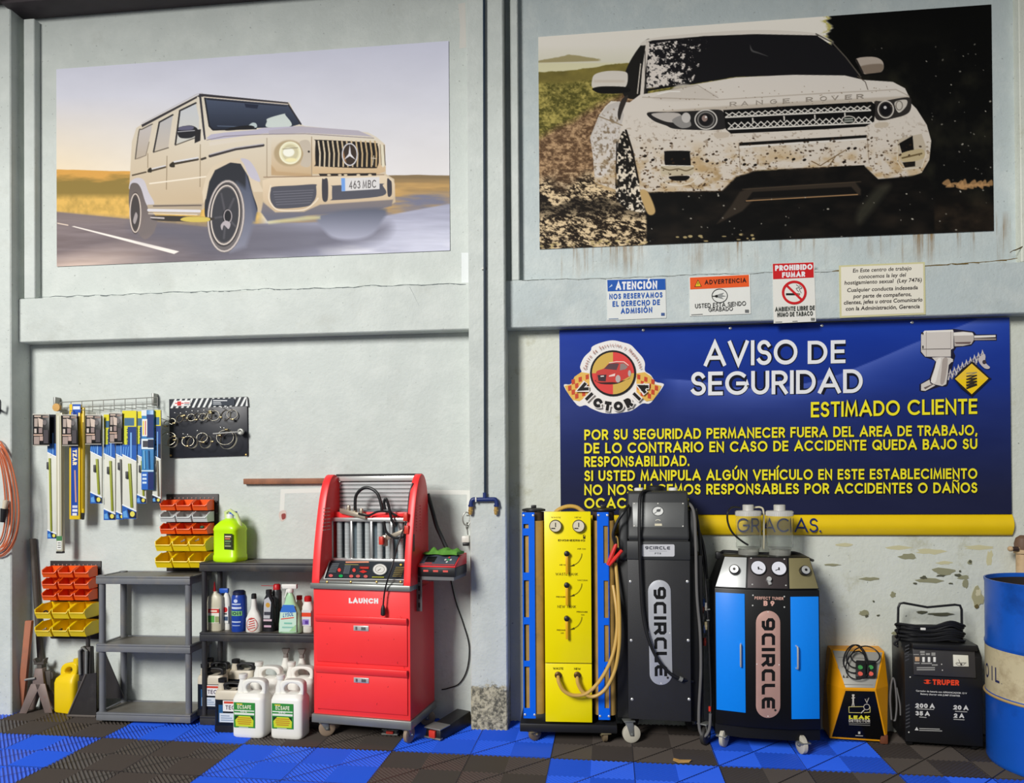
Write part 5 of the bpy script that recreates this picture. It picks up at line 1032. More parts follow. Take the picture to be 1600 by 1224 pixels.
# ---- green fluid jug on top
def jug(name, label, px, pb, y, z, W, D, H, mb_, mt_, group=None, rz=0.0, hh=.62, capx=-.55, capm=None, split=None):
    """F-style gallon jug: square body, shoulder with a hand hole, capped neck"""
    b = P(px,pb,y); fr = Fr((b[0],y,z), rz); root = thing(name, label, 'jug', fr, group); w, d = W/2, D/2
    zs = H*hh; body = MB(); body.loft([superring(0,0,0,w*.93,d*.93,6), superring(0,0,.006,w*.99,d*.99,6), superring(0,0,.02,w,d,6), superring(0,0,(split or zs)-.001,w,d,6)]+([] if split else [superring(0,0,zs+.012,w*.97,d*.9,5), superring(0,0,zs+.03,w*.9,d*.66,4)]))
    body.build('body', mb_, root, smooth=50)
    if split:
        u = MB(); u.loft([superring(0,0,split,w,d,6), superring(0,0,zs,w*.99,d*.97,6), superring(0,0,zs+.015,w*.93,d*.8,5)]); u.build('shoulder', mt_, root, smooth=50)
    n = 20; ht = H*.93; zb = zs+.005; cxh = w*.22; rx, rz_ = w*.5, (ht-zb)*.33; cz = (zb+ht)/2
    inner = [(cxh+rx*math.cos(t), cz+rz_*math.sin(t)) for t in np.linspace(0,2*math.pi,n+1)[:-1]]
    outer = []
    for t in np.linspace(0,2*math.pi,n+1)[:-1]:
        c, s = math.cos(t), math.sin(t); X_, Z_ = cxh+w*.74*math.copysign(abs(c)**.62,c), cz+(ht-zb)*.52*math.copysign(abs(s)**.55,s); outer.append((min(X_,w*.95), Z_))
    hm = MB(); ringprism(hm, outer, inner, -d*.42, d*.42); hm.build('handle', mt_, root, bevel=.007, seg=3, smooth=60)
    nk = MB(); nk.lathe([(w*.34,zs),(w*.30,zs+(H-zs)*.45),(.019,zs+(H-zs)*.7),(.019,H*.97)], (capx*w,0,0), 18); nk.build('neck', mt_, root, smooth=50)
    MB().lathe([(.023,H*.93),(.0235,H*.94),(.0235,H*.995),(.02,H)], (capx*w,0,0), 20).build('cap', capm or mt_, root)
    return root, fr
GRN = mat('neon_coolant', (196,246,16), .3, var=.04)
jy = -.11; bz_ = P(360,866,jy); kk = .0038
b = P(360,866,jy); fr = Fr((b[0],jy,ZT), -12); root = thing('coolant_jug', 'bright yellow-green fluid jug with a dark label on the black shelf', 'jug', fr); H = .288
MB().loft([superring(0,0,0,.078,.06,5), superring(0,0,.008,.084,.066,5), superring(0,0,.035,.084,.066,5), superring(0,0,.04,.081,.063,5), superring(0,0,.178,.081,.063,5), superring(0,0,.186,.084,.066,5), superring(0,0,.205,.08,.062,4), superring(0,0,.235,.05,.045,3), superring(0,0,.25,.022,.022,2)]).build('body', GRN, root, smooth=50)
MB().tube([(-.02,0,.24),(-.03,0,.285),(.0,0,.295),(.045,0,.27),(.066,0,.225),(.07,0,.19)], [.013,.012,.011,.011,.012,.012], 10).build('handle', mat('pale_green_plastic', (206,222,150), .35), root)
MB().lathe([(.02,.245),(.021,.27),(.018,.275)], (-.0,0,.0), 18).build('neck', WHITEP, root); MB().lathe([(.022,.268),(.022,.288),(.018,.29)], (.012,.012,0), 18).build('cap', CAPB, root)
ar = Art(lambda u, v, e: (u,-.0665-e,v)); ar.rect(.012,.075,.07,.165,(46,52,36)); 
for j, (z_, c) in enumerate(((.145,(226,200,170)),(.132,(206,120,90)),(.118,(120,150,100)),(.104,(90,110,80)),(.09,(150,160,120)))): ar.rect(.018,z_,.06-.006*(j%2),z_+.008,c)
ar.build('label', root)

# ---- jugs below: two dark in front, two dark behind, white ones
GD = 'dark fluid jugs by the black shelf'; DK = mat('dark_fluid', (22,28,38), .25); CRM = mat('cream_translucent', (206,196,176), .4)
def tec(r, fr, W, D):
    d = -D/2-.0008; ar = Art(lambda u, v, e: (u*W/2, d-e, v)); ar.rect(-.62,.055,-.3,.15,(36,90,140)); ar.rect(-.3,.115,.82,.175,(236,234,232)); ar.rect(-.22,.158,.8,.17,(206,70,50)); ar.text('TEC',(-.1,.125),(.62,.125),.024,(90,80,96),w=.2,up=(0,.024)); ar.rect(-.55,.055,.82,.105,(214,222,230))
    for k in range(3): ar.rect(-.45,.064+k*.012,.6-.2*k,.069+k*.012,(130,150,176))
    ar.build('label', r)
for lab, px, pb, y, z, s in (('dark fluid jug with cream shoulder at the left of the lower deck, in front', 333,1121,-.165,ZL,1.0), ('dark fluid jug on the floor touching the left white green-label jug', 361,1140,-.285,0,1.0), ('dark fluid jug at the back left of the lower deck', 340,1112,-.07,ZL,1.03), ('dark fluid jug at the back of the lower deck, right of the other back one', 381,1114,-.05,ZL,1.0)):
    r, f_ = jug('fluid_jug', lab, px, pb, y, z, .155, .085, .285*s, DK, CRM, GD, hh=.74, split=.178, capm=BLACKP, capx=-.62)
    for c in list(r.children):
        if c.name.startswith('handle'): c.data.materials.clear(); c.data.materials.append(BLACKP)
    MB().loft([superring(0,0,-.0005,.079,.045,6), superring(0,0,.034,.0795,.0455,6)]).build('foot_band', BLACKP, r, smooth=50)
    if y < -.1: tec(r, f_, .155, .087)
GW = 'white gallon jugs in front of the black shelf'
def eco(r, W, D):
    d = -D/2-.0008; ar = Art(lambda u, v, e: (u*W/2, d-e, v)); GN, GY = (50,140,60), (206,216,50)
    ar.rect(-.84,.055,.5,.19,GN); ar.rect(-.66,.178,-.3,.184,(226,206,60)); ar.text('ECSAFE',(-.6,.156),(.26,.156),.021,(236,236,206),w=.2,up=(0,.021)); ar.rect(-.8,.143,.46,.149,(230,234,220)); ar.rect(-.8,.124,.46,.135,(230,234,220)); ar.text('LEC',(-.4,.138),(.02,.138),.012,(240,240,230),w=.22,up=(0,.012)); ar.rect(-.76,.085,.4,.118,(30,60,30)); ar.poly([(-.7,.062),(.4,.062),(.42,.095),(.2,.118),(-.5,.118),(-.74,.095)], GY)
    for k in range(4): ar.rect(-.6+.06*(k==3),.1-k*.0105+.005,.28-.06*(k==3),.104-k*.0105+.007,(200,140,40))
    ar.rect(-.5,.057,.1,.061,(190,214,180)); ar.build('label', r)
WJ = mat('white_jug_plastic', (238,236,228), .4, var=.03, dirt=(196,186,166), dirt_amt=0.0)
for lab, px, pb, y, z, e in (('white gallon jug with a green label, front left on the floor', 395,1149,-.345,0,1), ('white gallon jug with a green label, front right against the red machine', 454,1150,-.345,0,1), ('white gallon jug behind the two green-label jugs, hand hole showing', 470,1120,-.14,ZL,0), ('white gallon jug at the back centre, behind the left green-label jug', 419,1120,-.155,ZL,0)):
    r, f_ = jug('gallon_jug', lab, px, pb, y, z, .183, .115, .328 if e else .30, WJ, WJ, GW, rz=-3 if e else -4, capx=-.6)
    if e: eco(r, .183, .117)
for lab, px, y in (('white pump bottle with a grey trigger at the back, left of a matching one', 447,-.055), ('white pump bottle with a grey trigger at the back, nearest the red machine', 472,-.06)):
    r, fr, k = bottle('pump_bottle', lab, 'bottle', px, 1114, -.042, ZL, [(0,10,.8),(1,11,.8),(46,11,.8),(62,7,.9),(74,4,1),(77,3.6,1)], WJ, group='pump bottles at the back of the lower deck')
    MB().lathe([(4*k,76*k),(3.4*k,82*k)], (0,0,0), 12).hexa([(-.012,-.01,82*k),(.012,-.01,82*k),(.012,.01,82*k),(-.012,.01,82*k)],[(-.024,-.012,90*k),(.024,-.012,90*k),(.024,.012,90*k),(-.024,.012,90*k)]).build('trigger_head', mat('grey_trigger', (150,142,136), .45), r, bevel=.003)
# ---- floor, left corner
def plank(name, label, cat, p_top, p_bot, w, t, m):
    a_, b_ = np.array(p_bot), np.array(p_top); fr = Fr(a_); d = b_-a_; mb = MB(); sd = np.array((w/2,0,0)); dp = np.array((0,t,0))
    mb.hexa([-sd-dp*.5, sd-dp*.5, sd+dp*.5, -sd+dp*.5], [d-sd-dp*.5, d+sd-dp*.5, d+sd+dp*.5, d-sd+dp*.5]); o = mb.build(name, m, None, bevel=.004); o.location = fr.o; return tag(o, label, cat)
plank('wooden_plank', 'short reddish wooden plank leaning in the left corner behind the jack stand', 'plank', P(46,970,-.115), F(32.5,1109,.002), .043, .022, mat('worn_red_wood', (176,112,84), .7, var=.3, scale=6, dirt=(120,104,94), dirt_scale=8))
a_, b_ = F(62,1106,.012), P(51,842,-.03); fr = Fr((a_[0],-.022,0)); o = MB().tube([(0,0,.0), fr.loc(P(51,842,-.022))], .0165, 16).build('steel_pipe', mat('rusty_pipe', (92,86,80), .6, .4, var=.3, scale=9, dirt=(60,50,44)), None); o.location = fr.o; tag(o, 'tall thin dark steel pipe leaning in the corner by the left column', 'pipe')
# jack stand
fr = Fr(F(54,1116), 8); r = thing('jack_stand', 'steel jack stand with splayed legs on the black tiles at far left', 'jack stand', fr); RS = mat('worn_steel_paint', (128,112,106), .55, .3, var=.25, dirt=(150,80,60), dirt_scale=10); k = .00378
for sx, sy in ((-1,-1),(1,-1),(-1,1),(1,1)):
    lg = MB(); y0_ = .01 if sy < 0 else .085; bx_ = -20*k if sx < 0 else 20*k
    lg.hexa([(bx_-.022,y0_,0),(bx_+.022,y0_,0),(bx_+.022,y0_+.006,0),(bx_-.022,y0_+.006,0)],[(sx*.012-.03,.05+sy*.018,.17),(sx*.012+.03,.05+sy*.018,.17),(sx*.012+.03,.056+sy*.018,.17),(sx*.012-.03,.056+sy*.018,.17)]); lg.build('leg', RS, r, bevel=.002)
MB().hexa([(-.042,.03,.12),(.042,.03,.12),(.042,.085,.12),(-.042,.085,.12)],[(-.022,.038,.26),(.022,.038,.26),(.022,.08,.26),(-.022,.08,.26)]).build('frame', RS, r, bevel=.004)
MB().box(-.014,.014,.046,.072,.2,.285).box(-.03,.03,.04,.078,.283,.296).hexa([(-.03,.04,.296),(-.012,.04,.296),(-.012,.078,.296),(-.03,.078,.296)],[(-.036,.04,.318),(-.026,.04,.318),(-.026,.078,.318),(-.036,.078,.318)]).hexa([(.012,.04,.296),(.03,.04,.296),(.03,.078,.296),(.012,.078,.296)],[(.026,.04,.318),(.036,.04,.318),(.036,.078,.318),(.026,.078,.318)]).build('saddle', mat('grimy_iron', (84,78,72), .6, .4), r, bevel=.002)
MB().tube([(-.015,.03,.205),(-.06,.02,.2),(-.068,.02,.197)], .007, 8).build('lever', DSTEEL, r); MB().lathe([(.03,0),(.03,.03)], (.045,.06,.21), 16, 'y').box(.02,.06,.055,.085,.12,.24).build('ratchet', mat('grimy_iron', (84,78,72), .6, .4), r, bevel=.003)
# yellow jerry jug
fr = Fr(F(97,1115), -12); r = thing('jerry_jug', 'yellow plastic jug with a moulded handle on the floor beside the jack stand', 'jug', fr); YL = mat('yellow_jug_plastic', (244,208,18), .4, var=.05, dirt=(200,160,20), dirt_amt=0.0); w, d = .078, .06
MB().loft([superring(0,d,0,w*.95,d*.95,6), superring(0,d,.008,w,d,6), superring(0,d,.175,w,d,6), superring(0,d,.20,w*.94,d*.9,5), superring(.012,d,.23,w*.7,d*.5,4)]).build('body', YL, r, smooth=50)
inner = [(.005+.03*math.cos(t), .245+.02*math.sin(t)+.3*.03*math.cos(t)) for t in np.linspace(0,2*math.pi,21)[:-1]]; outer = [(.006+.066*math.copysign(abs(math.cos(t))**.7,math.cos(t)), .243+.05*math.copysign(abs(math.sin(t))**.7,math.sin(t))+.3*.05*math.cos(t)) for t in np.linspace(0,2*math.pi,21)[:-1]]
hm = MB(); ringprism(hm, outer, inner, d-.024, d+.024); hm.build('handle', YL, r, bevel=.008, seg=3, smooth=60); MB().lathe([(.022,.26),(.022,.315),(.018,.318)], (.052,d,0), 16).build('cap', YL, r)
# scoop and dark bottle, block on the shelf side
fr = Fr(F(131,1121), 0); r = thing('metal_scoop', 'dark slanted sheet-metal scoop standing left of the grey shelf', 'scoop', fr); q = lambda x, y, yl=0.0: fr.px(x, y, yl)
SM = mat('dark_sheet_metal', (58,55,54), .5, .4, var=.25, dirt=(96,90,84)); p = [q(106,1121), q(150,1123), q(150,1052), q(134,1054)]
MB().prism([(v[0],max(v[2],.0)) for v in p], 'y', .001, .006).build('back_plate', SM, r); pw = [q(163,1092,.06), q(194,1091,.06), q(164,1021,.06)]; MB().prism([(v[0],max(v[2],.0)) for v in pw], 'y', .06, .066).build('side_plate', SM, r); MB().tube([(p[0][0],.0,.004),(p[3][0],.0,p[3][2])], .006, 6).tube([(p[0][0],.0,.006),(p[1][0],.0,.006)], .007, 6).build('rim', mat('scoop_edge', (120,112,106), .5, .5), r); MB().box(p[0][0],p[1][0],.0,.03,.0,.004).build('floor_plate', SM, r)
fr = Fr((P(143,1110,-.055)[0], -.090, .0)); r = thing('hydraulic_jack', 'dark grimy bottle jack standing between the scoop and the grey shelf leg', 'jack', fr); GI = mat('grimy_iron_dark', (66,62,60), .55, .4, var=.3, dirt=(110,104,96))
MB().box(-.055,.04,-.035,.03,0,.02).box(-.042,.04,-.03,.025,.02,.20).build('body', GI, r, bevel=.005); MB().hexa([(-.04,-.025,.2),(.036,-.025,.2),(.036,.02,.2),(-.04,.02,.2)],[(-.03,-.02,.40),(.034,-.02,.40),(.034,.015,.40),(-.03,.015,.40)]).build('upper_body', GI, r, bevel=.006); MB().tube([(-.02,-.035,.24),(-.024,-.035,.38),(.0,-.035,.40),(.02,-.035,.38),(.018,-.035,.24)], .008, 8).build('handle', DSTEEL, r); MB().lathe([(.012,.40),(.012,.47)], (.005,0,0), 14).build('ram', GI, r)
# ---- a few loose parts lying in the open bins
def loose(name, label, cat, px, py, y, mb, m, group=None):
    c = P(px, py, y); o = mb.build(name, m, None); o.location = tuple(c); return tag(o, label, cat, group)
loose('rubber_ring', 'small black rubber ring in the left yellow bin of the lower left rack', 'ring', 71,958,-.10, MB().torus((0,0,0), .012, .005, (0,-1,.4), 20, 8), RUBBER)
loose('green_plug', 'small dark green plug in the right orange bin of the upper right rack', 'plug', 316,824,-.07, MB().ball((0,0,0), .014, .01, .009), mat('dark_green', (40,90,60), .4))
for lab, px, py, y in (('small pale metal fitting in the middle yellow bin, fourth row of the upper right rack',286,846,-.10),('small pale metal fitting in the right yellow bin, fourth row of the upper right rack',308,845,-.10),('small white clip in the left yellow bin, bottom row of the lower left rack',70,984,-.11),('small dark bolt in the middle yellow bin, bottom row of the lower left rack',94,985,-.11)):
    loose('small_fitting', lab, 'fitting', px, py, y, MB().cyl((-.012,0,-.003),(.012,-.004,.006),.004,seg=8).lathe([(.007,-.003),(.007,.003)], (.012,-.004,.006), 6, 'x'), DSTEEL if 'dark' not in lab else BLACKP, 'loose fittings in the bins')
# ================================================================ machines
TECH = {'9':(.85,[[(1,.42),(.2,.42),(0,.56),(0,.86),(.2,1),(.8,1),(1,.86),(1,.2),(.7,0),(.3,0)]]),'c':(.8,[[(1,1),(.22,1),(0,.8),(0,.2),(.22,0),(1,0)]]),'i':(0,[[(0,0),(0,1)]]),'r':(.85,[[(0,0),(0,1),(.85,1),(1,.86),(1,.55),(.85,.42),(.1,.42)],[(.6,.42),(1,0)]]),'l':(.7,[[(0,1),(0,.2),(.2,0),(1,0)]]),'e':(.75,[[(1,1),(.2,1),(0,.8),(0,.2),(.2,0),(1,0)],[(0,.5),(.9,.5)]])}
GL.update({k+'~': v for k, v in TECH.items()})
def tech_text(ar, txt, p0, p1, h, c, w=.22, up=None):
    out = []; x = 0.0
    for ch in txt:
        gw, sts = TECH[ch]; gw *= (1-w)
        for st in sts: out += ribbon([np.array((x+w/2+a*gw, w/2+b*(1-w))) for a, b in st], w)
        x += gw+w+.2
    x -= .2; p0, p1 = np.array(p0, float), np.array(p1, float); d = (p1-p0)/x; u = np.array(up if up is not None else (0,-h), float)
    ar._p([[p0+q[0]*d+q[1]*u for q in p] for p in out], c)
CAST = mat('caster_grey', (196,190,174), .45, var=.1); CASTB = mat('caster_dark', (52,50,48), .5); ZINC = mat('zinc_plate', (176,168,140), .4, .8)
def caster(parent, x, y, r, ang=0, wheel=None, top=None, fork=None):
    """swivel caster: plate, fork and wheel on one part tree"""
    top = top or 2*r+.028; c, s = math.cos(math.radians(ang)), math.sin(math.radians(ang)); R2 = lambda u, v, z: (x+c*u-s*v, y+s*u+c*v, z)
    f = MB(); f.hexa([R2(-.03,-.026,top-.006),R2(.03,-.026,top-.006),R2(.03,.026,top-.006),R2(-.03,.026,top-.006)],[R2(-.03,-.026,top),R2(.03,-.026,top),R2(.03,.026,top),R2(-.03,.026,top)])
    for v in (-.019,.016): f.hexa([R2(.004,v,r-.008),R2(.024,v,r-.008),R2(.024,v+.003,r-.008),R2(.004,v+.003,r-.008)],[R2(-.02,v,top-.006),R2(.02,v,top-.006),R2(.02,v+.003,top-.006),R2(-.02,v+.003,top-.006)])
    f.tube([R2(.014,-.024,r),R2(.014,.024,r)], .006, 8); o = f.build('caster', fork or ZINC, parent, bevel=.001)
    w = MB(); rings = []
    for rr, h in ((r*.35,-.013),(r*.8,-.013),(r,-.009),(r,.009),(r*.8,.013),(r*.35,.013)):
        rings.append([R2(.014+rr*math.cos(t), h, r+rr*math.sin(t)) for t in [2*math.pi*i/26 for i in range(26)]])
    w.loft(rings); w.build('wheel', wheel or CAST, o, smooth=40); return o

# ---------------------------------------------------------------- red injector cleaner
fr = Fr((-1.225,-.395,0), -8.0); root = thing('injector_cleaner', 'red fuel injector cleaning cabinet on casters with two drawers and a row of glass tubes', 'machine', fr)
q = lambda x, y, yl=0.0: fr.px(x, y, yl); xl, xr = q(490,1010)[0], q(641,1010)[0]; D_ = .36; zt = q(565,921)[2]; zb = q(565,1121)[2]
MB().box(xl,xr,0,D_,zb,zt).build('cabinet', RED, root, bevel=.004)
GRYM = mat('grey_trim_metal', (150,152,148), .38, .6, var=.1); MB().box(xl-.008,xr+.008,-.012,D_+.005,zb-.045,zb).build('skirt', GRYM, root, bevel=.004)
MB().box(xl-.012,xr+.008,-.016,.12,zt-.004,zt+.028).build('ledge', GRYM, root, bevel=.006)
for (y0_, y1_, y2_, lab) in ((963,974,1037,'upper'),(1043,1055,1112,'lower')):
    z0_, z1_, z2_ = q(565,y0_)[2], q(565,y1_)[2], q(565,y2_)[2]; a_, b_ = q(496,1010)[0], q(637,1010)[0]
    dr = MB().box(a_,b_,-.008,.0,z2_,z1_).build('drawer', RED, root, bevel=.002); MB().box(a_-.004,b_+.003,-.022,.0,(z0_+z1_)/2-.001,z0_).hexa([(a_-.004,-.012,z1_),(b_+.003,-.012,z1_),(b_+.003,0,z1_),(a_-.004,0,z1_)],[(a_-.004,-.022,(z0_+z1_)/2),(b_+.003,-.022,(z0_+z1_)/2),(b_+.003,0,(z0_+z1_)/2),(a_-.004,0,(z0_+z1_)/2)]).build('grip_lip', RED, dr, bevel=.003)
    a2, b2 = q(554,1010)[0], q(577.5,1010)[0]; zz = z1_-.012; MB().box(a2,b2,-.012,-.008,zz-.027,zz).build('lock_plate', STEEL, dr, bevel=.001)
    MB().box(a2+.012,a2+.022,-.014,-.012,zz-.022,zz-.006).box(a2+.045,a2+.07,-.014,-.012,zz-.022,zz-.006).build('latch', mat('latch_grey', (120,120,118), .4, .6), dr)
ar = Art(wall_map(0,fr)); ar.text('LAUNCH', (545,943),(591,943.6), 8.2, (240,238,236), w=.3, gap=.1, narrow=1.0)
rr = np.random.default_rng(3)
for k in range(26): 
    x_, y_ = rr.uniform(498,636), rr.uniform(925,1112); ar.k = .0004 if y_ < 958 else .0085; ar.line([(x_,y_),(x_+rr.uniform(-1,1.5),y_+rr.uniform(1,4))], .5, (110,14,22))
ar.build('lettering', root)
# curved side wings
def wing(x0, x1, name):
    zc = q(505,742,.14)[2]; z0_ = zt+.02; h_ = zc-z0_; prof = [(-.012,z0_)]+[(p[0],z0_+p[1]*h_) for p in spline([(-.01,.05),(.012,.33),(.055,.67),(.086,.84),(.12,.95),(.165,1.0),(.21,.965),(.243,.85),(.256,.65),(.256,.3)],4)]+[(.25,z0_)]
    MB().prism(prof, 'x', x0, x1).build(name, RED, root, bevel=.005, seg=2)
    return zc
wl1 = xl+.042; zc = wing(xl-.004, wl1, 'side_wing'); wing(xr-.032, xr+.008, 'side_wing')
# louvre cuts on the left wing's inner face and right wing's outer face
m = MB()
for k in range(7):
    z_ = q(535,795,.1)[2]-k*.0195
    for y_ in (.03,.075): m.box(wl1-.001,wl1+.0015,y_,y_+.035,z_,z_+.004)
m.build('louvre_slots', mat('slot_light', (216,196,190), .4), root); m = MB()
for k in range(9):
    z_ = q(660,792,.1)[2]-k*.016
    for y_ in (.07,.125): m.box(xr+.007,xr+.0105,y_,y_+.03,z_,z_+.006)
m.build('louvre', RED, root, bevel=.001); MB().box(xr+.0075,xr+.0095,.03,.045,q(655,862,.04)[2],q(655,835,.04)[2]).build('hand_slot', BLACKP, root)
wr0 = xr-.032
# ribbed back shutter with a bright top rail
m = MB(); zs0, zs1 = q(580,803,.235)[2], q(580,752,.235)[2]; ns = 8
for k in range(ns): z_ = zs0+(zs1-zs0)*k/ns; m.prism([(.232,z_),(.222,z_+.006),(.222,z_+(zs1-zs0)/ns-.006),(.232,z_+(zs1-zs0)/ns),(.24,z_+(zs1-zs0)/ns),(.24,z_)], 'x', wl1, wr0)
m.build('ribbed_back', mat('silver_slats', (196,198,198), .35, .3), root); MB().box(wl1-.01,wr0+.01,.205,.235,zs1,zs1+.03).build('top_rail', STEEL, root, bevel=.003); MB().box(wl1-.01,wr0+.01,.2,.24,zs1+.03,zs1+.04).build('rail_seal', BLACKP, root)
# tube block
zt0, zt1 = q(578,872,.17)[2], q(578,815,.17)[2]; tx0, tx1 = q(522,845,.17)[0], wr0-.002
MB().box(tx0,tx1,.20,.24,zt0-.05,zs0+.02).build('tube_backplate', mat('blue_grey_panel', (96,110,118), .4), root)
MB().box(tx0,tx1,.13,.20,zt1,zt1+.022).box(tx0,tx1,.12,.20,zt0-.018,zt0).build('tube_rails', mat('brushed_bar', (216,216,214), .3, .8), root, bevel=.003)
m = MB()
for k in range(5): x_ = tx0+.006+(tx1-tx0-.012)*k/4; m.box(x_-.006,x_+.006,.128,.145,zt0-.002,zt1+.002)
m.build('divider_bars', mat('brushed_bar', (216,216,214), .3, .8), root, bevel=.001)
TUBE = mat('cloudy_tube', (206,212,212), .15, var=.05, trans=.35); 
for k in range(8):
    x_ = tx0+(tx1-tx0)*(.5+k)/8.0+(.006 if k%2==0 else -.006); t_ = MB().lathe([(.0155,zt0),(.0155,zt1)], (x_,.165,0), 18).build('glass_tube', TUBE, root)
    g_ = MB()
    for j in range(7): g_.lathe([(.01575,zt0+.03+j*.021),(.01575,zt0+.0312+j*.021)], (x_,.165,0), 18, cap=False)
    g_.build('graduation', mat('grad_white', (206,214,216), .4), t_)
MB().box(wl1,wr0,.16,.24,zt1+.022,zt1+.052).build('red_tray', RED, root, bevel=.003)
# sloping control panel
pa, pb = q(508,909,-.006), q(524,877,.115); MB().prism([(-.01,zt+.028),(-.01,pa[2]+.002),(.118,pb[2]),(.13,pb[2]),(.13,zt+.028)], 'x', wl1, wr0).build('console', GRYM, root, bevel=.003)
n_ = np.cross((1,0,0),(0,.128,pb[2]-pa[2]-.002)); n_ = n_/np.linalg.norm(n_); p0_ = np.array((0,-.01,pa[2]+.002)); n_ = n_ if n_[1] < 0 else -n_
ar = Art(lambda u, v, k: fr.pl(u, v, p0_+n_*k, n_)); u8 = lambda x, y: (480+x/8, 860+y/8)
ar.poly([u8(210,355),u8(285,125),u8(1262,125),u8(1240,368)], (46,52,58)); ar.line([u8(480,150),u8(770,148)],2.2,(226,150,120)); ar.line([u8(470,178),u8(640,182)],.9,(170,160,90))
for x_, y_ in ((400,248),(585,250)): ar.ell(*u8(x_,y_),3.2,4,(40,30,32)); ar.ell(*u8(x_,y_),2.6,3,(226,76,70))
for x_, y_, c in ((295,318,(214,100,100)),(420,322,(30,170,90)),(550,325,(220,96,92)),(635,325,(206,100,94)),(730,328,(206,100,94))): ar.ell(*u8(x_,y_),4.0,2.8,(30,30,34)); ar.ell(*u8(x_,y_),3.3,2.3,c)
ar.poly([u8(655,200),u8(775,205),u8(770,240),u8(652,235)],(130,30,30)); ar.line([u8(665,220),u8(765,222)],1.6,(220,80,64)); ar.poly([u8(650,268),u8(700,246),u8(750,270),u8(700,288)],(214,50,44))
ar.ell(*u8(908,240),12.2,9.6,(70,76,78)); ar.ell(*u8(908,240),10.6,8.4,(226,226,220)); ar.line([u8(880,260),u8(920,232)],1.0,(90,90,80)); ar.ring(*u8(908,240),7,5.6,.7,(150,150,140))
for j in range(6): ar.line([u8(310-j*8,170+j*20),u8(400-j*8,172+j*20)],.7,(140,150,156)); ar.line([u8(470-j*4,196+j*18),u8(545-j*4,198+j*18)],.7,(140,150,156))
for j in range(6): ar.line([u8(1105-j*8,215+j*22),u8(1215-j*8,216+j*22)],1.0,(150,136,80))
ar.ell(*u8(1170,182),1.8,1.5,(230,200,80)); ar.line([u8(810,336),u8(960,338)],1.2,(190,190,60)); ar.line([u8(212,358),u8(1240,371)],1.4,(200,202,200)); ar.line([u8(208,358),u8(284,122)],1.6,(200,202,200)); ar.build('panel_print', root)
for x_ in (248,545,868,1168): p = q(480+x_/8,860+398/8,-.0105); MB().lathe([(.006,0),(.006,-.003),(.002,-.005)], p, 10, 'y').build('screw', BRASS, root)
for x_, y_, r_, an in ((xl+.045,.03,.043,35),(xr-.03,.03,.043,80),(xl+.05,D_-.05,.043,10),(xr-.04,D_-.05,.043,20)): caster(root, x_, y_, r_, an, mat('caster_tan', (150,130,110), .5), zb-.045, GRYM)
# fuel rails and hoses lying over the tubes
HOSE = mat('black_hose', (26,26,28), .45, var=.2); ALU = mat('cast_aluminium', (190,178,160), .4, .7)
m = MB(); a_, b_ = q(533,798,.16), q(573,808,.13); m.hexa([a_+(-.0,-.02,-.014),b_+(0,-.02,-.014),b_+(0,.02,-.014),a_+(0,.02,-.014)],[a_+(0,-.02,.014),b_+(0,-.02,.014),b_+(0,.02,.014),a_+(0,.02,.014)])
for t in (.3,.55,.8): c = a_*(1-t)+b_*t; m.lathe([(.012,.012),(.01,.04)], c, 10)
m.build('fuel_rail', ALU, root, bevel=.003); m = MB(); a_, b_ = q(602,842,.10), q(632,830,.08); m.hexa([a_+(0,-.012,-.012),b_+(0,-.012,-.012),b_+(0,.012,-.012),a_+(0,.012,-.012)],[a_+(0,-.012,.012),b_+(0,-.012,.012),b_+(0,.012,.012),a_+(0,.012,.012)]); m.box(a_[0]-.01,a_[0]+.012,a_[1]-.02,a_[1]+.01,a_[2]-.04,a_[2]+.02); m.build('fuel_rail', ALU, root, bevel=.003)
MB().tube([q(x,y,.14) for x,y in ((582,809),(634,805))], .010, 8).build('red_rail', RED, root)
hz = lambda pts, r, y=.12: MB().tube(spline([q(p[0],p[1],p[2] if len(p) > 2 else y) for p in pts], 8), r, 8)
hz([(555,798),(556,776),(566,764),(578,763),(590,772),(596,790),(597,800)],.009).build('hose', HOSE, root); hz([(602,797),(600,786),(603,780),(607,790),(612,812),(618,824)],.008,.10).build('hose', HOSE, root)
hz([(600,815),(604,832),(618,841),(634,838)],.007,.07).build('hose', HOSE, root); hz([(560,803),(575,806),(590,800),(606,800),(620,806)],.006,.11).build('hose', HOSE, root)
hz([(645,755,.10),(640,772,.09),(637,800,.08),(632,822,.05),(622,850,.03),(614,880,-.03),(606,905,-.045),(601,925,-.03),(598.5,948,-.03)],.0042).build('test_lead', HOSE, root)
a_ = q(598.5,946,-.03); MB().lathe([(.006,.0),(.012,-.02),(.013,-.05),(.006,-.056)], a_, 12).build('lead_plug', BLACKP, root)
for x_, y_, yy in ((634,808,.03),(596,845,.06),(636,828,.03)): c = q(x_,y_,yy); MB().box(c[0]-.012,c[0]+.012,c[1]-.01,c[1]+.01,c[2]-.022,c[2]+.022).build('red_clip', mat('red_clip_plastic', (214,60,44), .4), root, bevel=.003)
# side bracket (slotted angle) and the small ultrasonic bath on it
m = MB(); a_ = q(656,897,.10); b_ = q(656,955,.10); x_ = xr+.001; m.box(x_,x_+.03,.09,.094,b_[2],a_[2]); m.box(x_,x_+.21,.09,.30,a_[2]-.03,a_[2]-.012); m.build('side_bracket', mat('slotted_angle', (120,120,122), .45, .5), root)
m = MB()
for k in range(4): z_ = b_[2]+.02+k*.045; m.box(x_+.010,x_+.02,.0885,.09,z_,z_+.026)
m.build('bracket_slots', BLACKP, root); zbk = a_[2]-.012
hz([(668,772,.27),(676,800,.27),(682,822,.27),(690,840,.27),(700,862,.26)],.012).build('hose', HOSE, root)
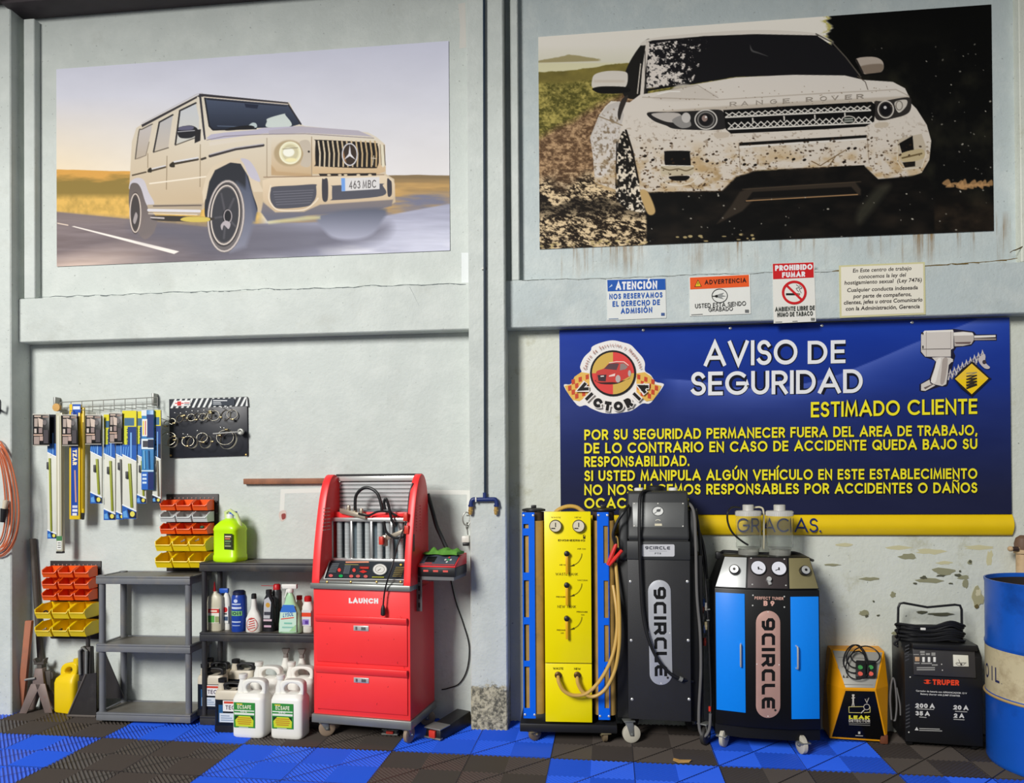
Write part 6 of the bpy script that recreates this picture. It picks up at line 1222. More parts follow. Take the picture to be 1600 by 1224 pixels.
# ---- ultrasonic bath
c = np.array(fr.o)+fr.R@np.array((x_+.115,.085,zbk)); uf = Fr(c, -8.0); r = thing('ultrasonic_bath', 'small red and black ultrasonic bath on the side bracket of the red cabinet', 'machine', uf); Q = lambda x, y, yl=0.0: uf.px(x,y,yl); w_ = .105
MB().box(-w_,w_,0,.20,.001,.05).build('lower_case', BLACKP, r, bevel=.004); MB().prism([(0,.05),(.0,.062),(.09,.105),(.20,.11),(.20,.05)], 'x', -w_, w_).build('upper_case', RED, r, bevel=.004)
MB().prism([(-.002,.060),(.09,.1055),(.0905,.1085),(-.003,.064)], 'x', -w_+.006, w_-.006).build('control_face', mat('slate_face', (78,86,100), .4), r)
n2 = np.cross((1,0,0),(0,.0935,.0445)); n2 = n2/np.linalg.norm(n2); n2 = n2 if n2[1] < 0 else -n2; pz_ = np.array((0,-.003,.064))
ar = Art(lambda u, v, k: pz_+np.array((1,0,0))*u+np.array((0,.0935,.0445))*v+n2*k); ar.rect(-.075,.25,-.02,.8,(20,20,24)); ar.rect(-.07,.12,-.03,.2,(200,60,50))
for a_, b_, cc in ((.05,.5,(60,180,100)),(.035,.5,(220,220,214)),(.065,.5,(220,220,214)),(.05,.72,(214,80,70)),(.05,.28,(220,220,214))): ar.ell(a_,b_,.006,.08,cc,12)
ar.rect(-.1,-.02,.1,.04,(214,70,60)); ar.build('control_print', r); ar = Art(lambda u, v, k: (u,-k,v))
for a_ in (-.06,-.005,.05): ar.rect(a_-.014,.026,a_+.014,.036,(226,90,84))
ar.build('front_print', r)
# ---- green rag
gf = Fr(c+uf.R@np.array((0,.10,.111)), -14); m = MB(); N1, N2 = 26, 12; g = np.zeros((N1,N2,3))
for i in range(N1):
    for j in range(N2):
        u, v = i/(N1-1)*2-1, j/(N2-1)*2-1; hh = (1-abs(u)**4)*(1-v**4)*(.020+.009*math.sin(u*9+v*2.2)+.006*math.sin(u*17-v*4+1)+.004*math.sin(u*4-v*7)); g[i,j] = (u*.105, v*(.040+.012*math.sin(u*7)), max(.002,hh+.003)+.012*max(0,u))
vs = [tuple(p) for p in g.reshape(-1,3)]+[(p[0],p[1],.0008) for p in g.reshape(-1,3)]; K = N1*N2; fs = []
for i in range(N1-1):
    for j in range(N2-1): a0 = i*N2+j; fs += [(a0,a0+1,a0+N2+1,a0+N2),(K+a0,K+a0+N2,K+a0+N2+1,K+a0+1)]
bd = [i*N2 for i in range(N1)]+[(N1-1)*N2+j for j in range(1,N2)]+[i*N2+N2-1 for i in range(N1-2,-1,-1)]+[j for j in range(N2-2,0,-1)]
fs += [(bd[i],bd[(i+1)%len(bd)],K+bd[(i+1)%len(bd)],K+bd[i]) for i in range(len(bd))]
o = MB().add(vs,fs).build('cleaning_rag', mat('green_cloth', (92,150,56), .85, var=.35, scale=30), None, smooth=70); o.location = gf.o; o.rotation_euler = (0,0,gf.a); tag(o, 'crumpled green rag lying on the small red and black bath', 'rag')
# ---- low black pedals with red fronts
for lab, px, pb, y, w_, dd, hh, rz, pose in (('low black pedal with a red block, on the blue tiles right of the red cabinet', 676,1156,None,.052,.30,.075,-24,1),('flat black pedal with a red end under the red cabinet', 609,1150,None,.045,.16,.04,-4,0)):
    f_ = F(px,pb); pf = Fr(f_, rz); r = thing('foot_pedal', lab, 'pedal', pf, 'foot pedals under the red cabinet')
    MB().hexa([(-w_,0,0),(w_,0,0),(w_,dd,0),(-w_,dd,0)],[(-w_*.9,.006,hh*.72),(w_*.9,.006,hh*.72),(w_*.9,dd,hh),(-w_*.9,dd,hh)]).build('housing', BLACKP, r, bevel=.006); MB().box(-w_*1.02,w_*1.02,-.006,dd*.3,hh*.74,hh*.82).box(-w_*1.02,w_*1.02,-.006,.02,.004,.012).build('trim', DSTEEL, r, bevel=.002)
    MB().box(-.018,.022,-.012,.004,.012,hh*.66).build('red_block', mat('red_clip_plastic', (214,60,44), .4), r, bevel=.003)

# ---------------------------------------------------------------- air line with two couplers on the middle column
yc = -.175; fr = Fr(P(757,780,-.16)); root = thing('air_line', 'dark blue air pipe down the middle column ending in two brass couplers', 'pipe', fr); q = lambda x, y, yl=-.018: fr.px(x,y,yl); BLUF = mat('blue_fitting', (34,52,110), .35, var=.15)
MB().tube([q(756.2,-40), q(758,774)], .0068, 10).build('pipe', mat('dark_teal_pipe', (24,44,62), .4), root)
MB().tube([q(757.5,770), q(757.5,781)], .011, 12).tube([q(744,781), q(771,780.5)], .0125, 12).build('tee', BLUF, root)
for s, xs in (('l',(745,739,736.5,736)),('r',(770,774,776,776))):
    MB().tube(spline([q(xs[0],780.5), q(xs[1],781), q(xs[2],785), q(xs[3],790)],5), .0125, 12).tube([q(xs[3],789), q(xs[3],792)], .016, 10).build('elbow', BLUF, root)
    a_, b_ = q(xs[3]-.5,791), q(xs[3]-1,803); MB().tube([a_,b_], .011, 12).tube([a_*.5+b_*.5, a_*.35+b_*.65], .0135, 6).tube([b_, b_+np.array((0,0,-.006))], .008, 10).build('coupler', BRASS, root)
m = MB()
for zz in (420,): p = q(756.8,zz,0); m.box(p[0]-.014,p[0]+.014,-.008,0,p[2]-.006,p[2]+.006)
m.build('pipe_clip', DSTEEL, root)
MB().box(q(744,781)[0]-.004,q(744,781)[0]+.004,-.033,-.004,q(744,781)[2]-.0135,q(744,781)[2]+.0135).build('seal_tape', WHITEP, root, bevel=.002)
# chain hook and white plug beside the column
xh = XM0-.012; fr = Fr((P(729,830,-.06)[0],-.06,P(729,830,-.06)[2])); root = thing('chain_hook', 'small steel chain link and hook hanging on the left side of the middle column', 'hook', fr); q = lambda x, y, yl=0.0: fr.px(x,y,yl)
m = MB(); m.torus(q(729,811), .022, .004, (0.2,-1,0), 20, 8, 1.7); m.torus(q(730,822), .012, .0035, (1,-.3,0), 16, 8, 1.5); m.tube([q(730,824), q(731,836)], .004, 8); m.build('link', DSTEEL, root); MB().tube([q(729,806), q(734,806,.0)], .004, 6).build('anchor', DSTEEL, root)
fr = Fr((P(728,843,-.05)[0],-.05,P(728,843,-.05)[2])); root = thing('wall_socket', 'white round fitting with a black plug below, beside the middle column', 'socket', fr); MB().box(-.022,.022,-.02,.05,-.018,.02).build('box', WHITEP, root, bevel=.006); MB().box(-.016,.02,-.024,.0,-.036,-.018).build('plug', BLACKP, root, bevel=.004)
# loose cable on the wall behind
CAB = MB().tube(spline([P(x,y,yy) for x,y,yy in ((704,905,-.006),(712,940,-.006),(724,975,-.006),(733,1010,-.01),(730,1045,-.01),(718,1068,-.008),(700,1076,-.006),(690,1078,-.006))],8), .0036, 6); o = CAB.build('power_cable', HOSE, None); tag(o, 'thin dark cable curving on the wall between the red cabinet and the column', 'cable')

# ---------------------------------------------------------------- yellow and blue coolant exchanger
fr = Fr((-.105,-.335,0), 1.5); root = thing('coolant_exchanger', 'yellow fronted fluid exchanger between two blue slotted columns, on casters', 'machine', fr); q = lambda x, y, yl=0.0: fr.px(x,y,yl)
YM = mat('machine_yellow', (255,234,0), .32, var=.03, dirt=(226,190,0), dirt_amt=0.0); BM = mat('machine_blue', (8,104,240), .28, var=.05)
zt, zb, zs = q(888,800)[2], q(888,1129)[2], q(888,1037)[2]; a_, b_ = q(851.5,1000)[0], q(924.5,1000)[0]
MB().box(a_,b_,0,.05,zs+.002,zt).build('front_panel', YM, root, bevel=.003); MB().box(a_,b_,0,.05,zb,zs-.002).build('lower_panel', YM, root, bevel=.003); MB().box(a_+.004,b_-.004,.004,.05,zs-.003,zs+.003).build('panel_gap', mat('dark_gap', (60,52,10), .6), root)
MB().box(a_+.01,b_-.01,.05,.26,zb,zt-.02).build('inner_frame', BLACKP, root, bevel=.003)
x0_, x1_ = q(812,1100)[0], q(964,1100)[0]; MB().box(x0_,x1_,.0,.29,zb-.055,zb-.012).build('base_plate', BLACKP, root, bevel=.004)
TANK = mat('tan_tank', (176,140,74), .4, var=.35, scale=9, dirt=(120,104,70))
for side, (xa, xb, ya) in (('l',(817,836,.02)),('r',(934,952,.02))):
    g0, g1 = q(xa,960,ya)[0], q(xb,960,ya)[0]; t0, t1 = q(818 if side=='l' else 926,960,.09)[0], q(852 if side=='l' else 962,960,.09)[0]; cx = (t0+t1)/2; r_ = (t1-t0)/2
    z0_, z1_ = q(826,1123,ya)[2], q(826,801,ya)[2]
    MB().loft([superring(cx,.098,z,r_*.97,.068,4,28) for z in (z0_+.02,z1_-.046)]).build('tank', TANK, root); MB().lathe([(r_*.94,z1_-.05),(r_*.94,z1_)], (cx,.10,0), 26).build('tank_head', mat('dark_brown_cap', (74,60,58), .5), root); MB().lathe([(r_*1.08,z1_+.004),(r_*1.08,z1_+.014),(r_*.7,z1_+.02)], (cx,.10,0), 26).box(cx-.014,cx+.014,.086,.114,z1_+.018,z1_+.036).build('tank_lid', BLACKP, root, bevel=.003)
    # guard: sheet with a column of slots
    w_ = g1-g0; so = (g0+.006, g0+.006+w_*.42) if side == 'l' else (g1-.004-w_*.40, g1-.004); zz = [z1_]; sl = []
    ys = [(819,826),(837,895),(907,965),(976,1033),(1042,1107)] if side == 'l' else [(822,880),(907,965),(976,1033),(1042,1105)]
    for y0_, y1_ in ys: sl.append((q(826,y1_,ya)[2], q(826,y0_,ya)[2]))
    m = MB(); m.box(g0,so[0],ya,ya+.004,z0_,z1_).box(so[1],g1,ya,ya+.004,z0_,z1_); cur = z1_
    for s0, s1 in sl: m.box(so[0],so[1],ya,ya+.004,s1,cur); cur = s0
    m.box(so[0],so[1],ya,ya+.004,z0_,cur); m.box(g0-.001,g0+.003,ya,ya+.17,z0_,z1_) if side == 'l' else m.box(g1-.003,g1+.001,ya,ya+.17,z0_,z1_)
    m.build('slotted_guard', BM, root)
    for zz_ in (z1_-.016,z0_+.02):
        for xx in ((g0+.008,g1-.006)): MB().lathe([(.006,0),(.006,-.003),(.002,-.005)], (xx,ya,zz_), 10, 'y').build('screw', STEEL, root)
ar = Art(wall_map(0,fr)); KB = (70,60,10)
for t, x0_, x1_, y_, h in (('WASTE',861,876,810,2.4),('NEW',898,908,810,2.4),('WASTE TANK',868,903,899.5,4.2),('NEW TANK',871,900,950.3,4.2),('AIR ON',902,915,859,2.2),('AIR OFF',874,886,884,2.2),('VACUUM',902,918,908,2.2),('PRESSURE',869,884,934,2.2),('PRESSURE',901,918,957.5,2.2),('ON',908,913,962,2),('PRESSURE',870,885,986,2.2),('OFF',876,881,990.5,2),('WASTE',864,880,1046.5,3.4),('NEW',897,907,1047,3.4),('ENGINEERING',872,914,846,3.0)): ar.text(t,(x0_,y_),(x1_,y_+.3),h,KB,w=.15)
for cy in (866,913,965):
    ar.line(spline([(909,cy-1),(908,cy+5),(903,cy+13),(895,cy+18)],5), .7, KB); ar.poly([(890,cy+19.5),(897,cy+15.6),(897.5,cy+18.5)], KB)
ar.poly([(911,836),(914,836),(914,842),(911,842)], KB); ar.poly([(912,837),(914.2,837),(914.2,838.3),(912,838.3)], (250,222,6)); ar.build('panel_print', root)
for x_ in (868,904):
    c = q(x_,822); g_ = MB().lathe([(.033,0),(.033,-.02),(.029,-.024)], c, 26, 'y').build('gauge', mat('gauge_bezel', (150,140,110), .35, .8), root); MB().lathe([(.0285,-.0235),(.0285,-.0245)], c, 26, 'y').build('dial', mat('dial_cream', (226,216,190), .4), g_); MB().box(c[0]-.002,c[0]+.002,c[1]-.0265,c[1]-.0245,c[2]-.004,c[2]+.018).box(c[0]-.022,c[0]-.002,c[1]-.0265,c[1]-.0245,c[2]-.014,c[2]-.009).build('needle', BLACKP, g_)
for y_ in (865,914,966):
    c = q(885.5,y_); vv = MB().lathe([(.011,0),(.014,-.004),(.014,-.026),(.008,-.03)], c, 16, 'y').build('valve', BLACKP, root); MB().hexa([(c[0]-.006,c[1]-.02,c[2]-.105),(c[0]+.006,c[1]-.02,c[2]-.105),(c[0]+.006,c[1]-.03,c[2]-.105),(c[0]-.006,c[1]-.03,c[2]-.105)],[(c[0]-.007,c[1]-.014,c[2]-.008),(c[0]+.007,c[1]-.014,c[2]-.008),(c[0]+.007,c[1]-.026,c[2]-.008),(c[0]-.007,c[1]-.026,c[2]-.008)]).build('lever', mat('yellow_lever', (236,176,30), .4), vv, bevel=.002)
HTAN = mat('tan_hose', (206,166,84), .35, var=.1)
for x_, pts in ((872,[(872,1056,-.02),(873,1066,-.045),(881,1080,-.05),(897,1087,-.05),(918,1083,-.05),(940,1060,-.05),(957,1025,-.04),(964,985,-.02),(963,950,.0),(958,915,.03)]),(902,[(902,1057,-.02),(903,1068,-.04),(911,1082,-.045),(926,1089,-.05),(945,1078,-.055),(960,1050,-.05),(967,1012,-.04),(968,970,-.02),(966,930,.0),(962,880,.03)])):
    c = q(x_,1055); MB().lathe([(.018,0),(.018,-.01),(.012,-.012),(.012,-.03)], c, 16, 'y').build('port', mat('port_bronze', (110,84,50), .4, .7), root); MB().tube(spline([q(*p) for p in pts],8), .0095, 10).build('hose', HTAN, root)
MB().tube(spline([q(866,803,.07),q(874,796,.07),q(888,791.5,.07),q(902,793.5,.07),q(914,803,.07)],8), .011, 10).build('hose', HTAN, root)
for x_, y_, an in ((q(832,1150)[0],.03,40),(q(946,1150)[0],.03,100),(q(832,1150)[0]+.01,.25,20),(q(946,1150)[0]-.01,.25,20)): caster(root, x_, y_, .036, an, mat('caster_bronze', (120,104,80), .5), zb-.055, mat('caster_fork_worn', (170,156,120), .45, .6))
# ---------------------------------------------------------------- black column machine
fr = Fr((.40,-.335,0), -4.0); root = thing('brake_service_machine', 'tall black service machine with one long silver badge, between the yellow and the blue machines', 'machine', fr); q = lambda x, y, yl=0.0: fr.px(x,y,yl)
BP = mat('black_panel', (44,44,46), .5, var=.12, bump=.15, bscale=240); BH = mat('moulded_black', (54,55,56), .5, var=.1); zt, zb = q(1030,875)[2], q(1030,1126)[2]
a_, b_ = q(981,1000)[0], q(1079,1000)[0]; sl, sr = q(964,1000,.08)[0], q(1098,1000,.08)[0]
MB().box(sl,sr,.05,.27,zb-.015,zt+.02).build('body', mat('deep_black', (20,20,21), .5), root, bevel=.006); MB().box(a_,b_,-.0,.06,zb,zt).build('front_panel', BP, root, bevel=.003)
z2 = q(1030,846)[2]; MB().box(a_-.002,b_+.002,-.008,.27,zt,z2).build('label_band', BH, root, bevel=.006)
z3, z4, z5 = q(1030,838,.0)[2], q(1030,826,.02)[2], q(1030,776,.07)[2]; xa, xb = q(981,842)[0], q(1077,842)[0]
MB().prism([(-.004,z2+.006),(-.006,z3+.005),(.02,z4+.012),(.07,z5+.02),(.10,z5+.03),(.265,z5+.02),(.265,z2+.006)], 'x', xa, xb).build('head', BH, root, bevel=.01, seg=3); MB().box(xa+.006,xb-.006,.0,.26,z2-.002,z2+.01).build('head_gap', RUBBER, root)
lx = q(967,840,.05)[0]; MB().prism([(.03,zt-.01),(.03,z4+.01),(.08,z5-.07),(.26,z5-.07),(.26,zt-.01)], 'x', lx, xa).build('shoulder', BH, root, bevel=.012, seg=3); rx = q(1090,840,.05)[0]; MB().prism([(.06,zt-.01),(.06,z4+.01),(.09,z5-.07),(.26,z5-.07),(.26,zt-.01)], 'x', xb, rx).build('shoulder', BH, root, bevel=.012, seg=3)
n3 = np.cross((1,0,0),(0,.05,z5+.008-z4)); n3 /= np.linalg.norm(n3); n3 = n3 if n3[1] < 0 else -n3; p3 = np.array((0,.02,z4+.012)); pm = lambda u, v, k: fr.pl(u, v, p3+n3*k, n3)
ar = Art(pm, k0=.004); pts = [(989,824),(1069,824.5),(1070,785.5),(988,785)]; f_ = [pm(*p,.003) for p in pts]; bk = [pm(*p,-.004) for p in pts]; MB().hexa(bk,f_).build('gauge_plate', mat('plate_grey', (112,113,112), .42, .5), root, bevel=.002)
ar.ell(1028,799,9.4,7.6,(70,72,72)); ar.ell(1028,799,8.2,6.6,(226,226,222)); ar.ell(1029,798,3.4,2.2,(90,92,92)); ar.line([(1022,803),(1033,795)],1.1,(80,82,82)); ar.poly([(1023,818.5),(1034,818.5),(1034.5,822),(1023,822)],(214,206,180)); ar.ring(1028,815,4,2.6,1.2,(210,206,190),200,340)
for x_, y_ in ((991,787),(1067,787),(1028,787),(1067,822.5),(991,822)): ar.ell(x_,y_,1.1,1,(226,222,214),10)
ar.build('gauge_print', root)
ar = Art(wall_map(-.0085,fr)); ar.rrect(1003,851,1054,870,2.5,(206,206,210)); tech_text(ar,'9circle',(1008,858.8),(1047,859.2),5,(70,72,80),.26); ar.text('PTS',(1023,866.5),(1033,866.6),2.8,(110,112,118),w=.25); ar.line([(1014,861.2),(1042,861.6)],.5,(150,152,160)); ar.build('name_label', root, label='silver rounded name label')
def badge(fr, parent, x0, x1, y0, y1, yl, ground, lean=0.0):
    r_ = (x1-x0)/2; pts = [(x1-r_+r_*math.cos(t), y0+r_+r_*math.sin(t)) for t in np.radians(np.linspace(180,360,16))]+[(x1-r_+lean+r_*math.cos(t), y1-r_+r_*math.sin(t)) for t in np.radians(np.linspace(0,180,16))]
    v = [fr.px(px_, py_, yl) for px_, py_ in pts]; MB().prism([(p[0],p[2]) for p in v], 'y', yl-.004, yl).build('badge', mat('badge_%02x%02x%02x' % ground, ground, .4, .3), parent, bevel=.001)
    ar = Art(wall_map(yl-.0042,fr)); w_ = x1-x0; tech_text(ar, '9circle', (x0+w_*.24,y0+r_*.62), (x0+w_*.24+lean*.8,y1-r_*.75), w_*.55, (18,18,20), .24, up=(w_*.55,0))
    for px_, py_ in ((x0+r_,y0+2),(x0+r_+lean,y1-2.4),(x0+1.6,(y0+y1)/2),(x1-1.6,(y0+y1)/2+1)): ar.ell(px_,py_,.9,.9,(240,236,230),10)
    ar.ell(x0+w_*.8+lean,y1-r_*.62,1.8,1.8,(40,40,44),10); ar.build('badge_lettering', parent)
badge(fr, root, 1012.5, 1048, 906.5, 1070.5, 0.0, (190,192,198), 2.5)
for x_ in (985,1074):
    for k, y_ in enumerate((909,1001,1093)): p = q(x_+k*1.3,y_); MB().lathe([(.0075,.001),(.0075,-.003),(.003,-.006)], p, 12, 'y').build('screw', STEEL, root)
for x_, y_, an, w_ in ((q(982,1130)[0],.03,15,CAST),(q(1100,1130,.05)[0],.05,60,CASTB),(sl+.05,.26,10,CASTB),(sr-.05,.26,10,CASTB)): caster(root, x_, y_, .047, an, w_, zb-.015, GRYM)
m = MB(); zz = z5+.025
m.lathe([(.026,0),(.026,.02),(.02,.024)], (xa+.06,.19,zz-.004), 18); m.lathe([(.024,0),(.024,.02),(.02,.024)], (xb-.07,.19,zz-.004), 18); m.build('filler_cap', WHITEP, root); MB().lathe([(.05,0),(.05,.03),(.03,.036)], ((xa+xb)/2-.01,.18,zz-.004), 22).build('tank_lid', RUBBER, root, bevel=.004)
hz = lambda pts, r, m_=HOSE: MB().tube(spline([q(*p) for p in pts],8), r, 10).build('hose', m_, root)
hz([(1025,772,.12),(1010,767,.08),(1001,774,.03),(999,800,-.005),(999,840,-.03),(1001,900,-.03),(1004,955,-.03),(1012,995,-.035),(1026,1028,-.035),(1045,1051,-.03),(1062,1061,-.02),(1082,1065,.03)],.0085)
c = q(1063,1061.5,-.02); MB().tube([c+np.array((-.006,0,.004)),c+np.array((.01,.0,-.004))], .0125, 10).build('hose_clip', DSTEEL, root)
GH = mat('grey_hose', (110,108,106), .4, var=.15)
hz([(1074,785,.10),(1084,800,.05),(1087,850,.035),(1089,930,.03),(1094,990,.03),(1095,1050,.03),(1092,1110,.03),(1093,1140,.03),(1100,1151,.03),(1108,1140,.03),(1110,1115,.03)],.0075,GH); hz([(1078,790,.13),(1089,810,.1),(1094,860,.09),(1093,912,.09)],.008); hz([(1110,1115,.03),(1111,1095,.04),(1108,1010,.06),(1106,960,.07),(1102,905,.09),(1095,850,.1),(1088,795,.14)],.005); hz([(1078,792,.15),(1098,850,.13),(1104,905,.12)],.009)
cols = [(160,80,60),(120,124,130),(46,70,120),(150,70,60),(196,190,180),(150,150,146),(80,96,140),(190,176,140),(170,64,54)]
for k, (x_, y_) in enumerate(((1093,921),(1097,934),(1099,942),(1097,952),(1104,948),(1098,965),(1100,983),(1103,978),(1101,1003))): c = q(x_,y_,.08); MB().tube([c+np.array((0,0,.02)),c-np.array((0,0,.02))], .0085, 10).tube([c+np.array((.0,0,.004)),c-np.array((0,0,.006))], .011, 6).build('quick_coupler', mat('coupler_%d' % k, cols[k], .35, .5), root)
for x_, y_ in ((1105,953),(1104,970),(1092,999)): c = q(x_,y_,.06); MB().tube([c,c+np.array((.014,0,.002))], .0035, 8).build('tap', DSTEEL, root)
c = q(1109,1108,.03); MB().tube([c+np.array((0,0,.012)),c-np.array((0,0,.012))], .0065, 10).build('red_sleeve', mat('red_clip_plastic', (214,60,44), .4), root)
# red crocodile clamp on its lead
cf = Fr((np.array(fr.o)+fr.R@q(963,868,-.02)), -4); r = thing('crocodile_clamp', 'red crocodile clamp on a black lead hanging on the left of the black machine', 'clamp', cf); g = lambda x, y, yl=0.0: cf.px(x,y,yl)
for pts in (((949.5,883),(963,850)),((951.5,884),(972,860))): a0, b0 = g(*pts[0]), g(*pts[1]); MB().tube([a0,a0*.5+b0*.5,b0], [.008,.011,.009], 8).build('jaw', mat('clamp_red', (226,50,44), .35), r)
MB().tube(spline([g(962,851),g(958,835),g(965,815),g(975,800),g(982,790,.05)],6), .008, 8).build('lead', HOSE, r); MB().tube(spline([g(966,856),g(965,842),g(962,838)],5), .004, 6).build('spring', BRASS, r)

# ---------------------------------------------------------------- blue and black machine with two jars
fr = Fr((.885,-.385,0), -5.0); root = thing('fuel_system_machine', 'black machine with two bright blue doors, two glass jars on top and pinkish badge', 'machine', fr); q = lambda x, y, yl=0.0: fr.px(x,y,yl)
xa, xb = q(1167,1010)[0], q(1233.5,1010)[0]; dl = .032; xl_, xr_ = q(1117,1010,dl)[0], q(1281.5,1010,dl)[0]; zt, zb = q(1200,922)[2], q(1200,1139)[2]
JB = mat('jet_black', (14,14,15), .4); DB = mat('door_blue', (10,140,255), .38, var=.04, scale=60)
plan = [(xa,0),(xb,0),(xr_,dl),(xr_,.36),(xl_,.36),(xl_,dl)]; MB().prism(plan, 'z', zb, zt).build('body', JB, root, bevel=.004)
MB().prism([(xa-.02,.02),(xb+.02,.02),(xr_,dl+.02),(xr_,.36),(xl_,.36),(xl_,dl+.02)], 'z', zb-.06, zb-.001).build('base', JB, root)
for nm, (x0_, x1_), (y0_, y1_), s in (('l',(1119.5,1165.5),(929,1116),-1),('r',(1235,1279.5),(932,1122),1)):
    e0, e1 = (xl_,xa) if s < 0 else (xb,xr_); ya, yb_ = (dl,0) if s < 0 else (0,dl); z0_, z1_ = q(1200,y1_)[2], q(1200,y0_)[2]; t = np.array((e1-e0, yb_-ya)); L_ = np.linalg.norm(t); t = t/L_; nrm = np.array((t[1],-t[0]))
    P2 = lambda u, k: np.array((e0,ya))+t*u+nrm*k
    pl = [P2(.006,0),P2(L_-.008,0),P2(L_-.008,.006),P2(.006,.006)]; d_ = MB().prism([tuple(p) for p in pl], 'z', z0_, z1_).build('door', DB, root, bevel=.002)
    u_ = L_*.82 if s < 0 else L_*.2; zz0, zz1 = q(1200,1043)[2], q(1200,1008)[2]; h_ = [np.array((*P2(u_,k),z)) for k, z in ((.006,zz1),(.024,zz1-.003),(.026,zz1-.012),(.026,zz0+.012),(.024,zz0+.003),(.006,zz0))]; MB().tube(h_, .0045, 8).build('handle', STEEL, d_)
# sloping console in three facets
zc1 = q(1200,871,.07)[2]; kx = .93; pb = [(xl_+.002,dl),(xa,0),(xb,0),(xr_-.002,dl)]; tx = [q(1132,868,.09)[0],q(1167.5,870,.075)[0],q(1231,873,.075)[0],q(1265,873,.09)[0]]; pt_ = [(tx[0],dl+.062),(tx[1],.068),(tx[2],.068),(tx[3],dl+.062)]; z0_ = zt+.003
MB().loft([[(*p,z0_) for p in pb]+[(xr_-.002,.36,z0_),(xl_+.002,.36,z0_)], [(*p,zc1) for p in pt_]+[(tx[3],.34,zc1),(tx[0],.34,zc1)]]).build('console', JB, root, bevel=.002)
facets = []
for k, (nm, m_) in enumerate((('left_facet',mat('brushed_alu', (206,208,206), .4, .35, var=.03)),('gauge_facet',mat('dark_taupe_face', (62,54,54), .45, .2)),('right_facet',mat('brushed_alu_shaded', (150,140,100), .4, .35)))):  # right facet is the same alu with its shade put into the colour
    A = [np.array((*pb[k],z0_)), np.array((*pb[k+1],z0_)), np.array((*pt_[k+1],zc1)), np.array((*pt_[k],zc1))]; n_ = np.cross(A[1]-A[0],A[3]-A[0]); n_ /= np.linalg.norm(n_); n_ = n_ if n_[1] < 0 else -n_; c_ = sum(A)/4; B = [c_+(p-c_)*.95 for p in A]
    MB().hexa([p-n_*.001 for p in B],[p+n_*.003 for p in B]).build(nm, m_, root, bevel=.001); facets.append((A,n_,c_))
def on(k, x, y, h=.003): A, n_, c_ = facets[k]; return fr.pl(x, y, c_+n_*h, n_)
for k, x_, y_, r_ in ((0,1148,892,.026),(2,1256,893,.025)):
    A, n_, c_ = facets[k]; p = on(k,x_,y_); o = MB().tube([p,p+n_*.022,p+n_*.026], [r_,r_,r_*.86], 20).build('knob', BLACKP, root); MB().tube([p+n_*.0262,p+n_*.028], [r_*.84,r_*.8], 20).build('knob_cap', STEEL, o); MB().tube([p+n_*.0282,p+n_*.0295], .007, 10).build('knob_screw', BLACKP, o)
A, n_, c_ = facets[1]
for x_, y_ in ((1184.5,888.5),(1216.5,889.5)):
    p = on(1,x_,y_); g_ = MB().tube([p,p+n_*.012], .038, 26).build('gauge', BLACKP, root); MB().tube([p+n_*.0121,p+n_*.0132], .0345, 26).build('dial', mat('dial_white', (228,228,236), .35), g_)
    u_ = np.array((1,0,0.0)); v_ = np.cross(n_,u_); v_ = v_ if v_[2] > 0 else -v_; MB().tube([p+n_*.0145-v_*.004,p+n_*.0145+u_*(.018 if x_ < 1200 else -.018)-v_*.012], .0018, 6).tube([p+n_*.014-v_*.01,p+n_*.014+v_*.004], .0035, 6).build('needle', BLACKP, g_)
p = on(1,1201,906.5); MB().tube([p,p+n_*.02], .012, 14).tube([p+n_*.01-np.array((0,0,.008)),p+n_*.012-np.array((-.006,0,.026))], .009, 10).build('selector', STEEL, root)
ar = Art(lambda u, v, k: on(1,u,v,.003+k))
for x_, y_ in ((1173.5,872.5),(1225.5,874),(1175.5,913.5),(1228,915)): ar.ell(x_,y_,1.3,1.1,(190,190,186),10)
ar.build('facet_screws', root); ar = Art(wall_map(-.0006,fr)); PK = (226,176,160); ar.text('PERFECT TUNER',(1179,937),(1224,938),4.6,PK,w=.2,gap=.2); ar.text('B 9',(1193,947),(1210,947.3),8,PK,w=.26,gap=.3,sp=.2)
for x_, y_ in ((1176.5,930.5),(1225.5,932.5),(1176,946.5),(1225.5,949)): ar.ell(x_,y_,1.2,1.2,(206,206,200),10)
ar.build('front_lettering', root); badge(fr, root, 1181, 1219, 954.5, 1122, 0.0, (206,164,152), 0.0)
GLASS = mat('jar_glass', (250,252,250), .02, var=0, trans=.96, ior=1.08); LIDM = mat('lid_silver', (214,212,206), .35, .2)
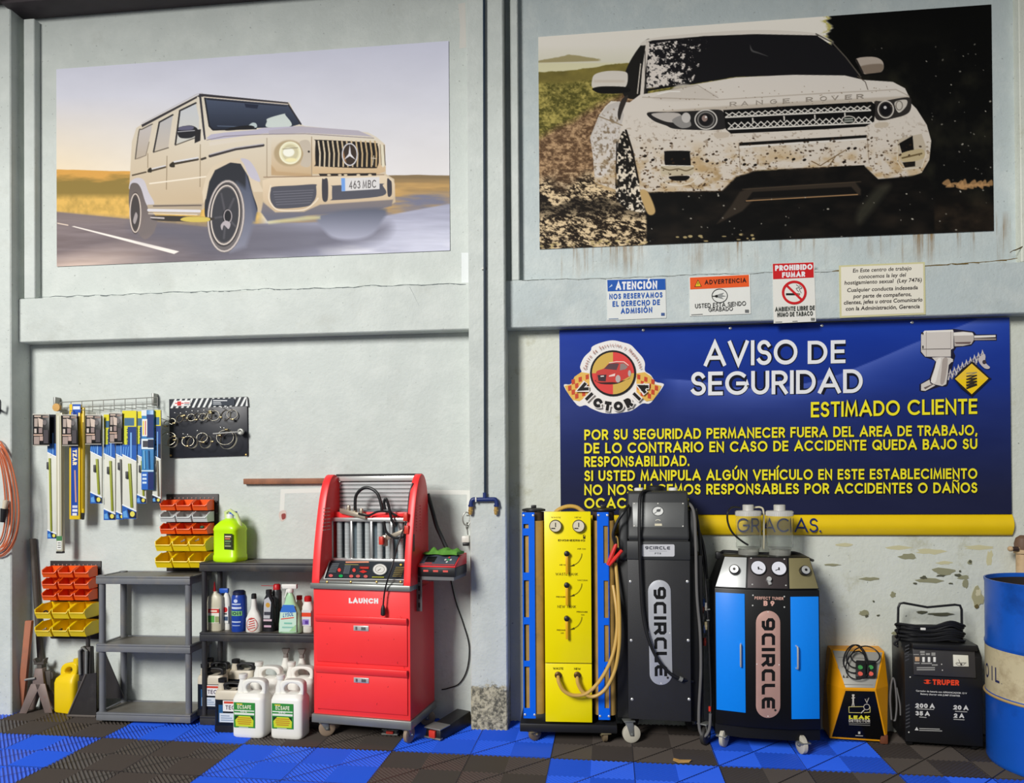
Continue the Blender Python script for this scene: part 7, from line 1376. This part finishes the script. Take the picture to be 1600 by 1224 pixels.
for x0_, x1_, nm in ((1149,1190,0),(1197,1240,1)):
    yj = .20; p = q((x0_+x1_)/2,861,yj); cx = p[0]; r_ = (q(x1_,830,yj)[0]-q(x0_,830,yj)[0])/2*.95; z1_ = q(1190,806,yj)[2]; zj = zc1; zm = q(1190,857,yj)[2]
    t = .0035; j_ = MB().lathe([(r_,zm),(r_,z1_),(r_-t,z1_),(r_-t,zm+.006),(.002,zm+.006),(.002,zm)], (cx,yj,0), 36, cap=False).build('jar', GLASS, root); MB().lathe([(r_*.84,zj),(r_*.84,zm-.001)], (cx,yj,0), 30).build('jar_base', mat('jar_base_clear', (196,196,186), .15, var=.1, trans=.6), root)
    l_ = MB(); 
    for k in range(40): a0 = 2*math.pi*k/40; l_.add([],[])
    l_.lathe([(r_*1.04,z1_-.001),(r_*1.04,z1_+.022),(r_*.98,z1_+.026),(r_*.5,z1_+.028)], (cx,yj,0), 40); lid = l_.build('lid', LIDM, root, smooth=20); MB().lathe([(r_*.45,z1_+.028),(r_*.46,z1_+.055),(r_*.4,z1_+.058)], (cx,yj,0), 22).build('lid_knob', LIDM, lid)
    m = MB()
    for k in range(48): a0 = 2*math.pi*k/48; m.box(cx+r_*1.04*math.cos(a0)-.0013,cx+r_*1.04*math.cos(a0)+.0013,yj+r_*1.04*math.sin(a0)-.0013,yj+r_*1.04*math.sin(a0)+.0013,z1_+.001,z1_+.021)
    m.build('lid_ribs', LIDM, lid)
MB().tube(spline([q(1157,794,.2),q(1145,793,.16),q(1137.5,800,.12),q(1137,815,.12),q(1144,832,.12),q(1158,845,.13),q(1169,852,.14)],8), .005, 8).build('hose', HOSE, root); MB().tube(spline([q(1176,794,.22),q(1188,793,.22),q(1193,800,.22),q(1193.5,830,.22),q(1193,858,.22)],8), .005, 8).build('hose', mat('cream_hose', (214,206,176), .4), root)
MB().tube(spline([q(1123,872,.30),q(1128,863,.26),q(1140,862,.24),q(1200,866,.23),q(1240,864,.24),q(1262,873,.28),q(1270,876,.32)],6), .008, 8).build('push_bar', BLACKP, root); c = q(1124,868,.28); MB().box(c[0]-.02,c[0]+.015,c[1]-.02,c[1]+.02,c[2]-.02,c[2]+.02).build('bar_end', BLACKP, root, bevel=.006)
for x_, y_, an in ((q(1131,1150)[0],.05,62),(q(1256,1155)[0],.02,108),(xl_+.05,.31,30),(xr_-.05,.31,30)): caster(root, x_, y_, .046, an, CAST, zb-.06, GRYM)

# ---------------------------------------------------------------- yellow leak detector
fr = Fr((1.40,-.185,0), -6.0); root = thing('leak_detector', 'small yellow and black leak detector box standing right of the blue-doored machine', 'machine', fr); q = lambda x, y, yl=0.0: fr.px(x,y,yl)
DY = mat('detector_yellow', (236,160,14), .4, var=.06); yw, ytp = -.045, .10
BL_, BR_ = q(1296.5,1155,0), q(1386,1161,0); BL_[2] = BR_[2] = .012; WL, WR = q(1319.5,1077,yw), q(1368.5,1078,yw); TL, TR = q(1298,1015,ytp), q(1381.5,1018,ytp); sxl, sxr = q(1292,1085,.03)[0], q(1388.5,1085,.03)[0]; bt = .20
bk = [(BL_[0],bt,.012),(BR_[0],bt,.012),(TR[0],bt,TR[2]+.005),(TL[0],bt,TL[2]+.005)]; SL, SR = (sxl,.04,WL[2]),(sxr,.04,WR[2])
v = [BL_,BR_,WR,WL,TL,TR,*bk,SL,SR]; MB().add(v,[(0,1,2,3),(3,2,5,4),(0,3,10),(3,4,10),(1,11,2),(2,11,5),(4,5,8,9),(0,10,6),(10,4,9,6),(1,7,11),(11,7,8,5),(0,6,7,1),(6,9,8,7)]).build('case', DY, root, smooth=0)
def facet(pts, ins, nm, m_, h=.003):
    A = [np.array(p) for p in pts]; n_ = np.cross(A[1]-A[0],A[3]-A[0]); n_ /= np.linalg.norm(n_); n_ = n_ if n_[1] < 0 else -n_; c_ = sum(A)/4; B = [c_+(p-c_)*ins for p in A]; MB().hexa([p-n_*.002 for p in B],[p+n_*h for p in B]).build(nm, m_, root, bevel=.001); return c_+n_*h, n_
c1, n1 = facet((BL_,BR_,WR,WL), .93, 'front_panel', mat('gloss_black', (12,12,13), .25)); c2, n2_ = facet((WL,WR,TR,TL), .93, 'control_panel', mat('silver_panel', (176,174,166), .45, .3, var=.1))
ar = Art(lambda u, v, k: fr.pl(u,v,c1+n1*k,n1)); u6 = lambda x, y: (1280+x/6.443, 990+y/6.443); YW, CR = (236,226,60), (214,206,190)
ar.line([u6(298,740),u6(300,798),u6(415,800)],.9,(220,206,120)); ar.line([u6(298,740),u6(450,738)],.9,(220,206,120)); ar.line([u6(512,740),u6(512,795),u6(450,800)],.9,(220,206,120)); ar.ring(*u6(478,742),4.6,4.4,.9,CR); ar.line([u6(455,770),u6(420,805)],1.6,CR); ar.line([u6(460,660),u6(480,700),u6(500,650)],.8,CR); ar.line([u6(482,690),u6(482,655)],.6,(120,114,104))
ar.rect(*u6(330,615),*u6(355,630),CR); ar.line([u6(342,630),u6(342,690)],2.6,CR); ar.line([u6(325,650),u6(342,660),u6(360,645)],1.0,CR); ar.line([u6(340,690),u6(330,738)],1.3,CR); ar.line([u6(345,690),u6(352,738)],1.3,CR)
ar.text('LEAK',u6(298,862),u6(508,868),5.6,YW,w=.3,gap=.14); ar.text('DETECTOR',u6(298,893),u6(512,898),4.3,CR,w=.22,gap=.14); ar.line([u6(298,905),u6(512,910)],.8,(150,146,136)); ar.line([u6(300,920),u6(512,928)],.8,(150,146,136)); ar.rect(*u6(392,990),*u6(414,1014),(200,200,194)); ar.line([u6(365,1030),u6(440,1034)],1.2,(190,186,176)); ar.build('front_print', root)
ar = Art(lambda u, v, k: fr.pl(u,v,c2+n2_*k,n2_)); ar.ring(*u6(250,330),9,8.5,1.4,(130,128,122)); ar.ell(*u6(250,330),7,6.6,(196,194,186)); ar.line([u6(215,345),u6(265,325)],.9,(90,88,84)); ar.poly([u6(230,450),u6(245,415),u6(262,450)],(90,84,70)); ar.poly([u6(266,450),u6(282,420),u6(298,450)],(70,66,60)); ar.line([u6(250,515),u6(540,520)],1.2,(136,134,128)); ar.line([u6(190,240),u6(260,242)],.6,(110,108,104)); ar.line([u6(350,248),u6(470,252)],.6,(110,108,104)); ar.build('control_print', root)
m = MB(); c = np.array(BR_); m.box(c[0]-.035,c[0]+.004,-.008,.03,0,.05); m.build('rusty_corner', mat('rusty_corner', (110,60,36), .7), root, bevel=.006); MB().box(BL_[0]+.01,BL_[0]+.04,.02,.16,0,.013).box(BR_[0]-.04,BR_[0]-.01,.05,.16,0,.013).build('foot', RUBBER, root)
# ---- two-button pendants with cable, lying on it
cm = fr.pl(1352,1047,c2,n2_); pf = Fr(np.array(fr.o)+fr.R@(cm+n2_*.004), -6); r = thing('control_pendant', 'black push-button pendants with green and red buttons lying on the leak detector', 'remote control', pf)
w0 = lambda x, y, h=.012: pf.loc(np.array(fr.o)+fr.R@(fr.pl(x,y,c2+n2_*h,n2_)))
for xs in ((1336.5,1351.5,'l'),(1353.5,1367.5,'r')):
    A = [w0(xs[0],1061,.005),w0(xs[1],1061.5,.005),w0(xs[1],1036,.005),w0(xs[0],1035,.005)]; B = [p+n2_*.026 for p in A]; o = MB().hexa(A,B).build('pendant', BLACKP, r, bevel=.004); xm = (xs[0]+xs[1])/2
    for y_, c in ((1044,(70,150,80)),(1054,(226,100,84))): p = w0(xm,y_,.031); MB().tube([p,p+n2_*.008], .0115, 14).build('push_button', mat('button_%d' % c[0], c, .4), o)
for k in range(4):
    cx, cy, rx_, ry_ = ((1335,1030,17,22),(1338,1026,15,18),(1352,1024,22,14),(1340,1040,18,22))[k]; MB().tube([w0(cx+rx_*math.cos(t)*(1+.2*math.sin(t)), cy+ry_*math.sin(t), .016+.006*k+.008*math.sin(2*t)) for t in np.linspace(0,2*math.pi,28)], .0035, 6).build('lead_loop', HOSE, r)
cf = Fr(np.array(fr.o)+fr.R@q(1396,1160,.03), 0); g = lambda x, y, yl=0.0: cf.px(x,y,yl); m = MB().tube(spline([g(1393,1125),g(1391,1090),g(1394,1062),g(1398,1066),g(1401,1100),g(1399,1124),g(1396,1126)],7), .0045, 6).tube(spline([g(1401,1075),g(1406,1100),g(1407,1118)],6), .004, 6); o = m.build('jumper_lead', GH, None); o.location = cf.o; o.rotation_euler = (0,0,cf.a); tag(o, 'thin grey lead looped between the yellow leak detector and the black charger', 'cable')

# ---------------------------------------------------------------- black battery charger
fr = Fr((1.768,-.262,0), -7.0); root = thing('battery_charger', 'black battery charger cabinet with red name and white figures beside the blue drum', 'machine', fr); q = lambda x, y, yl=0.0: fr.px(x,y,yl)
x0_, x1_ = q(1414,1120)[0], q(1536,1120)[0]; zt = q(1470,1006,.05)[2]; CB = mat('charger_black', (24,24,26), .42, var=.15)
MB().prism([(0,.03),(0,zt-.05),(.05,zt),(.22,zt),(.22,.03)], 'x', x0_, x1_).build('cabinet', CB, root, bevel=.005)
cx0, cx1 = q(1426,1030)[0], q(1523,1030)[0]; zc0, zc1_ = q(1470,1056)[2], q(1470,1013)[2]; MB().prism([(-.016,zc0),(-.004,zc1_-.012),(.0,zc1_),(.02,zc1_),(.02,zc0)], 'x', cx0, cx1).build('console', mat('charger_console', (58,56,56), .4), root, bevel=.003); MB().box(cx0-.006,cx1+.006,-.022,.02,zc1_-.004,zc1_+.022).build('hood', CB, root, bevel=.003)
nz = np.cross((1,0,0),(0,.012,zc1_-.012-zc0)); nz /= np.linalg.norm(nz); nz = nz if nz[1] < 0 else -nz; pc = np.array((0,-.016,zc0)); cmap = lambda u, v, k: fr.pl(u,v,pc+nz*k,nz); u8 = lambda x, y: (1380+x/8.16, 930+y/8.16)
A = [cmap(*u8(890,910),0),cmap(*u8(1085,912),0),cmap(*u8(1078,768),0),cmap(*u8(885,760),0)]; g_ = MB().hexa(A,[p+nz*.008 for p in A]).build('meter', mat('meter_cream', (226,222,204), .35), root, bevel=.002)
ar = Art(lambda u, v, k: cmap(u,v,.0085+k)); ar.ring(*u8(985,850),8,6.5,.7,(90,88,84),20,160); ar.line([u8(985,880),u8(960,820)],.7,(60,40,40)); ar.rect(*u8(930,862),*u8(1060,872),(120,118,110)); ar.ell(*u8(995,886),1.6,1.4,(40,36,34)); ar.build('meter_print', root)
for x_ in (495,565,635): A = [cmap(*u8(x_,855),0),cmap(*u8(x_+32,856),0),cmap(*u8(x_+32,790),0),cmap(*u8(x_,790),0)]; MB().hexa(A,[p+nz*.007 for p in A]).build('rocker_switch', WHITEP, root, bevel=.002)
A = [cmap(*u8(402,845),0),cmap(*u8(460,846),0),cmap(*u8(460,790),0),cmap(*u8(402,788),0)]; MB().hexa(A,[p+nz*.006 for p in A]).build('power_switch', mat('tan_switch', (196,160,124), .4), root, bevel=.002)
ar = Art(cmap); GR = (150,148,142)
for a0, b0, c0, d0 in ((385,755,455,766),(470,715,530,740),(475,748,530,768),(545,742,595,768),(615,735,665,775),(398,862,465,878),(485,865,620,882),(620,885,695,902),(428,920,660,935),(428,945,660,962)): ar.rect(*u8(a0,b0),*u8(c0,d0),GR)
for a0, b0 in ((745,885),(755,960)): ar.ell(*u8(a0,b0),1,1,(206,200,190),10)
ar.build('console_print', root)
ar = Art(wall_map(-.0004,fr)); u9 = lambda x, y: (1390+x/8.16, 1030+y/8.16); RT, WT = (236,72,36), (214,212,206)
ar.text('TRUPER',u9(548,330),u9(885,340),8.6,RT,w=.26,gap=.1,narrow=1.05); ar.poly([u9(430,272),u9(480,262),u9(530,275),u9(500,282),u9(465,282)],RT); ar.poly([u9(430,300),u9(465,305),u9(500,305),u9(538,305),u9(490,320),u9(450,315)],RT); ar.rect(*u9(468,275),*u9(500,312),RT)
for t, xa, ya, xb, yb, h in (('200 A',330,622,575,632,7.0),('35 A',330,720,512,728,6.8),('20 A',815,645,1005,656,7.0),('2 A',820,750,950,756,6.8)): ar.text(t,u9(xa,ya),u9(xb,yb),h,WT,w=.26,gap=.12,sp=.25)
ar.text('Cargador de batería con ARRANCADOR 12 V',u9(335,415),u9(985,450),2.6,WT,font=True,bold=.03); ar.text('Battery charger with JUMP STARTER',u9(392,455),u9(900,482),2.6,WT,font=True,bold=.03)
for a0, b0, c0, d0 in ((345,632,565,650),(378,736,470,752),(835,662,990,682),(815,762,955,785),(378,885,640,898),(378,905,670,925)): ar.line([u9(a0,(b0+d0)/2-4),u9(c0,(b0+d0)/2+4)],1.3,(170,168,162))
ar.poly([u9(320,910),u9(345,868),u9(370,912)],WT)
for x_, y_ in ((262,232),(245,935)): ar.ell(*u9(x_,y_),1.2,1.2,(200,198,190),10)
ar.build('front_lettering', root)
m = MB()
for z0_, n_ in ((.10,7),(.44,5)):
    for k in range(n_): m.hexa([(x0_+.004,-.001,z0_+k*.018),(x0_+.022,-.001,z0_+k*.018+.01),(x0_+.022,.001,z0_+k*.018+.01),(x0_+.004,.001,z0_+k*.018)],[(x0_+.004,-.001,z0_+k*.018+.006),(x0_+.022,-.001,z0_+k*.018+.016),(x0_+.022,.001,z0_+k*.018+.016),(x0_+.004,.001,z0_+k*.018+.006)])
m.build('vent_slots', mat('vent_grey', (70,70,72), .5), root)
yh = .11; MB().tube([q(1403,1012,yh),q(1403,975,yh),q(1403.5,950,yh),q(1406,943.5,yh),q(1412,942.5,yh),q(1449,949.3,yh),q(1492,945.3,yh),q(1500,946.5,yh),q(1502.5,953,yh),q(1503,985,yh),q(1503,1012,yh)], .0062, 10).build('handle', BLACKP, root)
for s in (x0_+.03,x1_-.03): MB().lathe([(.028,-.012),(.03,0),(.028,.012)], (s,.05,.03), 18, 'x').lathe([(.028,-.012),(.03,0),(.028,.012)], (s,.17,.03), 18, 'x').build('wheel', RUBBER, root)
# ---- cable bundle on the charger
cz = np.array(fr.o)+fr.R@np.array(((x0_+x1_)/2-.03,.10,zt)); cf = Fr(cz, -7); r = thing('jumper_cables', 'thick bundle of black cables coiled on top of the black charger', 'cables', cf); g = lambda x, y, yl=0.0: cf.px(x,y,yl)
for k in range(9):
    y0_ = 976+k*3.1; sg = (-1)**k; xa_, xb_ = 1400+(k%3)*2, 1506-(k%4)*2; pts = [g(xa_+4,y0_-1,-.012*sg),g(1425,y0_+1.5,-.03-.006*(k%3)),g(1455,y0_+3+sg,-.034),g(1485,y0_-1-(3 if k < 3 else 0),-.03),g(xb_-3,y0_+1,-.016),g(xb_,y0_+2,.0),g(xb_-4,y0_+3,.016),g(1455,y0_+2,.034),g(1415,y0_+2,.024),g(xa_,y0_+1,.006)]
    zmin = .0075; pts = [np.array((p[0],p[1],max(p[2],zmin))) for p in pts]; MB().tube(spline(pts,6,True), .0065, 8).build('cable', HOSE, r)
MB().tube(spline([g(1404,1000,-.03),g(1397,1006,-.03),g(1403,1010,-.035)],5), .006, 8).build('cable_end', HOSE, r); c = g(1442,983,-.043); MB().box(c[0]-.012,c[0]+.012,c[1]-.006,c[1]+.006,c[2]-.006,c[2]+.006).build('cable_tie', WHITEP, r, bevel=.002)

# ---------------------------------------------------------------- blue oil drum
R_ = .285; cc = np.array((2.222,-.42,0)); fr = Fr(cc, 0); root = thing('oil_drum', 'open blue steel drum with a dirty cream band, at the right edge', 'drum', fr); zr = P(1541,906,-.405)[2]
DRB = mat('drum_blue', (24,92,196), .32, var=.12, scale=4, dirt=(20,50,110), dirt_scale=3.5); zA, zB = P(1538,1009,-.405)[2], P(1536,1086,-.405)[2]
prof = [(R_*.98,0),(R_*1.0,.012),(R_,.02),(R_,zB-.02),(R_*1.016,zB-.004),(R_*1.016,zB+.004),(R_,zB+.012),(R_,zA-.006),(R_*1.012,zA+.004),(R_*1.012,zA+.012),(R_,zA+.022),(R_,zr-.02),(R_*1.012,zr-.006),(R_*1.012,zr),(R_*.985,zr),(R_*.98,zr-.02),(R_*.98,.03),(.01,.03)]
MB().lathe(prof, (0,0,0), 72).build('shell', DRB, root, smooth=40)
BAND = mat('drum_cream_band', (214,200,160), .55, var=.12, scale=9, dirt=(136,104,62), dirt_scale=7); MB().lathe([(R_+.0012,zB+.012),(R_+.0012,zA-.007)], (0,0,0), 72, cap=False).build('cream_band', BAND, root); MB().torus((0,0,zB+.001), R_*1.012, .0065, (0,0,1), 72, 8).build('rolling_hoop', mat('rust_cream', (196,164,104), .5), root)
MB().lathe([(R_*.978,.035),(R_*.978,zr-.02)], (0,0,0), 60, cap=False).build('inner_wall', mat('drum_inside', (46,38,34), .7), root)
def dr(u, v, k): return ((R_+.0016+k)*math.sin(u), -(R_+.0016+k)*math.cos(u), v)
ar = Art(dr); zc_ = zA-.125; ar.polys([[(-1.36+.012*a,zc_+b) for a, b in ((0,-.04),(1,-.04),(1,-.035),(0,-.035))]], (60,70,90))
for t, u0, u1 in (('O',-1.86,-1.70),('I',-1.60,-1.575),('L',-1.50,-1.40)):
    ps, tw = stroke_text(t, .16); ar._p([[(u0+(u1-u0)*(p[0]/max(tw,.01)), zc_-.04+p[1]*.07) for p in pl] for pl in ps], (44,52,96))
ar.build('band_lettering', root)
# ---- stand pipe behind the drum
b_ = P(1594,880,-.06); fr = Fr((b_[0]+.012,-.06,0)); root = thing('stand_pipe', 'dirty cream stand pipe with a small tap behind the drum at the right edge', 'pipe', fr); zt_ = P(1594,850,-.06)[2]; PC = mat('dirty_cream_pipe', (206,176,136), .6, var=.25, scale=10, dirt=(120,80,50))
MB().lathe([(.03,0),(.03,zt_-.05),(.04,zt_-.05),(.04,zt_-.03)], (0,0,0), 20).build('pipe', PC, root); MB().lathe([(.036,zt_-.03),(.038,zt_+.0),(.03,zt_+.03),(.01,zt_+.045)], (0,0,0), 20).build('cap', mat('brown_cap', (110,84,66), .6), root); c = fr.px(1584,858,-.03); MB().lathe([(.012,0),(.012,.03)], (c[0]-.01,c[1],c[2]), 12, 'x').build('tap', mat('dark_tap', (60,44,40), .5), root); MB().ball((c[0]-.016,c[1],c[2]), .014).build('tap_knob', PC, root); MB().tube([(c[0]+.01,c[1],c[2]),(0,0,c[2])], .01, 8).build('tap_stem', PC, root)
# ---- scrap on the floor
c = F(1066,1190.5); pts = [(-.045,-.004),(-.02,-.022),(.03,-.018),(.045,.006),(.01,.012),(-.01,.006),(-.04,.016)]; m = MB(); n = len(pts); hs = [.006,.002,.004,.007,.003,.006,.009]
m.add([(p[0],p[1],h+.0012) for p, h in zip(pts,hs)]+[(p[0],p[1],max(.0004,h-.0008)) for p, h in zip(pts,hs)], [tuple(range(n)),tuple(range(2*n-1,n-1,-1))]+[(i,(i+1)%n,n+(i+1)%n,n+i) for i in range(n)]); o = m.build('dry_leaf', mat('dry_leaf', (206,160,90), .7, var=.3, scale=40), None); o.location = tuple(c); tag(o, 'small dry tan leaf on a black floor tile in front of the black machine', 'leaf')
